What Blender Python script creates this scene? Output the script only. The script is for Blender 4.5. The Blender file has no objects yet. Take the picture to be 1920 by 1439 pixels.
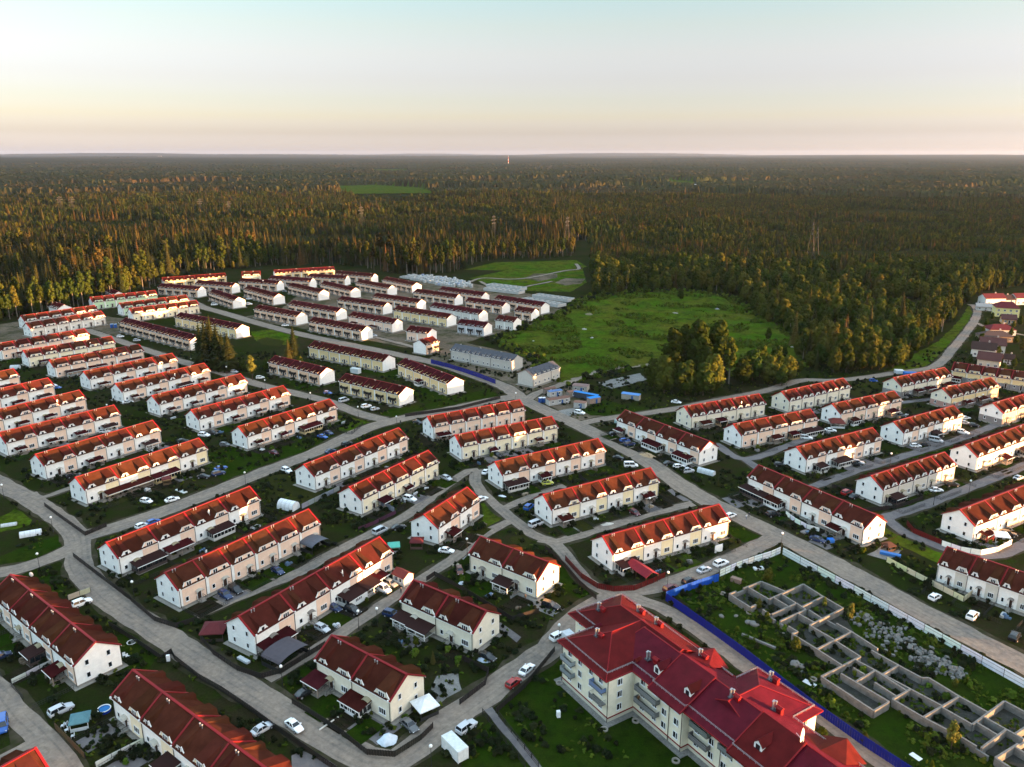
import bpy, bmesh, math, random
from mathutils import Vector, Matrix, noise
random.seed(7)
SC = bpy.context.scene
C = SC.collection
rad = math.radians
# ---------------------------------------------------------------- camera, sky, sun, exposure
CAMH, FOC, HORI = 105.0, 1500.0, 290.0          # metres above ground; focal length and horizon row of the 1920 px photograph
PITCH = math.atan((719.5 - HORI) / FOC)
cam = bpy.data.cameras.new('camera'); camo = bpy.data.objects.new('camera', cam); C.objects.link(camo)
cam.sensor_width = 36.0; cam.lens = 36.0 * FOC / 1920.0; cam.clip_start = 1.0; cam.clip_end = 60000
camo.location = (0, 0, CAMH); camo.rotation_euler = (math.pi / 2 - PITCH, 0, 0)
SC.camera = camo
SUN_EL, SUN_AZ = 2.1, -15.0                      # elevation; compass-free azimuth in the x-y plane (degrees from +x)
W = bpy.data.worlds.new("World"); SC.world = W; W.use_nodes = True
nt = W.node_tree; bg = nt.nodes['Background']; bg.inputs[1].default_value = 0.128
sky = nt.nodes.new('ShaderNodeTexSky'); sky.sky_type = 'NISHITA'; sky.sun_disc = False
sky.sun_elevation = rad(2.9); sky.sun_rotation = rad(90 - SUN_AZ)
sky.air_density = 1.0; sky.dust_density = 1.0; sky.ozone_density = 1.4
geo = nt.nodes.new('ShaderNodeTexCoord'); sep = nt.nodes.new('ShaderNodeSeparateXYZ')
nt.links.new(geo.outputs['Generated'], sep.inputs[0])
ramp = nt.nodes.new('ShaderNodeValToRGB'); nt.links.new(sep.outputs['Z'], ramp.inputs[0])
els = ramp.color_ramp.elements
STOPS = [(0.0, (0.327, 0.5305, 3.107)), (0.0061, (0.2805, 0.4486, 2.6524)), (0.0244, (0.1845, 0.2531, 1.0306)), (0.0419, (0.1859, 0.2219, 0.5672)), (0.0605, (0.1773, 0.1977, 0.4062)), (0.0837, (0.1859, 0.1828, 0.3227)), (0.1115, (0.2124, 0.1918, 0.2736)), (0.14, (0.2182, 0.2016, 0.2423)), (0.1668, (0.2111, 0.2129, 0.2432)), (0.208, (0.1692, 0.1916, 0.2257)), (0.4, (0.75, 0.66, 0.6)), (0.57, (1.2, 1.03, 0.9))]  # low sky dimmed by elevation; unseen upper sky brightened and warmed as added fill
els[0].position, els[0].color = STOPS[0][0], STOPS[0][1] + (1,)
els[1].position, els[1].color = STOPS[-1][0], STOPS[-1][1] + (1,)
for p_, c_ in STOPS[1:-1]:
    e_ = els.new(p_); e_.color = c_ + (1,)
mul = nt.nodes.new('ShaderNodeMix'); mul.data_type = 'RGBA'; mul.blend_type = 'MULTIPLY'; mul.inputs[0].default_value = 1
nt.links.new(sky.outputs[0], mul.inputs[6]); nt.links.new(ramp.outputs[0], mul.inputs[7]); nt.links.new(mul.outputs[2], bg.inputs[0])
sl = bpy.data.lights.new('sun', 'SUN'); so = bpy.data.objects.new('sun', sl); C.objects.link(so)
sl.energy = 1.7; sl.angle = rad(0.6); sl.color = (1.0, .50, .20)
sd = Vector((math.cos(rad(SUN_AZ)) * math.cos(rad(SUN_EL)), math.sin(rad(SUN_AZ)) * math.cos(rad(SUN_EL)), math.sin(rad(SUN_EL))))
so.rotation_euler = sd.to_track_quat('Z', 'Y').to_euler(); so.location = (400, -100, 200)
SC.view_settings.view_transform = 'Standard'; SC.view_settings.look = 'None'
SC.view_settings.gamma = 1; SC.view_settings.use_curve_mapping = False
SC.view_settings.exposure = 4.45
SC.cycles.max_bounces = 4; SC.cycles.diffuse_bounces = 2; SC.cycles.glossy_bounces = 2; SC.cycles.transparent_max_bounces = 6
SC.cycles.volume_bounces = 0
SC.cycles.use_denoising = True
# ---------------------------------------------------------------- survey: photo pixel -> point on a level plane
def G(px, py, z=0.0):
    a, b = px - 960.0, 719.5 - py
    cp, sp = math.cos(PITCH), math.sin(PITCH)
    dx, dy, dz = a, FOC * cp + b * sp, -FOC * sp + b * cp
    t = (z - CAMH) / dz
    return Vector((dx * t, dy * t, z))
# ---------------------------------------------------------------- materials
MATS = {}
def newmat(name):
    m = bpy.data.materials.new(name); m.use_nodes = True; MATS[name] = m
    return m, m.node_tree, m.node_tree.nodes['Principled BSDF']
def nd(t, kind, **kw):
    n = t.nodes.new(kind)
    for k, v in kw.items():
        if k.startswith('i_'): n.inputs[int(k[2:]) if k[2:].isdigit() else k[2:]].default_value = v
        else: setattr(n, k, v)
    return n
def mixc(t, f, a, b, mode='MIX'):
    m = t.nodes.new('ShaderNodeMix'); m.data_type = 'RGBA'; m.blend_type = mode
    for s, v in ((0, f), (6, a), (7, b)):
        if isinstance(v, (int, float)): m.inputs[s].default_value = v
        elif isinstance(v, tuple): m.inputs[s].default_value = v + (1,) if len(v) == 3 else v
        else: t.links.new(v, m.inputs[s])
    return m.outputs[2]
def rampf(t, src, a, b):
    r = t.nodes.new('ShaderNodeMapRange'); r.inputs[1].default_value = a; r.inputs[2].default_value = b
    t.links.new(src, r.inputs[0]); return r.outputs[0]
def mat(name, col, rough=.8, var=.25, scale=1.5, bump=0.0, obj_color=False, metal=0.0, coord='Object', detail=4, rnd=0.0, spec=.15, alt=None):
    m, t, b = newmat(name)
    tc = t.nodes.new('ShaderNodeTexCoord')
    n = nd(t, 'ShaderNodeTexNoise', i_Scale=scale, i_Detail=detail, i_Roughness=.65)
    t.links.new(tc.outputs[coord], n.inputs['Vector'])
    if obj_color:
        oi = t.nodes.new('ShaderNodeObjectInfo'); base = oi.outputs['Color']
    else:
        rgb = t.nodes.new('ShaderNodeRGB'); rgb.outputs[0].default_value = tuple(col) + (1,); base = rgb.outputs[0]
    f = rampf(t, n.outputs[0], .3, .7)
    dark = mixc(t, 1.0, base, (1 - var,) * 3, 'MULTIPLY')
    out = mixc(t, f, dark, base)
    if alt:
        oi3 = t.nodes.new('ShaderNodeObjectInfo'); n3 = nd(t, 'ShaderNodeTexNoise', i_Scale=.013, i_Detail=3); t.links.new(oi3.outputs['Location'], n3.inputs['Vector'])
        ma = nd(t, 'ShaderNodeMath', operation='MULTIPLY_ADD'); ma.inputs[1].default_value = .30; t.links.new(oi3.outputs['Random'], ma.inputs[0]); t.links.new(n3.outputs[0], ma.inputs[2])
        out = mixc(t, rampf(t, ma.outputs[0], .61, .93), out, mixc(t, f, tuple(c * .6 for c in alt), alt))
    if rnd:
        oi2 = t.nodes.new('ShaderNodeObjectInfo')
        hs = t.nodes.new('ShaderNodeHueSaturation')
        mr = t.nodes.new('ShaderNodeMapRange'); mr.inputs[3].default_value = 1 - rnd; mr.inputs[4].default_value = 1 + rnd
        t.links.new(oi2.outputs['Random'], mr.inputs[0]); t.links.new(mr.outputs[0], hs.inputs['Value']); t.links.new(out, hs.inputs['Color'])
        mr2 = t.nodes.new('ShaderNodeMapRange'); mr2.inputs[3].default_value = .5 - rnd * .09; mr2.inputs[4].default_value = .5 + rnd * .05
        mm = nd(t, 'ShaderNodeMath', operation='FRACT'); mu = nd(t, 'ShaderNodeMath', operation='MULTIPLY'); mu.inputs[1].default_value = 7.31
        t.links.new(oi2.outputs['Random'], mu.inputs[0]); t.links.new(mu.outputs[0], mm.inputs[0]); t.links.new(mm.outputs[0], mr2.inputs[0]); t.links.new(mr2.outputs[0], hs.inputs['Hue'])
        out = hs.outputs[0]
    t.links.new(out, b.inputs['Base Color'])
    b.inputs['Roughness'].default_value = rough; b.inputs['Metallic'].default_value = metal
    b.inputs['Specular IOR Level'].default_value = spec
    if bump:
        bp = nd(t, 'ShaderNodeBump', i_Strength=bump, i_Distance=.1); t.links.new(n.outputs[0], bp.inputs['Height']); t.links.new(bp.outputs[0], b.inputs['Normal'])
    return m
def ground_mat(name, cols, s1=.02, s2=.25, s3=2.5, rough=.95, con=.5):
    """three tones mixed by world-space noise of three sizes"""
    m, t, b = newmat(name)
    g = t.nodes.new('ShaderNodeNewGeometry')
    outs = []
    for s in (s1, s2, s3):
        n = nd(t, 'ShaderNodeTexNoise', i_Scale=s, i_Detail=6, i_Roughness=.7)
        t.links.new(g.outputs['Position'], n.inputs['Vector']); outs.append(n.outputs[0])
    c = mixc(t, rampf(t, outs[0], .4, .6), cols[0], cols[1])
    c = mixc(t, rampf(t, outs[1], .45, .68), c, cols[2])
    c = mixc(t, rampf(t, outs[2], .35, .75), mixc(t, 1.0, c, (con, con, con), 'MULTIPLY'), c)
    t.links.new(c, b.inputs['Base Color']); b.inputs['Roughness'].default_value = rough; b.inputs['Specular IOR Level'].default_value = 0.0
    bp = nd(t, 'ShaderNodeBump', i_Strength=.5, i_Distance=.25); t.links.new(outs[2], bp.inputs['Height']); t.links.new(bp.outputs[0], b.inputs['Normal'])
    return m
M = {}
M['ground'] = ground_mat('ground_soil_grass', [(.016, .024, .005), (.032, .026, .014), (.018, .034, .004)], .03, .2, 1.7)
M['meadow'] = ground_mat('meadow_grass', [(.052, .112, .006), (.105, .105, .014), (.018, .044, .005)], .035, .14, .7, con=.42)
M['lawn'] = ground_mat('lawn_grass', [(.017, .043, .003), (.026, .042, .005), (.010, .021, .003)], .08, .5, 3)
M['dry'] = ground_mat('dry_grass', [(.040, .042, .010), (.030, .036, .008), (.024, .026, .010)], .08, .5, 3)
M['soil'] = ground_mat('garden_soil', [(.034, .026, .018), (.022, .018, .012), (.014, .020, .005)], .2, .6, 4)
M['dirt'] = ground_mat('sandy_dirt', [(.19, .145, .105), (.13, .105, .078), (.035, .045, .012)], .03, .09, .8)
M['road'] = ground_mat('packed_dirt_road', [(.262, .212, .172), (.205, .175, .152), (.31, .248, .195)], .06, .33, .9, con=.64)
M['asph'] = ground_mat('patched_asphalt', [(.16, .145, .145), (.125, .115, .118), (.185, .165, .155)], .06, .35, 1.6, con=.8)
M['slab'] = ground_mat('concrete_slab', [(.30, .29, .27), (.24, .235, .22), (.19, .185, .175)], .1, .5, 3)
M['floor'] = ground_mat('gravel_floor', [(.07, .068, .062), (.05, .05, .046), (.04, .045, .03)], .2, .6, 4)
M['plaster'] = mat('plaster', None, .85, .14, .9, obj_color=True)
M['trim'] = mat('white_trim', (.74, .73, .70), .6, .1, 2)
M['plinth'] = mat('plinth_concrete', (.26, .24, .21), .9, .3, 2)
def roofmat(name, col, step, spec, rough, row=False):
    m = mat(name, col, rough, .46, .45, detail=9, spec=spec, rnd=.20); t = m.node_tree; b = t.nodes['Principled BSDF']
    tc = t.nodes.new('ShaderNodeTexCoord')
    wv = nd(t, 'ShaderNodeTexWave', wave_type='BANDS', bands_direction='X' if row else 'Y', i_Scale=step); t.links.new(tc.outputs['Object'], wv.inputs['Vector'])
    bp = nd(t, 'ShaderNodeBump', i_Strength=.35, i_Distance=.06); t.links.new(wv.outputs[0], bp.inputs['Height']); t.links.new(bp.outputs[0], b.inputs['Normal'])
    return m
M['roof'] = roofmat('shingle_roof', (.064, .0208, .0115), 3.0, 0, .85)
M['roof2'] = roofmat('dark_shingle_roof', (.047, .0100, .0090), 3.0, 0, .85)
M['tile'] = roofmat('metal_tile_roof', (.098, .0085, .0088), 1.6, .03, .5)
M['flash'] = mat('red_flashing', (.19, .008, .011), .5, .15, 1, spec=.12)
M['brown'] = mat('brown_awning_roof', (.030, .014, .013), .8, .2, 2, spec=.03)
M['slate'] = mat('dark_slate_roof', (.06, .062, .075), .6, .3, 1)
M['glass'] = mat('window_glass', (.012, .016, .02), .08, .1, 1, spec=.6)
M['frame'] = mat('window_frame', (.72, .73, .74), .5, .05, 2)
M['door'] = mat('brown_door', (.040, .022, .016), .6, .2, 4)
M['iron'] = mat('dark_iron', (.022, .022, .022), .6, .2, 4)
M['steel'] = mat('galvanised_steel', (.36, .36, .37), .4, .2, 3, metal=.5)
M['paint'] = mat('painted', None, .6, .18, 1.2, obj_color=True, spec=.1)
M['matte'] = mat('matte_painted', None, .85, .22, 1.5, obj_color=True)
M['wood'] = mat('weathered_wood', (.055, .038, .026), .85, .3, 5)
M['conc'] = mat('stained_concrete', (.185, .182, .172), .9, .5, .9, bump=.3, detail=8)
M['verge'] = ground_mat('worn_verge', [(.085, .070, .048), (.05, .045, .028), (.026, .034, .010)], .1, .35, 1.4)
M['track'] = ground_mat('wheel_track', [(.225, .187, .155), (.18, .157, .138), (.265, .215, .172)], .06, .33, .9, con=.62)
M['pylon'] = mat('pylon_steel', (.05, .05, .05), .7, .1, 3)
M['carpaint'] = mat('car_paint', None, .22, .04, .5, obj_color=True, spec=.6)
M['tyre'] = mat('tyre_rubber', (.015, .015, .015), .9, .1, 4)
M['rim'] = mat('wheel_rim', (.35, .35, .36), .4, .1, 3)
M['lampg'] = mat('white_lamp_globe', (.80, .80, .78), .4, .02, 2)
M['cloth'] = mat('white_tarpaulin', (.70, .73, .78), .6, .1, 2)
M['leafS'] = mat('spruce_needles', (.026, .032, .011), .9, .5, .35, rnd=.35, spec=0, alt=(.072, .046, .014))
M['leafB'] = mat('broad_leaves', (.038, .056, .010), .85, .45, .35, rnd=.35, spec=0, alt=(.075, .066, .011))
M['leafY'] = mat('yellow_green_leaves', (.10, .115, .018), .85, .35, .5, rnd=.25, spec=.1)
M['leafG'] = mat('garden_leaves', (.066, .100, .013), .9, .4, .8, rnd=.45, spec=0)
M['leafD'] = mat('dark_shrub_leaves', (.011, .018, .005), .9, .4, .8, rnd=.5, spec=.1)
M['bark'] = mat('bark', (.07, .05, .035), .95, .3, 2)
M['birch'] = mat('pale_bark', (.17, .15, .12), .9, .45, 2)
M['skin'] = mat('skin', (.45, .28, .2), .6, .1, 2)
# ---------------------------------------------------------------- mesh building
class MB:
    def __init__(s): s.v, s.f, s.m = [], [], []
    def add(s, vs, fs, m=0):
        o = len(s.v); s.v += [tuple(v) for v in vs]; s.f += [tuple(i + o for i in f) for f in fs]; s.m += [m] * len(fs)
    def box(s, x0, y0, z0, x1, y1, z1, m=0):
        s.add([(x0, y0, z0), (x1, y0, z0), (x1, y1, z0), (x0, y1, z0), (x0, y0, z1), (x1, y0, z1), (x1, y1, z1), (x0, y1, z1)],
              [(3, 2, 1, 0), (4, 5, 6, 7), (0, 1, 5, 4), (1, 2, 6, 5), (2, 3, 7, 6), (3, 0, 4, 7)], m)
    def prism(s, a, b, m=0):
        """two matching rings of points joined to a closed body"""
        n = len(a)
        s.add(list(a) + list(b), [tuple(range(n))[::-1], tuple(range(n, 2 * n))] + [(i, (i + 1) % n, n + (i + 1) % n, n + i) for i in range(n)], m)
    def plate(s, poly, d, m=0):
        d = Vector(d); s.prism(poly, [Vector(p) + d for p in poly], m)
    def bar(s, p, q, w, h, m=0, up=(0, 0, 1)):
        p, q = Vector(p), Vector(q); d = (q - p).normalized()
        sx = d.cross(Vector(up)); sx = sx.normalized() if sx.length > 1e-4 else Vector((1, 0, 0)); u = sx.cross(d)
        r = [sx * (-w / 2) - u * (h / 2), sx * (w / 2) - u * (h / 2), sx * (w / 2) + u * (h / 2), sx * (-w / 2) + u * (h / 2)]
        s.prism([p + x for x in r], [q + x for x in r], m)
    def cyl(s, p, q, r0, r1=None, n=8, m=0):
        r1 = r0 if r1 is None else r1
        p, q = Vector(p), Vector(q); d = (q - p).normalized(); a = Vector((1, 0, 0)) if abs(d.z) > .9 else Vector((0, 0, 1))
        x = d.cross(a).normalized(); y = d.cross(x)
        ring = [x * math.cos(2 * math.pi * i / n) + y * math.sin(2 * math.pi * i / n) for i in range(n)]
        s.prism([p + c * r0 for c in ring], [q + c * r1 for c in ring], m)
    def ball(s, c, r, n=8, m=0, sz=1.0):
        c = Vector(c); vs = []; k = n // 2
        for i in range(1, k):
            for j in range(n):
                a, b = math.pi * i / k, 2 * math.pi * j / n
                vs.append(c + Vector((r * math.sin(a) * math.cos(b), r * math.sin(a) * math.sin(b), r * sz * math.cos(a))))
        vs += [c + Vector((0, 0, r * sz)), c - Vector((0, 0, r * sz))]
        t, bt = len(vs) - 2, len(vs) - 1; fs = []
        for i in range(k - 2):
            for j in range(n): fs.append((i * n + j, (i + 1) * n + j, (i + 1) * n + (j + 1) % n, i * n + (j + 1) % n))
        for j in range(n):
            fs.append((t, j, (j + 1) % n)); fs.append((bt, (k - 2) * n + (j + 1) % n, (k - 2) * n + j))
        s.add(vs, fs, m)
    def mesh(s, name, mats):
        me = bpy.data.meshes.new(name); me.from_pydata(s.v, [], s.f)
        for m in mats: me.materials.append(M[m] if isinstance(m, str) else m)
        if len(mats) > 1: me.polygons.foreach_set('material_index', s.m)
        me.update(); return me
def link(name, data, parent=None, loc=None, rz=None, col=None, kind=None):
    o = bpy.data.objects.new(name, data); C.objects.link(o)
    if parent is not None: o.parent = parent
    if loc is not None: o.location = loc
    if rz is not None: o.rotation_euler = (0, 0, rz)
    if col is not None: o.color = tuple(col) + (1,)
    if kind: o['kind'] = kind
    return o
LABELS = {}
def tag(o, label, cat, group=None):
    o['label'] = label; o['category'] = cat
    if group: o['group'] = group
    return o
def thing(name, label, cat, loc=(0, 0, 0), rz=0.0, group=None):
    return tag(link(name, None, None, loc, rz), label, cat, group)
def smooth(me):
    me.polygons.foreach_set('use_smooth', [True] * len(me.polygons)); return me
def copy_tree(o, cols=None, parent=None):
    c = o.copy(); C.objects.link(c); c.parent = parent
    if cols and c.get('role') in cols: c.color = tuple(cols[c['role']]) + (1,)
    for ch in o.children: copy_tree(ch, cols, c)
    return c
def inside(x, y, poly):
    r = False; n = len(poly)
    for i in range(n):
        a, b = poly[i], poly[(i + 1) % n]
        if (a[1] > y) != (b[1] > y) and x < (b[0] - a[0]) * (y - a[1]) / (b[1] - a[1]) + a[0]: r = not r
    return r
def sheet(name, pxs, z, mt, jit=.5, step=4.0, world=False):
    """level ground patch from its outline, the edge broken up a little"""
    pts = [Vector(p + (0,)) if world else G(*p) for p in pxs]; out = []
    for i, p in enumerate(pts):
        q = pts[(i + 1) % len(pts)]; n = max(1, int((q - p).length / step))
        for k in range(n):
            r = p.lerp(q, k / n); f = min(1, (q - p).length / 8)
            out.append((r.x + random.uniform(-jit, jit) * f, r.y + random.uniform(-jit, jit) * f, z))
    bm = bmesh.new(); vs = [bm.verts.new(p) for p in out]; f = bm.faces.new(vs)
    if f.normal.z < 0: f.normal_flip()
    bmesh.ops.triangulate(bm, faces=bm.faces[:])
    for f in bm.faces:
        f.normal_update()
        if f.normal.z < 0: f.normal_flip()
    me = bpy.data.meshes.new(name); bm.to_mesh(me); bm.free(); me.materials.append(M[mt])
    return link(name, me, kind='structure')
def spline(pts, step=3.0):
    out = []; n = len(pts)
    for i in range(n - 1):
        p0, p1, p2, p3 = pts[max(i - 1, 0)], pts[i], pts[i + 1], pts[min(i + 2, n - 1)]
        k = max(1, int((p2 - p1).length / step))
        for j in range(k):
            t = j / k
            out.append(.5 * ((2 * p1) + (p2 - p0) * t + (2 * p0 - 5 * p1 + 4 * p2 - p3) * t * t + (3 * p1 - p0 - 3 * p2 + p3) * t ** 3))
    out.append(pts[-1]); return out
RZ = [0.05]
ROADS = []
def road(name, pxs, w, mt='road', jit=.35):
    pts = spline([G(*p) for p in pxs]); RZ[0] += .004; z = RZ[0]; vs = []
    for i, p in enumerate(pts):
        d = (pts[min(i + 1, len(pts) - 1)] - pts[max(i - 1, 0)]).normalized(); n = Vector((-d.y, d.x, 0))
        for s in (-1, 1):
            e = noise.noise(Vector((p.x * .22, p.y * .22, s * 9))) * jit * 1.6 + random.uniform(-.12, .12)
            q = p + n * s * (w / 2 + e); vs.append((q.x, q.y, z))
    me = bpy.data.meshes.new(name); me.from_pydata(vs, [], [(2 * i, 2 * i + 1, 2 * i + 3, 2 * i + 2)[::-1] for i in range(len(pts) - 1)])
    me.materials.append(M[mt]); ROADS.append((pts, w))
    if w > 3 and mt == 'road':
        mb = MB()
        for off in ((-.75, .75) if w < 5 else (-2.3, -.9, .9, 2.3)):
            i = 0
            while i < len(pts) - 2:
                k = min(len(pts) - 1, i + random.randint(3, 12)); q = []; wd = random.uniform(.16, .36)
                for j in range(i, k + 1):
                    d = (pts[min(j + 1, len(pts) - 1)] - pts[max(j - 1, 0)]).normalized(); n = Vector((-d.y, d.x, 0)); o = off + noise.noise(Vector((pts[j].x * .06, pts[j].y * .06, off))) * .5; e = wd * (.15 if j in (i, k) else random.uniform(.7, 1.2))
                    a, b = pts[j] + n * (o - e), pts[j] + n * (o + e); q += [(a.x, a.y, z + .0018), (b.x, b.y, z + .0018)]
                mb.add(q, [(2 * j, 2 * j + 2, 2 * j + 3, 2 * j + 1) for j in range(k - i)]); i = k + random.randint(0, 4)
        link('wheel_tracks', mb.mesh('wheel_tracks', ['track']), kind='structure')
    if w > 2.5:
        vs = []
        for i, p in enumerate(pts):
            d = (pts[min(i + 1, len(pts) - 1)] - pts[max(i - 1, 0)]).normalized(); n = Vector((-d.y, d.x, 0))
            for s in (-1, 1):
                e = .9 + noise.noise(Vector((p.x * .13, p.y * .13, s * 5 + 2))) * 1.7 + random.uniform(-.3, .3); q = p + n * s * (w / 2 + max(.15, e)); vs.append((q.x, q.y, .046 + (z - .05) * .05))
        mv = bpy.data.meshes.new('road_verge'); mv.from_pydata(vs, [], [(2 * i, 2 * i + 1, 2 * i + 3, 2 * i + 2)[::-1] for i in range(len(pts) - 1)]); mv.materials.append(M['verge']); link('road_verge', mv, kind='structure')
    return link(name, me, kind='structure')
# ---------------------------------------------------------------- ground, meadow, roads
def big_ground():
    mb = MB(); R = [0, 150, 400, 1000, 2500, 6000, 14000, 30000, 45000]; n = 48; vs = [(0, 0, 0)]
    for r in R[1:]:
        for j in range(n):
            a = 2 * math.pi * j / n
            z = 0.0
            if r >= 14000: z = 25 + 75 * (.5 + noise.noise(Vector((math.cos(a) * 3.1, math.sin(a) * 3.1, r * .0001)))) * (r / 30000)
            vs.append((r * math.cos(a), r * math.sin(a), z))
    fs = [(0, 1 + j, 1 + (j + 1) % n) for j in range(n)]
    for k in range(len(R) - 2):
        for j in range(n):
            a, b = 1 + k * n + j, 1 + k * n + (j + 1) % n; fs.append((a, a + n, b + n, b))
    mb.add(vs, fs); return link('ground', mb.mesh('ground', ['ground']), kind='structure')
big_ground()
MEADOW = [(930, 640), (965, 622), (1000, 605), (1050, 590), (1085, 570), (1110, 556), (1200, 548), (1300, 546), (1380, 560), (1430, 596), (1530, 612), (1560, 660), (1490, 690), (1400, 705), (1300, 700), (1215, 685), (1170, 692), (1120, 700), (1060, 722), (1035, 715), (1000, 672), (975, 664)]
mpoly = [G(*p) for p in MEADOW]
def meadow():
    x0, x1 = min(p.x for p in mpoly), max(p.x for p in mpoly); y0, y1 = min(p.y for p in mpoly), max(p.y for p in mpoly)
    st = 2.2; nx, ny = int((x1 - x0) / st) + 1, int((y1 - y0) / st) + 1; idx = {}; vs = []; fs = []
    def dist(x, y):
        d = 1e9
        for i in range(len(mpoly)):
            a, b = mpoly[i], mpoly[(i + 1) % len(mpoly)]; ab = b - a; t = max(0, min(1, ((x - a.x) * ab.x + (y - a.y) * ab.y) / (ab.x ** 2 + ab.y ** 2)))
            d = min(d, math.hypot(x - a.x - ab.x * t, y - a.y - ab.y * t))
        return d
    for i in range(nx):
        for j in range(ny):
            x, y = x0 + i * st, y0 + j * st
            if inside(x, y, mpoly):
                e = min(1, dist(x, y) / 14); far = max(0, min(1, (y - 430) / 80))
                h = max(0, noise.noise(Vector((x * .035, y * .035, 2))) * 2.6 * far + noise.noise(Vector((x * .1, y * .1, 5))) * (.5 + 1.2 * far) + noise.noise(Vector((x * .4, y * .4, 8))) * .25 + .25)
                idx[i, j] = len(vs); vs.append((x, y, .03 + e * h))
    for (i, j), a in idx.items():
        q = [idx.get((i + 1, j)), idx.get((i + 1, j + 1)), idx.get((i, j + 1))]
        if None not in q: fs.append((a, *q))
    mb = MB(); mb.add(vs, fs); me = smooth(mb.mesh('meadow', ['meadow'])); link('meadow', me, kind='structure')
meadow()
sheet('village_ground', [(-200, 640), (150, 570), (300, 528), (520, 504), (700, 512), (850, 530), (1000, 545), (1060, 585), (960, 640), (1000, 690), (1215, 700), (1420, 740), (1700, 700), (1830, 620), (2000, 600), (2150, 760), (2150, 1460), (2000, 1600), (-300, 1600), (-400, 900)], .014, 'ground', 1, 8)
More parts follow.
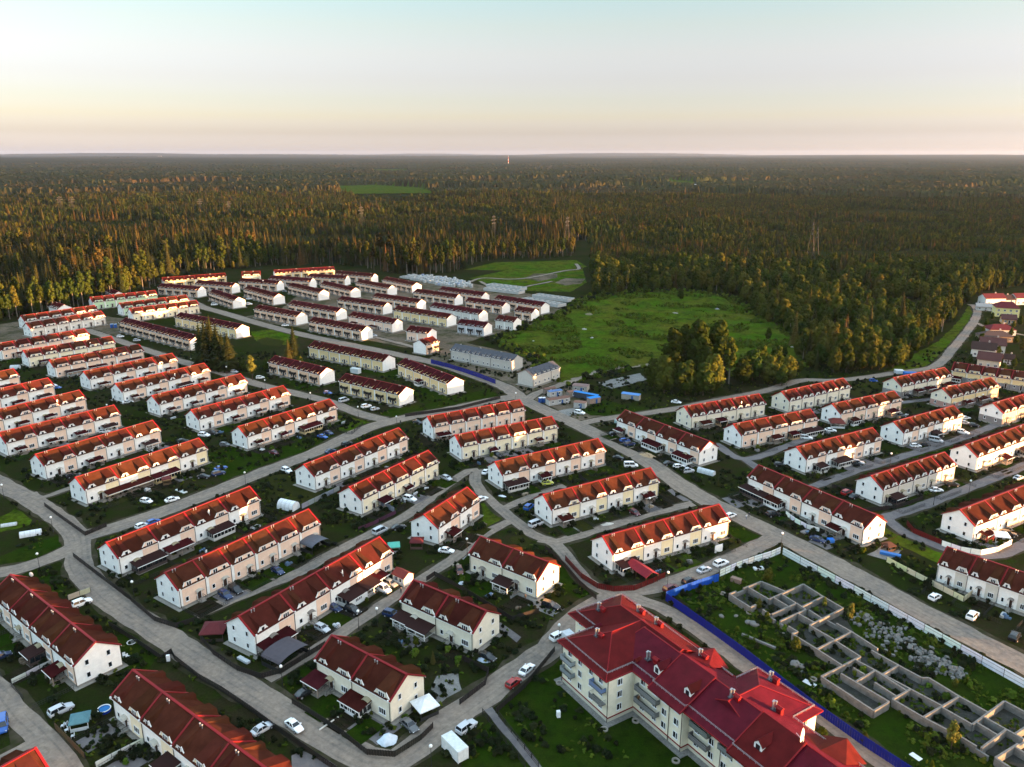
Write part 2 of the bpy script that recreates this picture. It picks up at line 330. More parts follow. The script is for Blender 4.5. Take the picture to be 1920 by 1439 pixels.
for nm, pg, mt in (
    ('dirt_yard', [(440, 596), (520, 586), (560, 552), (640, 548), (700, 530), (860, 528), (930, 540), (1050, 562), (1075, 586), (1030, 606), (960, 622), (905, 632), (860, 648), (840, 655), (800, 652), (760, 652), (700, 640), (600, 622), (540, 612), (470, 602)], 'dirt'),
    ('dirt_yard', [(860, 640), (985, 668), (1060, 700), (1075, 735), (1010, 745), (950, 735), (880, 708), (800, 678), (815, 664)], 'dirt'),
    ('dirt_yard', [(1000, 742), (1090, 728), (1120, 750), (1180, 790), (1120, 800), (1060, 790), (1010, 765)], 'dirt'),
    ('dirt_yard', [(-30, 612), (60, 600), (170, 590), (235, 598), (225, 632), (190, 628), (160, 610), (60, 640), (-30, 650)], 'dirt'),
    ('dirt_yard', [(880, 522), (985, 500), (1090, 498), (1100, 530), (1070, 548), (960, 545)], 'meadow'),
    ('bare_soil', [(985, 522), (1000, 513), (1045, 514), (1045, 521), (1010, 528)], 'dirt'),
    ('bare_soil', [(1040, 530), (1060, 522), (1098, 523), (1090, 532), (1060, 536)], 'dirt'),
    ('clearing', [(870, 506), (930, 492), (1000, 491), (1080, 488), (1100, 500), (1090, 505), (960, 508)], 'meadow'),
    ('grass_verge', [(1660, 700), (1700, 672), (1760, 640), (1800, 600), (1818, 570), (1830, 574), (1822, 600), (1785, 640), (1735, 690)], 'meadow'),
    ('site_grass', [(1262, 1114), (1462, 1040), (1925, 1290), (1990, 1330), (1990, 1600), (1800, 1500), (1700, 1432), (1530, 1322), (1400, 1225)], 'lawn'),
    ('apartment_lawn', [(935, 1335), (1055, 1205), (1075, 1215), (1060, 1262), (1140, 1345), (1200, 1310), (1300, 1400), (1420, 1500), (1020, 1500), (985, 1408)], 'lawn'),
    ('corner_lawn', [(870, 1402), (925, 1345), (1005, 1450), (870, 1460)], 'lawn'),
    ('lawn', [(902, 945), (925, 940), (945, 968), (930, 985), (885, 998), (870, 1000), (905, 975)], 'meadow'),
    ('lawn', [(955, 1007), (985, 1003), (1000, 1012), (985, 1030), (960, 1018)], 'dry'),
    ('lawn', [(1362, 985), (1440, 1008), (1412, 1028), (1365, 1030), (1360, 1010)], 'lawn'),
    ('lawn', [(1235, 1063), (1290, 1040), (1330, 1062), (1275, 1078)], 'meadow'),
    ('lawn', [(505, 895), (548, 880), (560, 915), (640, 925), (570, 950), (500, 920)], 'dry'),
    ('lawn', [(620, 775), (708, 795), (660, 815), (620, 800)], 'meadow'),
    ('lawn', [(860, 745), (915, 728), (942, 745), (870, 767), (780, 778), (700, 785), (730, 768), (790, 760)], 'lawn'),
    ('lawn', [(770, 735), (800, 715), (870, 742), (790, 757)], 'lawn'),
    ('lawn', [(500, 690), (630, 712), (640, 722), (560, 732), (540, 720)], 'lawn'),
    ('lawn', [(735, 690), (765, 700), (745, 712), (640, 690), (700, 680)], 'lawn'),
    ('lawn', [(470, 622), (510, 618), (560, 632), (540, 648), (480, 640)], 'meadow'),
    ('vegetable_plot', [(482, 638), (500, 633), (536, 640), (524, 650), (490, 646)], 'dry'),
    ('lawn', [(385, 852), (430, 838), (545, 850), (420, 905), (390, 880)], 'lawn'),
    ('lawn', [(440, 845), (500, 835), (610, 815), (670, 820), (560, 860), (470, 872)], 'lawn'),
    ('lawn', [(-20, 980), (30, 955), (60, 975), (55, 985), (-20, 1005)], 'meadow'),
    ('lawn', [(-20, 1050), (60, 1020), (110, 1005), (117, 1020), (95, 1040), (40, 1055), (-20, 1062)], 'lawn'),
    ('lawn', [(55, 1085), (90, 1068), (130, 1095), (110, 1120), (80, 1110)], 'lawn'),
    ('lawn', [(215, 1195), (240, 1185), (300, 1225), (270, 1265), (225, 1255), (205, 1230)], 'lawn'),
    ('lawn', [(530, 1270), (590, 1240), (600, 1262), (545, 1300)], 'lawn'),
    ('lawn', [(1045, 1060), (1115, 1100), (1100, 1130), (1050, 1100)], 'lawn'),
    ('lawn', [(1480, 1040), (1530, 1050), (1640, 1095), (1780, 1150), (1740, 1140), (1600, 1075)], 'lawn'),
    ('lawn', [(1650, 985), (1760, 1030), (1780, 1040), (1770, 1060), (1655, 1010)], 'meadow'),
    ('lawn', [(1690, 855), (1760, 825), (1790, 838), (1720, 870)], 'lawn'),
    ('lawn', [(1040, 775), (1060, 772), (1110, 815), (1085, 810)], 'dry'),
    ('lawn', [(1085, 770), (1130, 750), (1180, 762), (1240, 765), (1180, 782), (1110, 780)], 'lawn'),
    ('lawn', [(1590, 715), (1640, 710), (1650, 722), (1640, 738), (1605, 745), (1585, 730)], 'dry'),
    ('lawn', [(1780, 895), (1820, 885), (1830, 905), (1790, 912)], 'dry'),
    ('garden_soil', [(1210, 940), (1260, 915), (1310, 935), (1250, 965), (1205, 965)], 'soil'),
    ('garden_soil', [(780, 815), (850, 800), (860, 830), (800, 850)], 'soil'),
    ('paved_yard', [(640, 1372), (700, 1330), (760, 1360), (700, 1400)], 'asph'),
    ('paved_yard', [(545, 1415), (600, 1390), (680, 1445), (560, 1470)], 'asph'),
    ('paved_yard', [(845, 1040), (860, 1015), (905, 1018), (870, 1050)], 'slab'),
    ('paved_yard', [(1050, 990), (1085, 982), (1100, 1000), (1075, 1012)], 'slab'),
    ('paved_yard', [(950, 1105), (1010, 1115), (1080, 1150), (1070, 1165), (1010, 1145), (960, 1125)], 'slab'),
    ('paved_yard', [(1250, 920), (1300, 905), (1320, 930), (1290, 945)], 'asph'),
    ('paved_yard', [(1350, 935), (1390, 925), (1425, 940), (1380, 955)], 'asph'),
    ('paved_yard', [(1495, 1020), (1545, 1005), (1575, 1020), (1535, 1040)], 'asph'),
    ('paved_yard', [(1630, 1042), (1665, 1018), (1690, 1030), (1665, 1052)], 'slab'),
    ('paved_yard', [(820, 1268), (860, 1262), (870, 1300), (830, 1340), (800, 1330)], 'slab'),
    ('red_path', [(925, 1172), (938, 1168), (978, 1195), (968, 1205)], 'asph'),
    ('concrete_pad', [(1120, 718), (1200, 700), (1212, 712), (1148, 730)], 'slab'),
    ('concrete_pad', [(1040, 772), (1075, 765), (1090, 775), (1060, 782)], 'slab'),
    ('paved_yard', [(1780, 975), (1820, 965), (1845, 985), (1800, 1000)], 'slab')):
    RZ[0] += .0005; sheet(nm, pg, RZ[0] - .03, mt, .5, 3)
RZ[0] = .05
road('main_road', [(330, 548), (375, 574), (422, 588), (497, 610), (585, 632), (720, 660), (820, 682), (882, 702), (945, 725), (982, 750), (1040, 778), (1095, 803), (1193, 853), (1293, 920), (1393, 973), (1477, 1013), (1600, 1077), (1747, 1157), (1847, 1209), (1920, 1247), (2100, 1350)], 7.6)
road('cross_road', [(120, 1015), (167, 1003), (267, 973), (383, 930), (500, 883), (580, 853), (680, 807), (747, 787), (847, 767), (930, 750), (985, 742)], 7.2)
road('west_road', [(-60, 872), (10, 912), (77, 950), (140, 1000), (150, 1060), (200, 1120), (300, 1188), (400, 1253), (500, 1315), (600, 1375), (690, 1425), (740, 1430), (785, 1400), (830, 1360), (913, 1300), (985, 1247), (1030, 1217), (1075, 1165), (1110, 1140), (1160, 1117)], 6.6)
road('west_branch_road', [(-60, 1085), (30, 1068), (100, 1045), (150, 1020)], 6)
road('middle_road', [(160, 618), (225, 640), (275, 657), (350, 681), (425, 702), (480, 720), (550, 737), (610, 752), (672, 775), (730, 790)], 6)
road('field_road', [(990, 750), (1007, 738), (1057, 720), (1120, 697), (1195, 686), (1260, 684), (1330, 690)], 4.6)
road('east_road', [(1090, 795), (1127, 787), (1227, 773), (1277, 765), (1350, 750), (1440, 732), (1502, 714), (1565, 714), (1615, 709), (1690, 698), (1753, 687), (1790, 650), (1827, 602), (1832, 580), (1821, 571)], 5)
road('east_side_road', [(1826, 603), (1850, 614), (1900, 625), (1980, 640)], 2.6)
road('alley', [(365, 1155), (383, 1147), (467, 1112), (567, 1070), (630, 1034), (713, 993), (763, 967), (813, 930), (863, 893), (890, 882), (892, 908), (913, 933), (947, 962), (997, 1001), (1043, 1022), (1077, 1065), (1110, 1097), (1150, 1117)], 3.8)
road('alley', [(500, 1275), (530, 1257), (613, 1205), (680, 1160), (747, 1115), (797, 1083), (847, 1050), (880, 1024), (913, 1000), (955, 978)], 3.6)
road('alley', [(1010, 1012), (1043, 1017), (1127, 992), (1227, 962), (1300, 945)], 3.6)
road('alley', [(895, 885), (950, 880), (1010, 868), (1060, 850)], 3.2)
road('alley', [(945, 955), (1000, 930), (1060, 912)], 3.2)
road('site_road', [(1150, 1115), (1243, 1098), (1327, 1068), (1393, 1037), (1455, 1008)], 5.6)
road('site_road', [(1175, 1117), (1212, 1130), (1260, 1150), (1327, 1196), (1393, 1245), (1480, 1305), (1563, 1362), (1647, 1425), (1760, 1500)], 4.4)
road('south_lane', [(-60, 1245), (0, 1297), (33, 1340), (83, 1390), (130, 1450), (150, 1500)], 4.6)
road('south_lane', [(85, 1385), (40, 1410), (-40, 1445)], 4)
road('footpath', [(915, 1330), (927, 1345), (980, 1408), (1030, 1470)], 1.7, 'asph', .1)
road('alley', [(1340, 832), (1353, 841), (1397, 862), (1463, 842), (1520, 820)], 3.6, 'asph')
road('alley', [(1395, 862), (1420, 878), (1440, 890)], 3.2, 'asph')
road('alley', [(1500, 928), (1530, 912), (1597, 887), (1680, 861), (1780, 830), (1847, 805), (1930, 775)], 3.6, 'asph')
road('alley', [(1645, 975), (1657, 972), (1713, 955), (1813, 917), (1930, 870)], 4, 'asph')
road('alley', [(1660, 970), (1697, 1000), (1763, 1026), (1813, 1040), (1873, 1042), (1940, 1010)], 3.8, 'asph')
road('alley', [(1680, 757), (1740, 750), (1800, 745), (1850, 765)], 3.2, 'asph')
road('alley', [(60, 925), (77, 935), (117, 921), (160, 908)], 3)
road('alley', [(500, 590), (560, 600), (700, 632), (790, 655)], 3.4)
road('dirt_track', [(880, 530), (905, 522), (960, 524), (1000, 520), (1060, 508), (1085, 505), (1080, 495)], 3.2)
road('dirt_track', [(900, 528), (940, 545), (1000, 535), (1035, 528)], 2.6)
# ---------------------------------------------------------------- row houses
WH = (.82, .81, .78); CR = (.74, .68, .55); GY = (.56, .53, .47); PE = (.78, .56, .43); YE = (.74, .56, .30); Y2 = (.80, .69, .45); CY = (.78, .69, .50); GN = (.50, .66, .42); LB = (.62, .60, .55)
def window_mesh(w, h, n, d=.09):
    mb = MB(); f = .09
    mb.box(-w / 2 - .08, -d - .07, -.07, w / 2 + .08, 0, .0, 0)
    mb.box(-w / 2, -d, 0, w / 2, 0, f, 0); mb.box(-w / 2, -d, h - f, w / 2, 0, h, 0)
    for i in range(n + 1):
        x = -w / 2 + f / 2 + (w - f) * i / n; mb.box(x - f / 2, -d, f, x + f / 2, 0, h - f, 0)
    mb.box(-w / 2 + f, -.04, f, w / 2 - f, -.005, h - f, 1)
    return mb.mesh('window', ['frame', 'glass'])
WM = {'t': window_mesh(1.9, 1.35, 3), 'd': window_mesh(1.3, 1.3, 2), 's': window_mesh(.9, 1.2, 1), 'g': window_mesh(.85, 1.25, 1), 'u': window_mesh(1.7, 1.0, 3), 'a': window_mesh(.9, 1.0, 1)}
def door_mesh():
    mb = MB(); mb.box(-.5, -.08, .5, .5, 0, 2.65, 0); mb.box(-.62, -.1, .45, -.5, 0, 2.75, 1); mb.box(.5, -.1, .45, .62, 0, 2.75, 1); mb.box(-.62, -.1, 2.65, .62, 0, 2.77, 1)
    mb.box(-.9, -1.3, 0, .9, 0, .48, 2)
    for i in range(3): mb.box(-.7, -1.3 - .3 * (i + 1), 0, .7, -1.3 - .3 * i, .48 - .14 * (i + 1), 2)
    for s in (-1, 1):
        for y in (-.1, -1.25, -2.1): mb.bar((s * .85, y, .3), (s * .85, y, 1.3 - (.35 if y < -2 else 0)), .05, .05, 3)
        mb.bar((s * .85, -.1, 1.35), (s * .85, -1.25, 1.35), .06, .06, 3); mb.bar((s * .85, -1.25, 1.35), (s * .85, -2.1, 1.0), .06, .06, 3)
        mb.bar((s * .85, -.1, .85), (s * .85, -1.25, .85), .04, .04, 3)
    return mb.mesh('door', ['door', 'frame', 'plinth', 'iron'])
def canopy_mesh():
    mb = MB(); n = 6
    for i in range(n):
        a, b = math.pi * (.15 + .7 * i / n), math.pi * (.15 + .7 * (i + 1) / n)
        p = [(-1.05 * math.cos(a), 0, 2.55 + .62 * math.sin(a)), (-1.05 * math.cos(b), 0, 2.55 + .62 * math.sin(b))]
        q = [(x * 1.05, -1.0, z - .18) for x, y, z in p]
        mb.plate([p[0], q[0], q[1], p[1]], (0, 0, .05), 0)
    for s in (-1, 1): mb.bar((s * .9, 0, 2.2), (s * .93, -.9, 2.62), .05, .05, 1)
    return mb.mesh('door_canopy', ['paint', 'iron'])
DOOR, CANOPY = door_mesh(), canopy_mesh()
def shell(L, W, zE, zR, roofm, wall_name='wall'):
    h = W / 2; mb = MB()
    mb.prism([(0, -h, .4), (0, h, .4), (0, h, zE), (0, 0, zR), (0, -h, zE)], [(L, -h, .4), (L, h, .4), (L, h, zE), (L, 0, zR), (L, -h, zE)], 0)
    mb.box(-.03, -h - .03, 2.72, L + .03, h + .03, 2.84, 0)
    wall = mb.mesh('wall', ['plaster'])
    mb = MB(); mb.box(-.06, -h - .06, 0, L + .06, h + .06, .45, 0); mb.box(-.9, -h - .9, 0, L + .9, h + .9, .06, 0); plinth = mb.mesh('plinth', ['plinth'])
    mb = MB(); s = (zR - zE) / h; o = .32
    for sg in (-1, 1):
        mb.plate([(-.28, sg * (h + o), zE - o * s + .03), (L + .28, sg * (h + o), zE - o * s + .03), (L + .28, 0, zR + .03), (-.28, 0, zR + .03)], (0, 0, .16), 0)
        mb.box(-.26, sg * (h + o) - .07, zE - o * s - .08, L + .26, sg * (h + o) + .07, zE - o * s + .03, 1)
    roof = mb.mesh('roof', [roofm, 'trim'])
    return wall, plinth, roof
def strip_mesh(W, zE, zR, w, up):
    h = W / 2; s = (zR - zE) / h; mb = MB(); o = .36
    for sg in (-1, 1):
        mb.plate([(-w / 2, sg * (h + o), zE - o * s + .12), (w / 2, sg * (h + o), zE - o * s + .12), (w / 2, 0, zR + .14), (-w / 2, 0, zR + .14)], (0, 0, up), 0)
    return mb.mesh('roof_strip', ['flash'])
def dormer_mesh(a, b, zt, zE, zR, h, rear=False):
    """gablet standing on the eave: parapet with curved shoulders, white edge trim, and its own low roof running back to the ridge"""
    mb = MB(); y0, y1 = -h - .04, -h + .16
    pts = [(-a, zE - .3), (-a, zE + .12), (-(a * .45 + b * .55) - .06, zE + (zt - zE) * .45), (-b, zt), (b, zt), (a * .45 + b * .55 + .06, zE + (zt - zE) * .45), (a, zE + .12), (a, zE - .3)]
    mb.prism([(x, y0, z) for x, z in pts], [(x, y1, z) for x, z in pts], 0)
    if not rear:
        for i, (p, q) in enumerate(zip(pts[1:6], pts[2:7])):
            if i != 2: mb.bar((p[0], y0 + .02, p[1]), (q[0], y0 + .02, q[1]), .2, .16, 1, up=(0, 1, 0))
        mb.bar((-b - .1, y0 - .06, zt - .04), (b + .1, y0 - .06, zt - .04), .1, .1, 1)
    yb = -.4; zb = zR + yb * (zR - zE) / h + .17
    up = [(x * 1.02, y0 - (.16 if 1 < k < 4 else .0), z + .07) for k, (x, z) in enumerate(pts[1:7])]
    mb.add(up + [(-b, yb, zb), (b, yb, zb)], [(0, 1, 6), (1, 2, 6), (2, 3, 7, 6), (3, 4, 7), (4, 5, 7)], 2)
    return mb.mesh('dormer', ['plaster', 'trim', 'roof'])
def add(name, me, par, loc=(0, 0, 0), rz=0.0, role=None, kind=None):
    o = link(name, me, par, loc, rz)
    if role: o['role'] = role
    return o
def pipe_mesh(zE):
    mb = MB(); mb.cyl((0, -.08, .3), (0, -.08, zE - .25), .07, n=6); mb.bar((0, -.08, zE - .25), (0, -.4, zE - .1), .12, .12); mb.box(-.16, -.55, zE - .2, .16, -.25, zE + .2, 1)
    return mb.mesh('downpipe', ['iron', 'trim'])
def vent_mesh():
    mb = MB()
    for dx in (0, .7):
        mb.cyl((dx, 0, -.3), (dx, 0, .62), .10, n=8); mb.cyl((dx, 0, .68), (dx, 0, .8), .18, .12, n=8); mb.cyl((dx, 0, .62), (dx, 0, .68), .04, n=6)
    return mb.mesh('vent_pipe', ['steel'])
VENT = vent_mesh()
SEG = {'R1': 10.8, 'R2': 7.3, 'R3': 7.8, 'B': 7.3, 'Bp': 7.3, 'Bg': 7.3}
PROTO = {}
def make_house(style, n):
    root = link('row_house', None); L = SEG[style] * n; sg = SEG[style]
    Rr = style[0] == 'R'; Wd, zE, zR = (9.2, 5.2, 8.2) if Rr else (9.0, 5.5, 7.9); h = Wd / 2
    w, p, r = shell(L, Wd, zE, zR, 'roof' if Rr else ('slate' if style == 'Bg' else 'roof2'))
    add('wall', w, root, role='wall'); add('plinth', p, root); add('roof', r, root)
    st = strip_mesh(Wd, zE, zR, .42 if Rr else .2, .2 if Rr else .1); pm = pipe_mesh(zE)
    if style != 'Bg':
        mb = MB(); mb.bar((-.3, 0, zR + .2), (L + .3, 0, zR + .2), .5 if Rr else .3, .14); add('ridge_cap', mb.mesh('ridge_cap', ['flash']), root)
    for k in range(n + 1):
        x = k * sg + (-.12 if k == 0 else .12 if k == n else 0)
        if style != 'Bg': add('roof_strip', st, root, (x, 0, 0))
        if Rr or k % 2 == 0: add('downpipe', pm, root, (min(max(x, .25), L - .25), -h - .02, 0))
    if style == 'R1':
        small, wide = dormer_mesh(1.25, .55, 6.35, zE, zR, h), dormer_mesh(2.05, 1.2, 6.5, zE, zR, h); smr, wdr = dormer_mesh(1.25, .55, 6.3, zE, zR, h, True), dormer_mesh(2.05, 1.2, 6.45, zE, zR, h, True)
        mb = MB(); mb.box(0, -.06, .42, .385 * sg, .1, zE - .02); bay = mb.mesh('facade_bay', ['plaster'])
        for k in range(n):
            x = k * sg
            add('facade_bay', bay, root, (x + .6 * sg, -h, 0), role='bay')
            d = add('dormer', small, root, (x + .21 * sg, 0, 0), role='wall'); add('window', WM['a'], d, (0, -h - .05, 5.15))
            d = add('dormer', wide, root, (x + .79 * sg, -.02, 0), role='bay'); add('window', WM['u'], d, (0, -h - .05, 5.2))
            add('dormer', smr, root, (x + .21 * sg, 0, 0), math.pi, role='wall'); add('dormer', wdr, root, (x + .79 * sg, .02, 0), math.pi, role='wall')
            add('window', WM['s'], root, (x + .16 * sg, -h, 1.25)); add('window', WM['t'], root, (x + .79 * sg, -h - .06, 1.2))
            add('door', DOOR, root, (x + .42 * sg, -h, 0)); add('door_canopy', CANOPY, root, (x + .42 * sg, -h, 0), role='canopy')
            add('vent_pipe', VENT, root, (x + .25 * sg, -.7, zR - .3))
    elif style == 'R2':
        wide = dormer_mesh(2.75, 2.25, 6.45, zE, zR, h); wdr = dormer_mesh(2.75, 2.2, 6.4, zE, zR, h, True)
        mb = MB(); mb.box(.95, -.06, .42, sg - .02, .1, zE - .02); bay = mb.mesh('facade_bay', ['plaster'])
        for k in range(n):
            x = k * sg
            add('facade_bay', bay, root, (x, -h, 0), role='bay')
            d = add('dormer', wide, root, (x + .56 * sg, -.02, 0), role='bay'); add('window', WM['d'], d, (-1.2, -h - .05, 4.98)); add('window', WM['a'], d, (1.35, -h - .05, 5.15))
            add('dormer', wdr, root, (x + .5 * sg, .02, 0), math.pi, role='wall')
            add('window', WM['s'], root, (x + .28 * sg, -h - .06, 1.3))
            add('door', DOOR, root, (x + .72 * sg, -h - .06, 0)); add('door_canopy', CANOPY, root, (x + .72 * sg, -h - .06, 0), role='canopy')
            add('vent_pipe', VENT, root, (x + .2 * sg, -.7, zR - .3))
    elif style == 'R3':
        small = dormer_mesh(1.3, .6, 6.4, zE, zR, h); smr = dormer_mesh(1.3, .6, 6.35, zE, zR, h, True)
        mb = MB(); mb.box(.35, -.05, .42, sg - .35, .1, zE - .02); bay = mb.mesh('facade_bay', ['plaster'])
        for k in range(n):
            x = k * sg; add('facade_bay', bay, root, (x, -h, 0), role='bay')
            for f in (.26, .74):
                d = add('dormer', small, root, (x + f * sg, -.02, 0), role='bay'); add('window', WM['a'], d, (0, -h - .05, 5.15))
                add('dormer', smr, root, (x + f * sg, 0, 0), math.pi, role='wall')
            add('window', WM['d'], root, (x + .76 * sg, -h - .05, 1.25)); add('door', DOOR, root, (x + .3 * sg, -h - .05, 0)); add('door_canopy', CANOPY, root, (x + .3 * sg, -h - .05, 0), role='canopy')
            add('vent_pipe', VENT, root, (x + .2 * sg, -.7, zR - .3))
    else:
        mb = MB(); mb.box(.55, -.05, .42, sg - .25, .1, zE - .15); bay = mb.mesh('facade_bay', ['plaster'])
        mb = MB(); mb.box(-.75, -h - .07, zE - .5, .75, -h + .6, zE + .75, 0); mb.plate([(-.9, -h - .2, zE + .75), (.9, -h - .2, zE + .75), (.9, -1.9, zE + 1.45), (-.9, -1.9, zE + 1.45)], (0, 0, .08), 1); mb.add([(-.75, -h, zE + .75), (-.75, -2.2, zE + 1.3), (-.75, -2.2, zE + .9), (.75, -h, zE + .75), (.75, -2.2, zE + 1.3), (.75, -2.2, zE + .9)], [(0, 2, 1), (3, 4, 5)], 0)
        dm = mb.mesh('dormer', ['plaster', 'slate' if style == 'Bg' else 'roof2'])
        mb = MB(); mb.box(-1.9, -1.25, 2.75, 1.9, 0, 2.93, 0)
        for i in range(13): mb.bar((-1.85 + 3.7 * i / 12, -1.2, 2.9), (-1.85 + 3.7 * i / 12, -1.2, 3.9), .07, .05, 0)
        for y in (3.35, 3.9): mb.bar((-1.9, -1.2, y), (1.9, -1.2, y), .1, .1, 0)
        for s in (-1, 1): mb.bar((s * 1.87, -1.2, 3.9), (s * 1.87, 0, 3.9), .08, .08, 0); mb.bar((s * 1.8, -1.15, 2.8), (s * 1.8, 0, 1.7), .1, .1, 0); mb.box(s * 1.87 - .02, -1.2, 2.9, s * 1.87 + .02, 0, 3.8, 0)
        mb.box(-1.84, -1.19, 2.95, 1.84, -1.16, 3.75, 0)
        bal = mb.mesh('balcony', ['iron'])
        for k in range(n):
            x = k * sg; add('facade_bay', bay, root, (x, -h, 0), role='bay')
            for f in (.3, .72):
                d = add('dormer', dm, root, (x + f * sg, 0, 0), role='bay'); add('window', WM['a'], d, (0, -h - .07, zE - .42))
                add('window', WM['s'], root, (x + f * sg, -h - .05, 1.2))
            if style == 'B':
                add('balcony', bal, root, (x + .5 * sg, -h - .03, 0))
            if style != 'Bg': add('door', DOOR, root, (x + .5 * sg, -h - .05, 0))
            if k % 2 == 0: add('vent_pipe', VENT, root, (x + .5 * sg, -.4, zR - .3))
    if Rr:
        gw = WM['g']
        for xe, rz in ((0, -math.pi / 2), (L, math.pi / 2)):
            for yy in (-2.2, 2.2):
                for zz in (1.2, 4.1):
                    add('window', gw, root, (xe + (-.035 if xe == 0 else .035), yy, zz), rz)
    return root, L
PB = (.76, .50, .34)
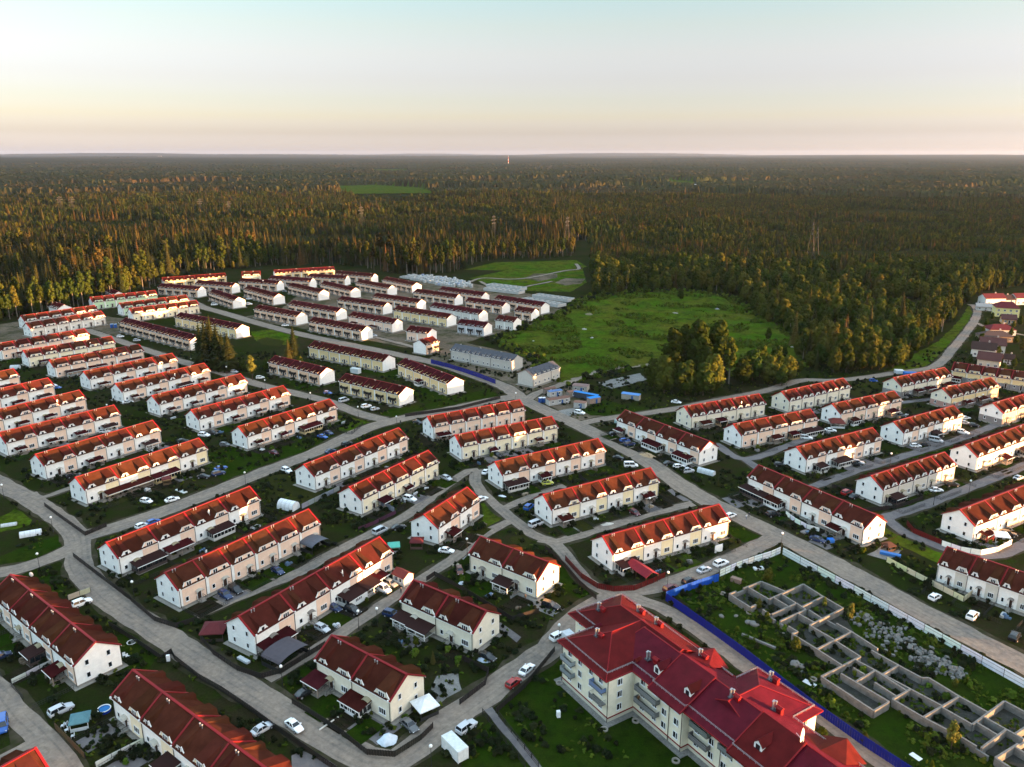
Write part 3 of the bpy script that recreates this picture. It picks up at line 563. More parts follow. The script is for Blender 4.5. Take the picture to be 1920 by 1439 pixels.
# id: ridge ends in the photo, style, segments, wall, bay, phrase that finds it, porches (place along facade, width, depth, kind)
HOUSES = [
('a1', (141.7, 896, 371.7, 822.7), 'R1', 4, WH, Y2, 'white row house with one long awning at the dirt crossroads', [(.3, 15, 3, 'awn'), (.6, 9, 3, 'yel')]),
('a2', (66.7, 852.7, 285, 789.3), 'R1', 4, WH, PE, 'row house just behind the long-awning row house', [(.38, 5, 2.6, 'awn'), (.87, 5, 3, 'opn')]),
('a3', (-2, 812, 212.5, 760.5), 'R1', 4, WH, PE, 'third row house up the left edge with four awnings', [(.1, 3.5, 2.4, 'awn'), (.36, 3.5, 2.4, 'awn'), (.61, 4, 2.6, 'awn'), (.87, 5, 3, 'opn')]),
('a4', (-66, 784, 147.5, 732.5), 'R1', 4, WH, PE, 'fourth row house up the left edge', [(.4, 3.5, 2.4, 'awn'), (.63, 3.5, 2.4, 'awn'), (.86, 5, 3, 'opn')]),
('a5', (-125, 757.5, 88.8, 709.5), 'R1', 4, WH, PE, 'fifth row house up the left edge', [(.64, 4, 2.6, 'awn'), (.88, 5, 3, 'glz')]),
('a6', (-185, 737, 23.8, 692), 'R1', 4, WH, PE, 'sixth row house up the left edge, mostly cut off', [(.86, 5, 2.6, 'awn')]),
('b1', (446.7, 800.7, 616.7, 749.3), 'R1', 4, WH, PE, 'row house with a big brown porch over yellow wall', [(.1, 3, 2.2, 'awn'), (.36, 3, 2.2, 'awn'), (.65, 9, 3.5, 'yel'), (.88, 3, 2.2, 'awn')]),
('b2', (358.3, 769.3, 530, 724), 'R1', 4, WH, PE, 'row house second up the column behind the yellow-porch house', [(.36, 3, 2.2, 'awn'), (.61, 3, 2.2, 'awn'), (.86, 3, 2.2, 'awn')]),
('b3', (285, 742.7, 450, 701.7), 'R1', 4, WH, PE, 'row house third up the second column with small red awnings', [(.11, 3, 2.2, 'awn'), (.36, 3, 2.2, 'awn'), (.61, 3, 2.2, 'awn'), (.86, 3, 2.2, 'awn')]),
('b4', (216.7, 720, 381.7, 681.7), 'R1', 4, WH, PE, 'row house fourth up the second column with one wide porch', [(.11, 3, 2.2, 'awn'), (.36, 3.5, 2.2, 'awn'), (.66, 7, 3, 'glz'), (.88, 3, 2.2, 'awn')]),
('b5', (156.7, 697.3, 321.7, 663.3), 'R1', 4, WH, PE, 'row house fifth up the second column', [(.12, 4, 2.6, 'awn'), (.37, 3, 2.2, 'awn'), (.62, 3, 2.2, 'awn'), (.87, 3, 2.2, 'awn')]),
('b6', (92.5, 676.3, 260, 646.3), 'R2', 6, WH, PE, 'all-peach row house with a white porch, sixth up its column', [(.2, 9, 3, 'opn'), (.4, 4, 2.2, 'awn'), (.5, 4, 2.2, 'awn'), (.78, 4, 2.2, 'awn'), (.88, 4, 2.2, 'awn')]),
('b7', (43.8, 657.5, 207.5, 631.3), 'R2', 6, WH, CY, 'all-cream row house above the peach one at the left', [(.17, 5, 2.4, 'awn'), (.47, 9, 2.4, 'awn'), (.85, 11, 2.6, 'awn')]),
('b8', (-8, 645.5, 157.5, 617), 'R2', 6, WH, PE, 'peach row house below the two white ones at left', [(.2, 4, 2.2, 'awn'), (.45, 4, 2.2, 'awn'), (.56, 4, 2.2, 'awn'), (.82, 5, 2.2, 'awn')]),
('c1', (48.8, 606.3, 188.8, 583.8), 'R2', 6, WH, LB, 'front one of two all-white row houses by the forest', []),
('c2', (38.8, 592.5, 176.3, 573), 'R2', 6, WH, LB, 'rear one of two all-white row houses by the forest', []),
('g1', (168.8, 558, 290, 545), 'R2', 6, WH, GN, 'rearmost of three part-green row houses by the forest', []),
('g2', (223.8, 568.8, 347.5, 553.8), 'R2', 6, WH, GN, 'middle one of three part-green row houses by the forest', []),
('g3', (242.5, 578.8, 367.5, 563.8), 'R2', 6, WH, CY, 'front one of three row houses with a sunlit green end', []),
('c3', (103, 567, 120, 571.5), 'Bp', 2, WH, WH, 'small white gabled house against the spruces, lower left one', []),
('c4', (207, 541, 222, 547), 'Bp', 2, WH, WH, 'small white gabled house behind the part-green row houses', []),
('d1', (236.3, 596.3, 369.5, 629.5), 'B', 11, WH, PB, 'longest balcony row house ending at the dark conifers', []),
('d2', (338.8, 586.3, 453.8, 608.8), 'Bp', 8, WH, YE, 'long plain row house behind the dark conifers', []),
('e1', (303.8, 521.3, 421.3, 512.5), 'B', 6, WH, YE, 'balcony row house right under the left forest edge', []),
('e2', (303.8, 532, 377.5, 538), 'B', 5, WH, PB, 'short balcony row house in front of the forest-edge one', []),
('e3', (372.5, 526, 441.3, 531.3), 'B', 5, WH, PB, 'balcony row house right of the short forest-edge one', []),
('e4', (401.3, 542.5, 447.5, 557.5), 'B', 6, WH, PB, 'balcony row house slanting down beside two parked white cars', []),
('e5', (453.8, 510, 487.5, 508.8), 'R2', 2, WH, CY, 'tiny cream house under the forest edge', []),
('e6', (513.8, 507, 625, 500.5), 'B', 7, WH, YE, 'farthest long balcony row house by the forest', []),
('e7', (453.8, 522, 525, 527), 'B', 5, WH, PB, 'balcony row house below the tiny cream house', []),
('e8', (510, 517, 586.3, 522.5), 'B', 5, WH, PB, 'balcony row house below the farthest long one', []),
('e9', (581.3, 513.8, 651.3, 517.5), 'B', 5, WH, PB, 'balcony row house right behind the farthest long one', []),
('e10', (633.8, 508.3, 702.5, 513.8), 'B', 5, WH, PB, 'farthest balcony row house under the bare birch trunks', []),
('e11', (466.3, 536.3, 522.5, 551.3), 'B', 6, WH, PB, 'first slanting balcony row house of the second rank', []),
('e12', (548.8, 530.8, 606.3, 543.8), 'B', 6, WH, PB, 'second slanting balcony row house of the second rank', []),
('e13', (608.8, 527.5, 666.3, 540), 'B', 6, WH, PB, 'third slanting balcony row house of the second rank', []),
('e14', (675, 524.5, 735, 535.5), 'B', 6, WH, PB, 'fourth slanting balcony row house of the second rank', []),
('e15', (725, 519.5, 781.3, 530.5), 'B', 6, WH, PB, 'balcony row house beside the white block stacks', []),
('e16', (486.3, 572, 565, 586.3), 'B', 6, WH, PB, 'balcony row house beside the bend of the main road', []),
('e17', (550, 563.8, 640, 578.3), 'B', 6, WH, PB, 'balcony row house behind the road-bend one', []),
('e18', (641.3, 555.8, 726.3, 568), 'B', 6, WH, PB, 'third-rank balcony row house in the middle', []),
('e19', (706.3, 550, 790, 562), 'B', 6, WH, PB, 'third-rank balcony row house to the right of the middle', []),
('e20', (588.8, 595, 687.5, 612.5), 'B', 6, WH, PB, 'balcony row house along the main road with four balconies', []),
('e21', (662.5, 585, 745, 598.8), 'Bp', 5, WH, PE, 'peach row house with a brown awning over its door', [(.6, 5, 2, 'awn'), (.15, 5, 2, 'awn')]),
('e22', (746.3, 573.8, 846.3, 589.3), 'Bp', 6, WH, YE, 'unfinished yellow row house without balconies', []),
('e23', (815, 567.5, 906.3, 582), 'Bp', 6, WH, LB, 'unfinished white row house without balconies', []),
('e24', (782.5, 542, 860, 552.5), 'B', 6, WH, PB, 'balcony row house in front of the white block stacks', []),
('e25', (830, 538, 910, 548.8), 'B', 6, WH, PB, 'balcony row house just before the concrete foundations', []),
('e26', (880, 558, 948.8, 567), 'B', 4, WH, PB, 'short balcony row house near the meadow', []),
('e27', (935, 553.8, 1022.5, 567.5), 'B', 6, WH, PB, 'rightmost balcony row house at the meadow edge', []),
('e28', (972.5, 575, 1003.8, 579.5), 'B', 2, WH, PB, 'small balcony house in front of the rightmost row house', []),
('e29', (936.3, 591.3, 970, 595.8), 'Bp', 2, WH, LB, 'small white house at the near corner of the meadow', []),
('e30', (865, 598.8, 915, 605), 'B', 3, WH, (.5, .53, .58), 'small bluish-white house with dark balconies', []),
('e31', (770, 611.3, 810, 616.3), 'Bp', 2, WH, PE, 'small peach house behind the lone gable house', []),
('e32', (786.3, 638, 811, 631.3), 'B', 2, WH, PB, 'small house whose white gable faces left', []),
('f1', (855, 645, 970, 666), 'Bg', 6, (.47, .45, .41), (.47, .45, .41), 'long unfinished grey block house behind the blue hoarding', []),
('f2', (985, 693.8, 1036, 677.5), 'Bg', 3, (.50, .48, .44), (.52, .48, .42), 'short unfinished house with a black roof', []),
('m1', (590, 640, 728.8, 666.3), 'Bp', 7, WH, YE, 'long yellow row house with seven roof steps', []),
('m2', (516.3, 667.5, 612.5, 690), 'B', 5, WH, PB, 'balcony row house beside the middle road trees', []),
('m3', (648.8, 701.3, 761.3, 726.3), 'B', 5, WH, YE, 'balcony row house at the crossing, partly dark boarded', []),
('m4', (760, 672.5, 853.8, 707.5), 'Bp', 6, WH, YE, 'plain yellow row house with a small white annex', [(.5, 3.4, 3, 'glw')]),
('p1', (801.7, 781.7, 973.3, 750.7), 'R2', 6, WH, PE, 'all-peach row house at the central crossing', [(.09, 5.5, 3, 'awn')]),
('p2', (853.3, 816.7, 1033.3, 781.7), 'R2', 6, WH, CY, 'sunlit cream row house in the centre', [(.3, 3, 2.4, 'awn'), (.78, 3, 2.2, 'awn')]),
('p3', (928.3, 866.7, 1120, 823.3), 'R1', 4, WH, PE, 'white and peach row house with a brown glazed porch', [(.1, 8, 3.4, 'glz'), (.37, 3.6, 3, 'glw')]),
('p4', (1018.3, 928.3, 1218.3, 878.3), 'R1', 4, WH, Y2, 'row house behind the one facing the white hoarding', [(.1, 4, 3, 'awn'), (.87, 4, 2.6, 'awn')]),
('p5', (1130, 1006.7, 1346.7, 946.7), 'R1', 4, WH, Y2, 'row house facing the white site hoarding', [(.1, 6.5, 3.2, 'glz')]),
('q1', (570, 871.7, 746.7, 803.3), 'R1', 4, WH, PE, 'white row house with a bare grass yard along the cross road', []),
('q2', (655, 914, 801.7, 846), 'R2', 5, WH, CY, 'cream row house with a dark porch and a purple yard', [(.24, 4, 3, 'awn'), (.55, 3, 2, 'awn')]),
('q3', (795, 966, 875, 915), 'R1', 2, WH, PE, 'short white and peach row house with ivy on its gable', [(.24, 4, 3, 'awn')]),
('H3', (200, 1018, 466.7, 913.3), 'R1', 4, WH, PE, 'row house at the crossroads with a dark glazed porch', [(.16, 8, 3.4, 'drk'), (.36, 7, 3, 'awn'), (.66, 7, 3.2, 'glz')]),
('H4', (310, 1075, 577, 956), 'R2', 6, WH, PE, 'all-peach row house with a clear arched carport', []),
('H5', (448, 1156.7, 710, 1008.3), 'R1', 4, WH, PE, 'large white row house with a satellite dish on its roof', [(.1, 8, 3.2, 'awn'), (.62, 6, 4, 'wal'), (.74, 5, 4, 'opd'), (.83, 4.5, 3, 'glw')]),
('H1', (20, 1079.3, 178.3, 1205), 'R1', 4, WH, PE, 'dark red roofed row house at the left frame edge', [(.62, 4, 3.4, 'drk'), (.86, 4, 3, 'awn')]),
('H2', (250, 1258.3, 504.3, 1446.8), 'R1', 4, WH, CY, 'row house along the bottom edge beside the blue pool', [(.5, 4, 3.2, 'wal')]),
('j1', (-601.6, 1779, 65, 1405), 'R1', 4, WH, PE, 'bright red roof corner of a house at the bottom left frame corner', []),
('s1', (623, 1193.3, 762.7, 1266), 'R1', 2, CR, CR, 'cream house with the white pyramid gazebo at its side', [(.1, 4.6, 3.6, 'awn'), (.62, 5.6, 3.2, 'glw')]),
('s2', (776.7, 1089.3, 911.7, 1146.7), 'R1', 2, CR, CR, 'cream house with two joined white-posted porches', [(.12, 4.8, 3.2, 'opn'), (.36, 5.6, 3.6, 'opn')]),
('s3', (901.7, 1007.3, 1028.3, 1055), 'R1', 2, CR, CR, 'cream house with a sunlit gable and a white lattice porch', [(.58, 4.8, 3.2, 'opn')]),
('t1', (1173.3, 770, 1330, 828.3), 'R1', 4, WH, PE, 'dark roofed row house along the main road with two glazed porches', [(.08, 4, 2.6, 'awn'), (.5, 8, 3.4, 'glw'), (.85, 7.5, 3.2, 'glw')]),
('t2', (1423.3, 873.3, 1643.3, 966.7), 'R1', 4, WH, PE, 'long row house behind a bent white wall on the main road', [(.1, 9.5, 3, 'drk'), (.29, 5.5, 3, 'glw'), (.8, 4, 2.4, 'awn')]),
('t3', (1776.7, 1026.7, 2018, 1108), 'R1', 4, WH, GY, 'row house cut off by the right edge beside the main road', []),
('u1', (1283, 763, 1421.7, 739.3), 'R3', 5, CR, CR, 'cream row house nearest the big tree group', [(.17, 4.5, 2.6, 'awn'), (.37, 4, 3, 'wod')]),
('u2', (1375, 796, 1518, 768), 'R2', 5, WH, PE, 'peach row house ending in a wide grey porch', [(.42, 4, 2.6, 'awn'), (.65, 3.4, 2.6, 'wod'), (.88, 9, 3.4, 'glz')]),
('u3', (1493, 839, 1635, 803), 'R1', 4, WH, PE, 'row house with two glazed brown-roofed porches near each other', [(.16, 4.4, 3, 'glz'), (.42, 8, 3.2, 'glz')]),
('u4', (1633, 893, 1770, 849), 'R3', 5, WH, GY, 'white and grey row house with one dark porch at its corner', [(.14, 4.6, 3, 'drk')]),
('u5', (1800, 956.7, 1968, 893), 'R1', 4, WH, PE, 'row house at the right edge inside a curved white wall', [(.1, 3.4, 2.4, 'red')]),
('v1', (1465, 735, 1580, 710), 'R3', 5, CR, CR, 'cream row house along the curving east road', []),
('v2', (1560, 758, 1675, 734), 'R2', 5, WH, PE, 'peach row house behind a small separate red-roofed shed', [(.18, 4, 3, 'glw'), (.8, 5, 3, 'awn')]),
('v3', (1675, 791.7, 1786.7, 761.7), 'R1', 4, WH, PE, 'row house above the row of silver and white cars', [(.5, 4, 3, 'drk')]),
('v4', (1810, 835, 1930, 793), 'R1', 4, WH, PE, 'row house beside the pale yard at the right edge', [(.38, 4, 3, 'awn'), (.68, 4.4, 3, 'glz')]),
('w1', (1675, 709, 1770, 690), 'R3', 4, CR, CR, 'row house with a grey stone lower storey by the east road', [(.3, 4, 2.6, 'awn'), (.52, 5, 2.6, 'awn'), (.88, 6, 2.8, 'awn')]),
('w2', (1766.7, 729, 1856.7, 709), 'R3', 4, CR, YE, 'yellow row house with a pink stone lower storey', [(.3, 4, 2.6, 'awn'), (.6, 5, 2.6, 'awn')]),
('w3', (1861.7, 756.7, 1965, 727), 'R3', 4, WH, YE, 'sunlit row house with a dark stone lower storey at right', [(.4, 4, 2.6, 'awn')]),
('x1', (1790, 680, 1990, 708), 'R2', 7, CR, YE, 'long yellow row house with grey base behind the others', [(.06, 5, 3, 'glw')]),
]
HB = {}
def porch(root, L, Wd, t, w, d, kind):
    x = t * L; y0 = -Wd / 2 - .06; zt, zb = 2.75, 2.2
    mb = MB(); xs = [-w / 2 + .12, w / 2 - .12]
    if w > 4: xs.insert(1, 0.0)
    col = {'glz': (.60, .57, .53), 'glw': (.78, .78, .77), 'yel': (.66, .50, .26), 'drk': (.07, .05, .045), 'wal': (.78, .78, .77), 'wod': (.45, .30, .17), 'opn': (.76, .76, .74), 'awn': (.28, .22, .18), 'opd': (.74, .74, .73), 'red': (.25, .03, .03)}[kind]
    pr = link('porch', None, root, (x, y0, 0))
    for px in xs: mb.box(px - .09, -d + .02, 0, px + .09, -d + .2, zb, 0)
    if kind in ('glz', 'glw', 'drk', 'yel', 'wal', 'wod'):
        s = .9 if kind != 'wal' else 1.1
        mb.box(-w / 2 + .05, -d + .06, .15, w / 2 - .05, -d + .16, s, 0); mb.box(-w / 2 + .05, -d + .16, .15, -w / 2 + .15, 0, s, 0); mb.box(w / 2 - .15, -d + .16, .15, w / 2 - .05, 0, s, 0)
        mb.box(-w / 2 + .05, -d + .06, zb - .25, w / 2 - .05, -d + .16, zb, 0)
        n = max(2, int(w / 1.1))
        for i in range(n + 1): xx = -w / 2 + .1 + (w - .2) * i / n; mb.box(xx - .06, -d + .05, s, xx + .06, -d + .17, zb - .25, 0)
        if kind == 'wal': mb.box(-w / 2 + .05, -d + .065, s, -w * .16, -d + .155, zb - .25, 0); mb.box(w * .16, -d + .065, s, w / 2 - .05, -d + .155, zb - .25, 0)
        for sx in (-1, 1):
            for yy in (-d * .66, -d * .33): mb.box(sx * (w / 2 - .1) - .05, yy - .05, s, sx * (w / 2 - .1) + .05, yy + .05, zb + .1, 0)
            mb.plate([(sx * (w / 2 - .1), -d + .1, zb - .02), (sx * (w / 2 - .1), 0, zb - .02), (sx * (w / 2 - .1), 0, zt)], (.06, 0, 0), 0)
        g = MB(); g.box(-w / 2 + .12, -d + .09, s, w / 2 - .12, -d + .12, zb - .25, 0)
        for sx in (-1, 1): g.box(sx * (w / 2 - .1) - .01, -d + .17, s, sx * (w / 2 - .1) + .01, -.02, zb, 0)
        add('porch_glazing', g.mesh('porch_glazing', ['glass']), pr)
        mb.box(-w / 2, -d, 0, w / 2, 0, .15, 1)
    else:
        mb.box(-w / 2, -d, 0, w / 2, 0, .12, 1); mb.box(-w / 2 + .1, -d + .06, .95, w / 2 - .1, -d + .14, 1.03, 0); mb.box(-w / 2 + .05, -d + .05, zb - .18, w / 2 - .05, -d + .17, zb, 0)
        n = len(xs) - 1
        for i in range(n):
            a, b = xs[i], xs[i + 1]; mb.bar((a, -d + .1, .15), (b, -d + .1, .95), .05, .05, 0); mb.bar((a, -d + .1, .95), (b, -d + .1, .15), .05, .05, 0)
        for sx in (-1, 1): mb.box(sx * (w / 2 - .12) - .04, -d + .1, .95, sx * (w / 2 - .12) + .04, 0, 1.03, 0)
    f = add('porch_frame', mb.mesh('porch_frame', ['paint', 'plinth']), pr); f.color = col + (1,)
    mb = MB(); mb.plate([(-w / 2 - .25, -d - .3, zb), (w / 2 + .25, -d - .3, zb), (w / 2 + .25, 0, zt + .05), (-w / 2 - .25, 0, zt + .05)], (0, 0, .1), 0)
    mb.box(-w / 2 - .26, -d - .36, zb - .06, w / 2 + .26, -d - .29, zb + .12, 1)
    add('porch_roof', mb.mesh('porch_roof', ['brown' if kind in ('glz', 'drk', 'wal', 'opd', 'opn') else 'roof2', 'trim']), pr)
CAN = [(.30, .26, .17), (.45, .42, .36), (.20, .18, .16)]
ZR = {'R': 8.2, 'B': 7.9}
for hid, (ax, ay, bx, by), style, n, wc, bc, lab, por in HOUSES:
    zr = ZR[style[0]]; a, b = G(ax, ay, zr), G(bx, by, zr); d = b - a; Lm = d.length; ang = math.atan2(d.y, d.x)
    cols = {'wall': wc, 'bay': bc, 'canopy': CAN[len(HB) % 3]}
    key = (style, n)
    if key not in PROTO:
        r, L = make_house(style, n); PROTO[key] = (r, L)
        for ch in r.children:
            for o in (ch, *ch.children):
                if o.get('role') in cols: o.color = tuple(cols[o['role']]) + (1,)
    else: r, L = copy_tree(PROTO[key][0], cols), PROTO[key][1]
    for ch in [c for c in r.children if c.name.startswith('porch')]:
        for q in list(ch.children): bpy.data.objects.remove(q)
        bpy.data.objects.remove(ch)
    r.location = (a.x, a.y, 0); r.rotation_euler = (0, 0, ang); r.scale = (Lm / L, 1, 1)
    tag(r, lab, 'row house' if n > 2 else 'house', 'row houses of the village' if n > 2 else 'small houses')
    Wd = 9.2 if style[0] == 'R' else 9.0
    HB[hid] = dict(root=r, L=L, k=Lm / L, a=a, ang=ang, Wd=Wd, style=style, n=n, por=por, lab=lab, dist=math.hypot((a.x + b.x) / 2, (a.y + b.y) / 2))
for hid, h in HB.items():
    for p in h['por']: porch(h['root'], h['L'], h['Wd'], *p)
for hid, c in (('w1', (.22, .21, .20)), ('w2', (.36, .22, .19)), ('w3', (.20, .19, .19)), ('x1', (.22, .22, .23))):
    h = HB[hid]; mb = MB(); mb.box(-.05, -h['Wd'] / 2 - .09, .42, h['L'] + .05, h['Wd'] / 2 + .05, 2.65); o = add('stone_base', mb.mesh('stone_base', ['plaster']), h['root']); o.color = c + (1,)
    if hid == 'x1': continue
def hpt(hid, t, y, z=0):
    """point beside a house: t along it, y metres in front of its facade"""
    h = HB[hid]; c, s = math.cos(h['ang']), math.sin(h['ang']); X, Y = t * h['L'] * h['k'], -h['Wd'] / 2 - y
    return Vector((h['a'].x + X * c - Y * s, h['a'].y + X * s + Y * c, z))
# satellite dishes, carport and other pieces fixed to houses
def dish_mesh():
    mb = MB(); n = 12; vs = [(0, -.12, 0)]
    for r, y in ((.3, -.08), (.55, .04)):
        for j in range(n): a = 2 * math.pi * j / n; vs.append((r * math.cos(a), y - .0, r * math.sin(a) * 1.1))
    fs = [(0, 1 + j, 1 + (j + 1) % n) for j in range(n)] + [(1 + j, 13 + j, 13 + (j + 1) % n, 1 + (j + 1) % n) for j in range(n)]
    mb.add(vs, fs); mb.bar((0, -.1, -.5), (0, .5, .0), .04, .04); mb.bar((0, -.1, -.2), (0, -.1, -1.3), .07, .07)
    return mb.mesh('satellite_dish', ['trim'])
DISH = dish_mesh()
for hid, x, y, z in (('H5', .62, -3.6, 7.2), ('H3', .63, -3.4, 7.2), ('b4', .6, -3.4, 7.0), ('a4', .75, -3.4, 7.0), ('u1', .7, -3, 7), ('H1', .02, 4, 7), ('b7', .28, -3.2, 7), ('b7', .72, -3.2, 7), ('H4', .3, 3.0, 7.3), ('e7', .6, -2, 7.4)):
    h = HB[hid]; add('satellite_dish', DISH, h['root'], (x * h['L'], y, z), .6)
def carport(root, x, y, w, d, col):
    mb = MB(); n = 8
    for i in range(n):
        a, b = math.pi * i / n, math.pi * (i + 1) / n
        p = [(-w / 2 * math.cos(t), 0, 2.2 + 1.0 * math.sin(t)) for t in (a, b)]
        mb.plate([p[0], (p[0][0], -d, p[0][2]), (p[1][0], -d, p[1][2]), p[1]], (0, 0, .05), 0)
        for yy in (0, -d / 2, -d): mb.bar((p[0][0], yy, p[0][2]), (p[1][0], yy, p[1][2]), .08, .08, 1)
    for sx in (-1, 1):
        for yy in (-.2, -d / 2, -d + .1): mb.box(sx * w / 2 - .05, yy - .05, 0, sx * w / 2 + .05, yy + .05, 2.25, 1)
        mb.box(sx * w / 2 - .03, -d, .1, sx * w / 2 + .03, -.1, 1.1, 1)
    o = add('carport', mb.mesh('carport', ['paint', 'iron']), root, (x, y, 0)); o.color = col + (1,)
carport(HB['H4']['root'], .90 * HB['H4']['L'], -4.7, 6.2, 5.2, (.10, .105, .125))
carport(HB['H5']['root'], .06 * HB['H5']['L'], -8.0, 8, 6, (.075, .065, .075))
# ---------------------------------------------------------------- apartment block
AO = G(1138.3, 1358.3); AA = rad(-57.8)
apt = thing('apartment_building', 'three-storey cream apartment building with hipped crimson metal roofs', 'apartment building', (AO.x, AO.y, 0), AA)
def apartment():
    CRW = (.76, .70, .55); ZE = 9.35; ZRI = 13.2
    foot = [(-22.2, 8.8), (-15.2, 8.8), (-15.2, .3), (-.3, .3), (-.3, 6.7), (13, 6.7), (13, 8.4), (24.8, 8.4), (24.8, 6.7), (52, 6.7), (52, 20.6), (26.0, 20.6), (26.0, 26.6), (12.2, 26.6), (12.2, 20.6), (-14.6, 20.6), (-14.6, 22.2), (-22.2, 22.2)]
    def ext(pts, z0, z1, nm, mt, col, grow=0.0):
        P = [Vector((x, y, 0)) for x, y in pts]; n = len(P); Q = []
        for i in range(n):
            a, b, c = P[i - 1], P[i], P[(i + 1) % n]; d1, d2 = (b - a).normalized(), (c - b).normalized()
            Q.append(b + (Vector((d1.y, -d1.x, 0)) + Vector((d2.y, -d2.x, 0))) * grow)
        mb = MB(); mb.prism([(p.x, p.y, z0) for p in Q], [(p.x, p.y, z1) for p in Q]); o = add(nm, mb.mesh(nm, [mt]), apt)
        if col: o.color = col + (1,)
        return o
    ext(foot, 1.0, ZE, 'wall', 'plaster', CRW); ext(foot, 0, .98, 'plinth', 'plaster', (.50, .47, .38), .05); ext(foot, .86, 1.12, 'red_stripe', 'flash', None, .07); ext(foot, .02, .12, 'blind_area', 'slab', None, 1.25)
    def hip(u0, u1, v0, v1, zr, h0, h1, axis='u', nm='roof', z0=ZE):
        """hipped roof over a rectangle; h0/h1: hip length at either end (0 = gable)"""
        mb = MB(); zb = z0
        if axis == 'u':
            vm = (v0 + v1) / 2; A, B = (u0 + h0, vm, zr), (u1 - h1, vm, zr)
            c = [(u0, v0, zb), (u1, v0, zb), (u1, v1, zb), (u0, v1, zb)]
            fs = [(0, 1, 5, 4), (2, 3, 4, 5), (3, 0, 4), (1, 2, 5), (3, 2, 1, 0)]
        else:
            um = (u0 + u1) / 2; A, B = (um, v0 + h0, zr), (um, v1 - h1, zr)
            c = [(u0, v0, zb), (u1, v0, zb), (u1, v1, zb), (u0, v1, zb)]
            fs = [(0, 1, 4), (1, 2, 5, 4), (2, 3, 5), (3, 0, 4, 5), (3, 2, 1, 0)]
        mb.add(c + [A, B], fs, 0); k = len(c)
        add(nm, mb.mesh(nm, ['tile']), apt)
        mb = MB(); w = .22
        for p, q in ((A, B), (c[0], A), (c[3], A) if axis == 'u' else (c[1], A), (c[1], B) if axis == 'u' else (c[3], B), (c[2], B)): mb.bar(p, q, w, .12)
        add('ridge_cap', mb.mesh('ridge_cap', ['flash']), apt)
        mb = MB()
        for i in range(4):
            p, q = Vector(c[i]), Vector(c[(i + 1) % 4]); mb.bar(p + Vector((0, 0, -.05)), q + Vector((0, 0, -.05)), .16, .22)
        add('eave_trim', mb.mesh('eave_trim', ['flash']), apt)
    hip(-23.2, 4, 7.4, 22.6, ZRI + .02, 8.4, 0.3)
    hip(-8, 54, 6.0, 21.5, ZRI, 2, 6)
    hip(-16.2, -.3, -.4, 15.5, ZRI - .02, 7.7, 0, 'v')
    hip(11.6, 26.7, 11, 27.4, ZRI + .04, 0, 8.4, 'v')
    for (ua, ub) in ((5.0, 13.6), (24.6, 33.5), (41, 49)):        # projecting roof bays to the front
        mb = MB(); mb.add([(ua, 5.2, ZE - .02), (ub, 5.2, ZE - .02), (ub, 13.7, ZRI + .32), (ua, 13.7, ZRI + .32), (ua + .01, 5.2, ZE - .32), (ub - .01, 5.2, ZE - .32), (ub - .01, 13.9, ZRI - .6), (ua + .01, 13.9, ZRI - .6)], [(0, 1, 2, 3), (4, 5, 1, 0), (5, 6, 2, 1), (7, 4, 0, 3)], 0)
        for s in (ua, ub): mb.bar((s, 5.2, ZE + .04), (s, 13.7, ZRI + .40), .24, .12, 1)
        add('roof_bay', mb.mesh('roof_bay', ['tile', 'flash']), apt)
    for (ua, ub) in ((1.0, 9.2), (31, 39)):                            # rear cross gables
        mb = MB(); um = (ua + ub) / 2
        mb.add([(ua, 22.3, ZE + .05), (ub, 22.3, ZE + .05), (um, 22.3, ZE + 2.3), (um, 15.2, ZE + 3.1), (ua, 16.5, ZE + 2.6), (ub, 16.5, ZE + 2.6)], [(0, 1, 2), (0, 2, 3, 4), (2, 1, 5, 3)], 0)
        add('rear_gable', mb.mesh('rear_gable', ['tile']), apt)
    # windows: (u, v, z, facing) on every visible face
    pane, fr = MB(), MB(); w, h = 1.25, 1.45
    fr.box(-w / 2 - .1, -.16, -.06, w / 2 + .1, 0, 0); fr.box(-w / 2, -.08, 0, w / 2, 0, .1); fr.box(-w / 2, -.08, h - .1, w / 2, 0, h)
    for x in (-w / 2 + .05, .12, w / 2 - .05): fr.box(x - .05, -.08, .1, x + .05, 0, h - .1)
    pane.box(-w / 2 + .1, -.05, .1, w / 2 - .1, -.01, h - .1)
    fm, pm = fr.mesh('window', ['frame']), pane.mesh('pane', ['glass'])
    zs = (1.9, 4.75, 7.45)
    def win(u, v, z, rz):
        o = add('window', fm, apt, (u, v, z), rz); add('pane', pm, o)
    for z in zs:
        for u in (-12.6, -9.2, -5.7, -2.6): win(u, .27, z, 0)
        for v in (3.0,): win(-.27, v, z, math.pi / 2)
        for u in (2.2, 5.6, 8.2, 11.4): win(u, 6.67, z, 0)
        for u in (15, 18.5, 21.5, 23.6): win(u, 8.37, z, 0)
        for u in (26.3, 29.2, 32.4, 35.5): win(u, 6.67, z, 0)
        for u in (-20.4, -17): win(u, 8.77, z, 0)
        win(26.03, 23.6, z, math.pi / 2)
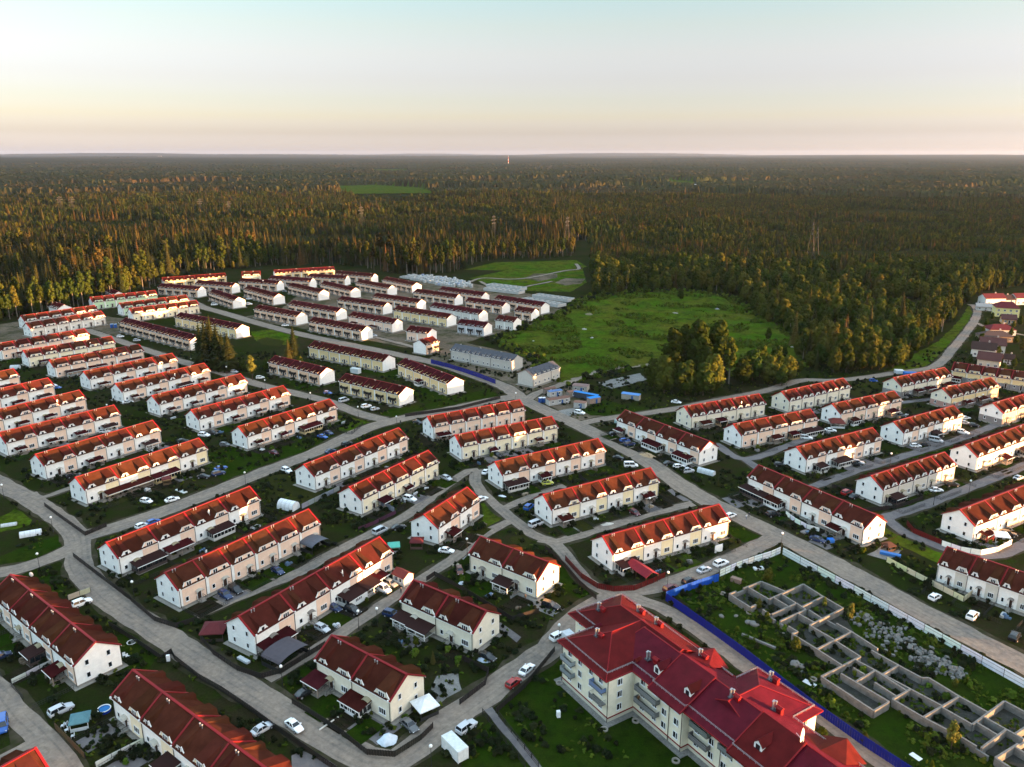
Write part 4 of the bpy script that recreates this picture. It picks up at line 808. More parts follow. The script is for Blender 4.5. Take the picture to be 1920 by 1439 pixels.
    # balconies
    def bal(u, v, z, w, col, d=1.25):
        mb = MB(); mb.box(-w / 2, -d, 0, w / 2, 0, .16, 0)
        for i in range(int(w / .28) + 1): x = -w / 2 + .04 + (w - .08) * i / int(w / .28); mb.box(x - .02, -d, .16, x + .02, -d + .04, 1.1, 1)
        for z1 in (.62, 1.1): mb.bar((-w / 2, -d + .02, z1), (w / 2, -d + .02, z1), .05, .05, 1)
        for s in (-1, 1):
            mb.bar((s * (w / 2 - .02), -d, 1.1), (s * (w / 2 - .02), 0, 1.1), .05, .05, 1)
            for k in range(4): y = -d * k / 4; mb.box(s * (w / 2 - .02) - .02, y - .02, .16, s * (w / 2 - .02) + .02, y + .02, 1.1, 1)
        b = add('balcony', mb.mesh('balcony', ['conc', 'steel']), apt, (u, v, z))
        if col:
            mb = MB(); mb.box(-w / 2 + .03, -d + .05, .2, w / 2 - .03, -d + .08, 1.05); mb.box(w / 2 - .08, -d + .08, .2, w / 2 - .05, -.02, 1.05); mb.box(-w / 2 + .05, -d + .08, .2, -w / 2 + .08, -.02, 1.05)
            p = add('balcony_panel', mb.mesh('balcony_panel', ['paint']), b); p.color = col + (1,)
        return b
    bal(-12.6, .3, 6.3, 3.6, (.42, .47, .50)); bal(-12.6, .3, 3.6, 3.6, (.30, .36, .38)); bal(-2.9, .3, 6.3, 3.8, (.16, .26, .52)); bal(-2.9, .3, 3.6, 3.8, None)
    for z in (6.3, 3.6): bal(4.0, 6.7, z, 6.0, (.20, .21, .21))
    bal(16.2, 8.4, 6.3, 4.4, (.16, .20, .17)); bal(16.2, 8.4, 3.6, 4.4, (.15, .14, .14)); bal(22.6, 8.4, 6.3, 3.4, (.22, .25, .25)); bal(30.8, 6.7, 6.3, 4, (.2, .22, .22)); bal(30.8, 6.7, 3.6, 4, None)
    mb = MB()
    for u, v in ((-.3, .2), (-15.1, .2), (9.6, 6.6), (12.9, 6.6), (20.8, 8.3), (25.9, 26.5)): mb.cyl((u, v - .08, .1), (u, v - .08, ZE), .07, n=6)
    add('downpipe', mb.mesh('downpipe', ['door']), apt)
    # snow guards along the eaves: two rails on short posts
    def guard(pts):
        mb = MB()
        for p, q in zip(pts, pts[1:]):
            p, q = Vector(p), Vector(q); n = max(2, int((q - p).length / 1.1))
            for dz in (.28, .5): mb.bar(p + Vector((0, 0, dz)), q + Vector((0, 0, dz)), .05, .05)
            for i in range(n + 1): r = p.lerp(q, i / n); mb.bar(r, r + Vector((0, 0, .52)), .05, .05, up=(1, 0, 0))
        add('snow_guard', mb.mesh('snow_guard', ['steel']), apt)
    z1 = ZE + .55
    guard([(-22, 9.0 - .3, z1), (-15.1, 8.7, z1), (-15.1, .8, z1), (-1.4, .8, z1), (-1.4, 7.0, z1), (5, 7.1, z1), (5.0, 6.4, z1 + .15), (13.5, 6.4, z1 + .15), (13.6, 7.2, z1), (24.6, 7.2, z1), (24.7, 6.4, z1 + .15), (33.5, 6.4, z1 + .15), (33.6, 7.2, z1), (41, 7.2, z1)])
    guard([(-22, 8.7, z1), (-22, 21.4, z1), (-14, 21.4, z1), (11.8, 20.4, z1)]); guard([(12.6, 20.5, z1), (12.6, 26.3, z1), (25.6, 26.3, z1), (25.6, 20.6, z1), (40, 20.4, z1)])
    sl = (ZRI - ZE) / 7.75
    zr = lambda v: ZE + sl * (v - 6.0) if v < 13.75 else ZE + sl * (21.5 - v)
    # red barrier bars lying on the slopes
    mb = MB()
    def lie(u, v, du, dv, z): mb.bar((u, v, z), (u + du, v + dv, z), .16, .14)
    for u, v in ((-21.6, 19.5), (-21, 17.6)): lie(u, v - 3.6, 0, 2.6, ZE + .3 + (-21.6 + 23.2) * .45)
    for u in (-20, -17.2): lie(u, 21.0, 2.0, 0, ZE + .95)
    for u in (-11, -7, 6, 10): lie(u, 20.2, 2.0, 0, zr(20.2) + .15)
    for u in (14, 18, 22): lie(u, 26.0, 2.2, 0, ZE + .85)
    for v in (21.5, 24): lie(25.6, v, 0, 1.6, ZE + .75)
    add('roof_barrier', mb.mesh('roof_barrier', ['flash']), apt)
    # chimneys (red boxes) and steel vent stacks beside them
    def chim(u, v, z, red=(0, 0)):
        mb = MB(); mb.box(-.55, -.35, -.6, .55, .35, .75, 0); mb.prism([(-.7, -.5, .75), (.7, -.5, .75), (.7, 0, 1.1), (-.7, 0, 1.1)], [(-.7, .5, .75), (.7, .5, .75), (.7, 0.01, 1.1), (-.7, 0.01, 1.1)], 0)
        add('chimney', mb.mesh('chimney', ['flash']), apt, (u + red[0], v + red[1], z))
        mb = MB()
        for dx, dy in ((0, 0), (.38, .15), (.1, -.35)):
            mb.cyl((dx, dy, -.4), (dx, dy, 1.25), .13, n=8); mb.cyl((dx, dy, 1.32), (dx, dy, 1.5), .21, .21, n=8); mb.cyl((dx, dy, 1.25), (dx, dy, 1.32), .06, n=6)
        mb.box(-.35, -.55, -.35, .65, .4, -.12, 1)
        add('vent_stack', mb.mesh('vent_stack', ['steel', 'slate']), apt, (u - 1.1 + red[0] * 0, v - .3, z + .25))
    chim(-17.0, 12.0, 11.6); chim(-9.2, 5.4, 11.9); chim(1.5, 9.5, 11.3, (.6, .3)); chim(-12, 18.6, 11.5); chim(-6.4, 18.6, 11.5); chim(6.8, 18.0, 11.8); chim(19.6, 12.8, 13.0); chim(18.0, 25.0, 10.9); chim(24.2, 18.6, 11.2)
    for u, v in ((-14.3, 8.4), (-1.2, 8.0), (16.8, 19.2)):
        mb = MB(); mb.prism([(-.5, -.6, 0), (.5, -.6, 0), (0, -.6, .55)], [(-.5, 1.0, .3), (.5, 1.0, .3), (0, 1.0, .55)]); add('roof_vent', mb.mesh('roof_vent', ['tile']), apt, (u, v, zr(v if v < 13 else v) + .1))
    # small roof dormers with a white window
    def dorm(u, v):
        z = zr(v); mb = MB()
        z += .55; mb.prism([(-.8, 0, -.9), (.8, 0, -.9), (.8, 0, .75), (0, 0, 1.5), (-.8, 0, .75)], [(-.8, 2.4, -.9), (.8, 2.4, -.9), (.8, 2.4, .75), (0, 2.4, 1.5), (-.8, 2.4, .75)], 0)
        for s in (-1, 1): mb.plate([(s * 1.05, -.12, .58), (0, -.12, 1.62), (0, 3.6, 1.75), (s * 1.05, 2.0, .7)], (0, 0, .08), 1)
        d = add('roof_dormer', mb.mesh('roof_dormer', ['trim', 'tile']), apt, (u, v, z))
        mb = MB(); mb.box(-.42, -.05, -.35, .42, .02, .75); add('pane', mb.mesh('pane', ['glass']), d)
    dorm(4.0, 8.3); dorm(12.0, 8.4); dorm(28.3, 8.4); dorm(44, 8.3)
    add('satellite_dish', DISH, apt, (32.8, 13.4, ZRI + 1.4), 2.0).scale = (2, 2, 2)
apartment()
# ---------------------------------------------------------------- concrete foundation ruins
ZA = lambda x, y: (1340 + x / 6, 1060 + y / 6)
ZB = lambda x, y: (1600 + x / 6, 1199 + y / 6)
RW = [(ZA, s) for s in ((165, 320, 525, 180), (165, 320, 400, 470), (375, 245, 610, 380), (525, 180, 800, 295), (610, 380, 1000, 210), (755, 325, 910, 420), (1000, 210, 1220, 350), (660, 360, 820, 455), (640, 550, 920, 425), (400, 470, 465, 440), (540, 495, 690, 595), (920, 425, 1020, 490), (980, 465, 1220, 350), (1220, 350, 1445, 480), (735, 625, 1030, 495), (1445, 480, 1070, 670), (945, 545, 1120, 640), (1060, 500, 1215, 600), (735, 625, 935, 745), (935, 745, 870, 768), (870, 768, 1150, 940), (1070, 675, 1340, 830), (1270, 595, 1540, 745), (1150, 940, 1540, 745), (1540, 745, 1840, 940), (1370, 855, 1640, 1025), (1150, 940, 1430, 1120), (1640, 1025, 1200, 1250), (1200, 1250, 1560, 1480))]
RW += [(ZB, s) for s in ((205, 120, 510, 290), (30, 230, 650, 560), (240, 345, 600, 575), (510, 290, 330, 390), (510, 290, 770, 430), (770, 430, 850, 430), (850, 430, 1185, 635), (790, 870, 1190, 640), (1185, 635, 1520, 820), (440, 670, 640, 560), (650, 560, 990, 740), (440, 670, 800, 880), (-140, 380, 405, 700), (-40, 625, 230, 800), (230, 800, 405, 700), (0, 315, 130, 395), (30, 470, 240, 350), (240, 480, 490, 640), (985, 755, 1340, 955), (1340, 955, 1700, 690), (1700, 690, 1960, 830), (1385, 930, 1620, 1070), (1480, 875, 1920, 1120), (1440, 1220, 1720, 1010), (1240, 1110, 1530, 1285), (800, 880, 1240, 1110), (1600, 1330, 1940, 1120), (1820, 1060, 1960, 970), (1600, 1330, 1800, 1460), (1810, 1200, 1990, 1310))]
def ruins():
    root = thing('foundation_ruin', 'roofless grid of stained concrete foundation walls inside the hoardings', 'foundation ruin', tuple(G(1540, 1200)))
    inv = root.location; ht = 1.75; rnd = random.Random(3); blocks = {}
    for lx in (2.4, 1.2, .8):
        for v in range(3):
            mb = MB(); e = .02
            mb.box(e, -.2 + rnd.uniform(-.02, .02), 0, lx - e, .2 + rnd.uniform(-.02, .02), .58); mb.box(.3, -.22, .5, .42, .22, .59)
            blocks[lx, v] = mb.mesh('concrete_block', ['conc'])
    count = 0; low = MB()
    for zf, (a, b, c, d) in RW:
        p, q = G(*zf(a, b), ht), G(*zf(c, d), ht); p.z = q.z = 0; L = (q - p).length; ang = math.atan2(q.y - p.y, q.x - p.x); dr = (q - p).normalized()
        for course in range(3):
            x = 0.0 if course % 2 == 0 else -1.2
            while x < L - .15:
                lx = min(2.4, L - x); x0 = max(x, 0); ln = x + lx - x0
                if ln > .2 and not (course == 2 and rnd.random() < .03):
                    if course == 2 and count < 296:
                        o = link('concrete_block', blocks[2.4, rnd.randrange(3)], root, p + dr * x0 - inv + Vector((0, 0, .58 * course)), ang); o.scale = (ln / 2.4, 1, 1); count += 1
                    else:
                        mt = Matrix.Translation(p + dr * x0 - inv + Vector((0, 0, .58 * course))) @ Matrix.Rotation(ang, 4, 'Z'); k = len(low.v)
                        low.box(.02, -.2, 0, ln - .02, .2, .57)
                        for i in range(k, len(low.v)): low.v[i] = tuple(mt @ Vector(low.v[i]))
                x += 2.4
    link('concrete_block', low.mesh('lower_blocks', ['conc']), root, kind='stuff')
ruins()
RZ[0] += .002; sheet('ruin_floor', [ZA(200, 340), ZA(525, 195), ZA(780, 300), ZA(1000, 225), ZA(1420, 480), ZA(1560, 760), ZB(500, 310), ZB(1180, 650), ZB(1500, 850), ZB(1700, 720), ZB(1960, 850), ZB(1960, 1500), ZB(1500, 1300), ZB(800, 900), ZB(400, 720), ZB(230, 820), ZB(-350, 420), ZA(1420, 1110), ZA(880, 780), ZA(700, 620), ZA(400, 490)], RZ[0], 'floor', .2)
def rubble():
    root = thing('rubble_pile', 'heap of broken grey concrete blocks beside the foundation walls', 'rubble pile', tuple(G(1700, 1200)))
    rnd = random.Random(11); ms = []
    for v in range(6):
        bm = bmesh.new(); bmesh.ops.create_cube(bm, size=1)
        for vt in bm.verts: vt.co = Vector((vt.co.x * rnd.uniform(.8, 1.3), vt.co.y * rnd.uniform(.7, 1.1), vt.co.z * rnd.uniform(.6, 1))) + Vector([rnd.uniform(-.15, .15) for _ in range(3)])
        bmesh.ops.bevel(bm, geom=bm.edges[:], offset=.08, segments=1, affect='EDGES')
        me = bpy.data.meshes.new('concrete_chunk'); bm.to_mesh(me); bm.free(); me.materials.append(M['conc']); ms.append(me)
    line = [G(1608, 1155), G(1650, 1180), G(1690, 1205), G(1720, 1228), G(1760, 1250), G(1808, 1272)]
    wd = [2.5, 5.5, 6.0, 5.5, 4.0, 2.0]
    for i in range(285):
        t = rnd.random() * (len(line) - 1.001); k = int(t); p = line[k].lerp(line[k + 1], t - k); d = (line[k + 1] - line[k]).normalized(); n = Vector((-d.y, d.x, 0)); o = rnd.gauss(0, .45); o = max(-1, min(1, o)); w = wd[k] + (wd[k + 1] - wd[k]) * (t - k)
        q = p + n * o * w - root.location; s = rnd.uniform(.4, .95)
        ob = link('concrete_chunk', rnd.choice(ms), root, q + Vector((0, 0, max(.25, (1 - abs(o)) * rnd.uniform(.2, 1.3))))); ob.rotation_euler = [rnd.uniform(-.5, .5), rnd.uniform(-.5, .5), rnd.uniform(0, 6)]; ob.scale = (s, s, s)
rubble()
# ---------------------------------------------------------------- fences and hoardings
def fence(name, pxs, h, step, col, label, cat='fence', kind='panel', gap=0.0, pts=None, zpx=0.0):
    """a run of separate panels between posts along a line of ground points"""
    P = pts or [G(x, y, zpx) for x, y in pxs]
    for p in P: p.z = 0
    root = thing(name, label, cat, tuple(P[0])); base = P[0]; cache = {}
    pm = MB(); pm.box(-.05, -.05, 0, .05, .05, h + .06); post = pm.mesh('fence_post', ['iron' if kind != 'concrete' else 'conc'])
    def panel(L):
        k = round(L, 1)
        if k in cache: return cache[k]
        mb = MB()
        if kind == 'mesh':
            for z in (.15, h * .5, h): mb.bar((0, 0, z), (L, 0, z), .05, .05)
            n = max(2, int(L / .35))
            for i in range(n): x = L * (i + .5) / n; mb.box(x - .02, -.02, .05, x + .02, .02, h)
        elif kind == 'ribbed':
            n = max(2, int(L / .25)); xs = [L * i / n for i in range(n + 1)]
            for i in range(n): y = .03 if i % 2 else -.03; mb.box(xs[i] + .004, y - .02, .05, xs[i + 1] - .004, y + .02, h)
            mb.bar((0, .06, h * .3), (L, .06, h * .3), .06, .05); mb.bar((0, .06, h * .8), (L, .06, h * .8), .06, .05)
        elif kind == 'rail':
            mb.box(.03, -.03, .05, L - .03, .03, h); mb.bar((0, -.05, h * .35), (L, -.05, h * .35), .05, .05, 1); mb.bar((0, -.05, h * .78), (L, -.05, h * .78), .05, .05, 1)
        else: mb.box(.03, -.04, .04, L - .03, .04, h)
        cache[k] = mb.mesh('fence_panel', ['paint', 'iron']); return cache[k]
    for p, q in zip(P, P[1:]):
        d = q - p; L = d.length; n = max(1, round(L / step)); ang = math.atan2(d.y, d.x)
        for i in range(n):
            o = link('fence_panel', panel(L / n), root, p + d * (i / n) - base, ang); o.color = tuple(c * random.uniform(.9, 1.08) for c in col) + (1,)
            link('fence_post', post, root, p + d * (i / n) - base, ang)
    link('fence_post', post, root, P[-1] - base)
    return root
WHT, BLU, RED, DRK = (.72, .74, .76), (.004, .011, .20), (.10, .010, .010), (.028, .024, .022)
fence('site_hoarding', [(1349, 1082), (1380, 1068), (1413, 1056), (1445, 1046), (1463, 1038)], 2.0, 2.6, WHT, 'white panel hoarding along the lane in front of the lit row house', 'hoarding', 'rail')
fence('site_hoarding', [(1467, 1040), (1500, 1058), (1600, 1112), (1700, 1168), (1800, 1224), (1925, 1294), (2010, 1342)], 2.1, 5.2, WHT, 'long white panel hoarding beside the main road at right', 'hoarding', 'rail')
BH = [(1249, 1112), (1280, 1133), (1340, 1175), (1400, 1218), (1470, 1272), (1530, 1317), (1620, 1380), (1713, 1440), (1800, 1500)]
fence('blue_hoarding', BH, 2.2, 2.5, BLU, 'long deep-blue corrugated hoarding behind the apartment building', 'hoarding', 'ribbed', zpx=2.2)
fence('blue_hoarding', [(1249, 1110), (1280, 1098), (1315, 1086), (1348, 1076)], 2.2, 2.5, (.008, .07, .42), 'short bright-blue hoarding joining the white panels', 'hoarding', 'ribbed', zpx=2.2)
fence('blue_hoarding', [(808, 674), (840, 682), (870, 691), (900, 701), (929, 712)], 2.2, 2.5, BLU, 'blue hoarding in front of the unfinished grey block house', 'hoarding', 'ribbed', zpx=2.2)
fence('red_fence', [(1060, 1052), (1090, 1085), (1120, 1104), (1150, 1110), (1190, 1108), (1225, 1094), (1247, 1083)], 1.6, 2.4, RED, 'curved dark red fence round the lit row house garden', 'fence', 'ribbed')
fence('red_fence', [(1620, 1010), (1655, 1022), (1690, 1000), (1710, 985)], .1, 9, RED, 'low red kerb board by the right alley', 'fence')
fence('red_fence', [(1700, 985), (1712, 1000), (1740, 1012), (1764, 1022)], 1.6, 2.4, RED, 'dark red fence joining the curved white wall at right', 'fence', 'ribbed')
fence('white_wall', [(1765, 1024), (1800, 1036), (1838, 1042), (1870, 1036), (1896, 1022)], 1.7, 2.6, WHT, 'curved white garden wall at the right row house', 'wall')
fence('white_wall', [(1473, 967), (1490, 980), (1512, 992), (1536, 999)], 1.5, 2.6, WHT, 'bent white garden wall along the main road', 'wall')
fence('cream_wall', [(1662, 1054), (1700, 1074), (1750, 1100), (1806, 1129), (1828, 1112)], 1.5, 2.6, (.62, .56, .34), 'pale yellow garden fence running down to the right', 'fence')
fence('grey_fence', [(566, 955), (590, 943), (615, 931), (637, 920)], 1.7, 2.4, (.30, .31, .32), 'grey sheet fence behind the white greenhouse', 'fence', 'ribbed')
fence('grey_fence', [(712, 948), (725, 953), (740, 962)], 1.7, 2.2, (.24, .27, .33), 'short grey fence at the purple yard', 'fence', 'ribbed')
fence('purple_fence', [(672, 996), (700, 985), (742, 964)], 1.2, 2.2, (.09, .03, .06), 'low purple fence along the alley', 'fence', 'ribbed')
fence('white_wall', [(180, 1441), (210, 1425), (245, 1407), (277, 1391)], 1.3, 2.2, (.68, .68, .64), 'white garden wall in front of the bottom row house', 'wall')
fence('white_wall', [(22, 1283), (50, 1269), (75, 1256), (97, 1246)], 1.1, 2.2, (.52, .53, .50), 'white fence on the lawn of the left-edge row house', 'fence')
fence('brown_fence', [(104, 1367), (120, 1383), (145, 1408), (160, 1424)], 1.4, 2.0, (.12, .08, .045), 'brown board fence beside the south lane', 'fence', 'ribbed')
fence('board_fence', [(128, 1126), (150, 1118), (170, 1111)], 1.4, 2.0, (.42, .37, .27), 'pale board fence beside the white car with red bonnet', 'fence')
for k, (pl, lb) in enumerate([
    ([(302, 1240), (322, 1226), (328, 1238), (374, 1274), (417, 1298)], 'dark fence along the west road beside the bottom row house'),
    ([(417, 1298), (470, 1334), (516, 1368), (576, 1410), (640, 1454)], 'dark fence between the bottom row house and the road'),
    ([(548, 1320), (590, 1345), (640, 1378), (688, 1416), (740, 1420), (790, 1388), (812, 1366)], 'dark curved fence round the gazebo house garden'),
    ([(378, 1200), (400, 1228), (445, 1258), (490, 1273), (530, 1262), (610, 1212)], 'dark curved fence round the satellite-dish house corner'),
    ([(246, 1128), (290, 1165), (330, 1178), (370, 1165)], 'dark curved fence below the peach carport house'),
    ([(138, 1045), (190, 1085), (245, 1126)], 'dark hedge-like fence at the crossroads house'),
    ([(205, 1175), (250, 1202), (300, 1236)], 'dark fence beside the left-edge row house lawn'),
    ([(862, 1322), (910, 1285), (916, 1262), (870, 1240)], 'dark fence between the two gazebo-side gardens'),
    ([(800, 1090), (815, 1080), (870, 1110), (960, 1165), (1010, 1150)], 'black fence between the cream houses'),
    ([(1022, 1030), (1060, 1065), (1085, 1095), (1118, 1125)], 'black fence along the narrow alley by the sunlit cream house'),
    ([(930, 1338), (985, 1290), (1040, 1222)], 'low dark fence edging the apartment lawn'),
    ([(935, 1345), (1010, 1440)], 'dark railing along the grey footpath'),
    ([(905, 1340), (985, 1440)], 'dark railing on the left of the grey footpath'),
    ([(84, 950), (118, 975), (160, 1005), (200, 988)], 'dark fence round the corner garden of the long-awning house'),
    ([(1085, 895), (1110, 915), (1140, 900)], 'dark garden fence behind the centre row house'),
    ([(1640, 905), (1600, 925), (1560, 915)], 'dark fence before the white and grey row house'),
    ([(1620, 960), (1680, 955), (1730, 938), (1720, 925)], 'dark curved fence at the right alley bend'),
    ([(680, 798), (660, 815), (620, 808)], 'thin fence round the green corner lawn'),
    ([(760, 782), (860, 768), (938, 748)], 'dark low fence along the cross road grass')]):
    fence('garden_fence', pl, 1.35, 2.5, DRK, lb, 'fence', 'ribbed' if 'railing' not in lb and 'thin' not in lb else 'mesh')
def house_fences():
    for hid, h in HB.items():
        if not h['style'].startswith('R') or h['dist'] > 420 or h['n'] < 3: continue
        dpt = 8.5 if hid in ('t1', 't2', 'H1', 'H2', 't3') else 7.5; m = h['n'] if h['style'] == 'R1' else h['n'] // 2
        root = thing('plot_fence', 'thin plot fences of the ' + ' '.join(h['lab'].replace(',', '').split()[:11]), 'fence', tuple(hpt(hid, 0, 0)), 0, 'front plot fences'); b = root.location.copy()
        Lt = h['L'] * h['k'] / m; me = {}
        for nm, L in (('side', dpt - .6), ('front', Lt * .55)):
            mb = MB()
            for z in (.2, .6, 1.05): mb.bar((0, 0, z), (L, 0, z), .05, .05)
            for i in range(int(L / .5) + 1): mb.box(i * .5 - .02, -.02, 0, i * .5 + .02, .02, 1.1)
            me[nm] = mb.mesh('fence_panel', ['iron'])
        for k in range(m + 1):
            link('fence_panel', me['side'], root, hpt(hid, k / m, .8) - b, h['ang'] - math.pi / 2)
            if k < m: link('fence_panel', me['front'], root, hpt(hid, (k + .02) / m, dpt) - b, h['ang'])
house_fences()
def plots():
    """lawns, dug beds and paved parking in front of every unit"""
    L, S, P = {}, {}, {}
    rnd = random.Random(21); acc = {'lawn': MB(), 'soil': MB(), 'asph': MB(), 'dry': MB()}; bedl = MB()
    for hid, h in HB.items():
        if not h['style'].startswith('R') or h['dist'] > 520 or h['n'] < 2: continue
        u = h['n'] * (2 if h['style'] == 'R1' else 1); dp = rnd.uniform(7, 8.5)
        for k in range(u):
            kind = rnd.choice(['lawn', 'lawn', 'soil', 'soil', 'dry', 'asph', 'none', 'none'])
            if kind == 'none': continue
            a, b = (k + .06) / u, (k + .94) / u; z = .1 + .0006 * rnd.randrange(12)
            q = [hpt(hid, a, 1.4, z), hpt(hid, b, 1.4, z), hpt(hid, b, dp, z), hpt(hid, a, dp, z)]
            acc[kind].add(q, [(3, 2, 1, 0)])
            if kind == 'soil' and h['dist'] < 330:
                for r in range(rnd.randint(2, 4)):
                    y0 = 2 + r * 1.6; c = hpt(hid, (a + b) / 2, y0); w = (b - a) * h['L'] * h['k'] * .42; dx = Vector((math.cos(h['ang']), math.sin(h['ang']), 0)); dy = Vector((dx.y, -dx.x, 0))
                    v = [c - dx * w, c + dx * w, c + dx * w + dy * .9, c - dx * w + dy * .9]
                    bedl.prism([p + Vector((0, 0, .05)) for p in v], [p.lerp(sum(v, Vector()) / 4, .12) + Vector((0, 0, .28)) for p in v])
    for k, mb in acc.items(): link({'lawn': 'front_lawns', 'soil': 'garden_soil', 'asph': 'paved_yards', 'dry': 'dry_lawns'}[k], mb.mesh(k, [k]), kind='structure')
    link('vegetable_beds', bedl.mesh('vegetable_beds', ['soil']), kind='structure')
plots()
# ---------------------------------------------------------------- cars
def loft(mb, secs, m=0, caps=True):
    n = len(secs[0]); o = len(mb.v); fs = []
    for k in range(len(secs) - 1):
        for i in range(n): fs.append((k * n + i, k * n + (i + 1) % n, (k + 1) * n + (i + 1) % n, (k + 1) * n + i))
    if caps: fs += [tuple(range(n))[::-1], tuple(range((len(secs) - 1) * n, len(secs) * n))]
    mb.add([p for s in secs for p in s], fs, m)
CARS = {}
def car_meshes(kind):
    if kind in CARS: return CARS[kind]
    Lh, wd, hz, roofz, c0, c1, r0, r1 = {'sedan': (2.25, .88, .92, 1.45, -1.75, .95, -.95, .15), 'hatchback': (2.0, .86, .95, 1.5, -1.92, .85, -1.55, .1), 'suv': (2.3, .94, 1.08, 1.72, -2.2, .85, -1.85, .2), 'van': (2.45, .98, 1.15, 1.98, -2.4, 1.45, -2.25, .85)}[kind]
    b = MB(); st = [(-Lh, .80, .5, hz * .80), (-Lh + .12, .95, .3, hz * .97), (-Lh + .5, 1, .25, hz), (-.6, 1, .22, hz * .98), (.9, 1, .22, hz), (Lh - .7, .97, .24, hz * .88), (Lh - .15, .86, .3, hz * .74), (Lh, .68, .42, hz * .60)]
    if kind in ('suv', 'hatchback', 'van'): st[0] = (-Lh, .9, .4, hz * .95); st[1] = (-Lh + .1, .97, .3, hz)
    loft(b, [[(x, -w * wd * .9, z0), (x, -w * wd, (z0 + z1) / 2), (x, -w * wd * .93, z1 - .04), (x, -w * wd * .7, z1 + .03), (x, w * wd * .7, z1 + .03), (x, w * wd * .93, z1 - .04), (x, w * wd, (z0 + z1) / 2), (x, w * wd * .9, z0)] for x, w, z0, z1 in st])
    # roof panel and pillars
    wr, wb = wd * .72, wd * .90; rz = roofz; zb = hz - .02
    rp = [(r0 - .12, rz - .05), (r0 + .2, rz), ((r0 + r1) / 2, rz + .03), (r1 - .1, rz), (r1 + .05, rz - .05)]
    loft(b, [[(x, -wr, z - .05), (x, -wr * .9, z), (x, wr * .9, z), (x, wr, z - .05)] for x, z in rp])
    for s in (-1, 1):
        for xb, xt in ((c0, r0 - .1), (c1, r1 + .02), ((c0 + c1) / 2, (r0 + r1) / 2)):
            b.bar((xb, s * wb, zb), (xt, s * wr * .98, rz - .06), .09, .07)
    for s in (-1, 1): b.box(c1 - .25, s * wd * .98 - .08, hz + .02, c1 - .05, s * wd * .98 + .08 + .1 * s, hz + .17)
    body = smooth(b.mesh('car_body', ['carpaint'])); body.polygons.foreach_set('use_smooth', [False] * len(body.polygons))
    g = MB(); e = .02
    g.add([(c0 + e, -wb, zb), (c1 - e, -wb, zb), (r1, -wr, rz - .06), (r0 - .08, -wr, rz - .06), (c0 + e, wb, zb), (c1 - e, wb, zb), (r1, wr, rz - .06), (r0 - .08, wr, rz - .06)], [(0, 1, 2, 3), (5, 4, 7, 6), (1, 5, 6, 2), (4, 0, 3, 7)])
    glass = g.mesh('car_window', ['glass'])
    w = MB(); w.cyl((0, -.11, 0), (0, .11, 0), .33, n=14, m=0); w.cyl((0, -.125, 0), (0, .125, 0), .2, n=8, m=1); wheel = w.mesh('wheel', ['tyre', 'rim'])
    l = MB(); l.box(-.06, -.17, -.07, .06, .17, .07); light = l.mesh('headlight', ['frame']); 
    tl = MB(); tl.box(-.05, -.15, -.08, .05, .15, .08); tail = tl.mesh('tail_light', ['flash'])
    CARS[kind] = (body, glass, wheel, light, tail, Lh, wd, hz); return CARS[kind]
def make_car(kind, col, p, deg, full):
    body, glass, wheel, light, tail, Lh, wd, hz = car_meshes(kind)
    r = link('parked_car', None, None, (p.x, p.y, .06), rad(deg)); o = link('car_body', body, r); o.color = col + (1,); link('car_window', glass, r)
    for x in (-Lh * .6, Lh * .62):
        for s in (-1, 1): link('wheel', wheel, r, (x, s * (wd - .08), .33))
    if full:
        for s in (-1, 1):
            link('headlight', light, r, (Lh - .11, s * wd * .62, hz * .62)); link('tail_light', tail, r, (-Lh + .06, s * wd * .7, hz * .78))
    return r
COLS = {'white': (.80, .80, .80), 'silver': (.45, .47, .50), 'black': (.010, .010, .012), 'dark blue': (.014, .028, .085), 'blue': (.02, .09, .34), 'red': (.30, .012, .012), 'maroon': (.09, .012, .018), 'grey': (.10, .105, .11), 'yellow': (.55, .55, .10), 'beige': (.40, .33, .25), 'brown': (.12, .035, .02)}
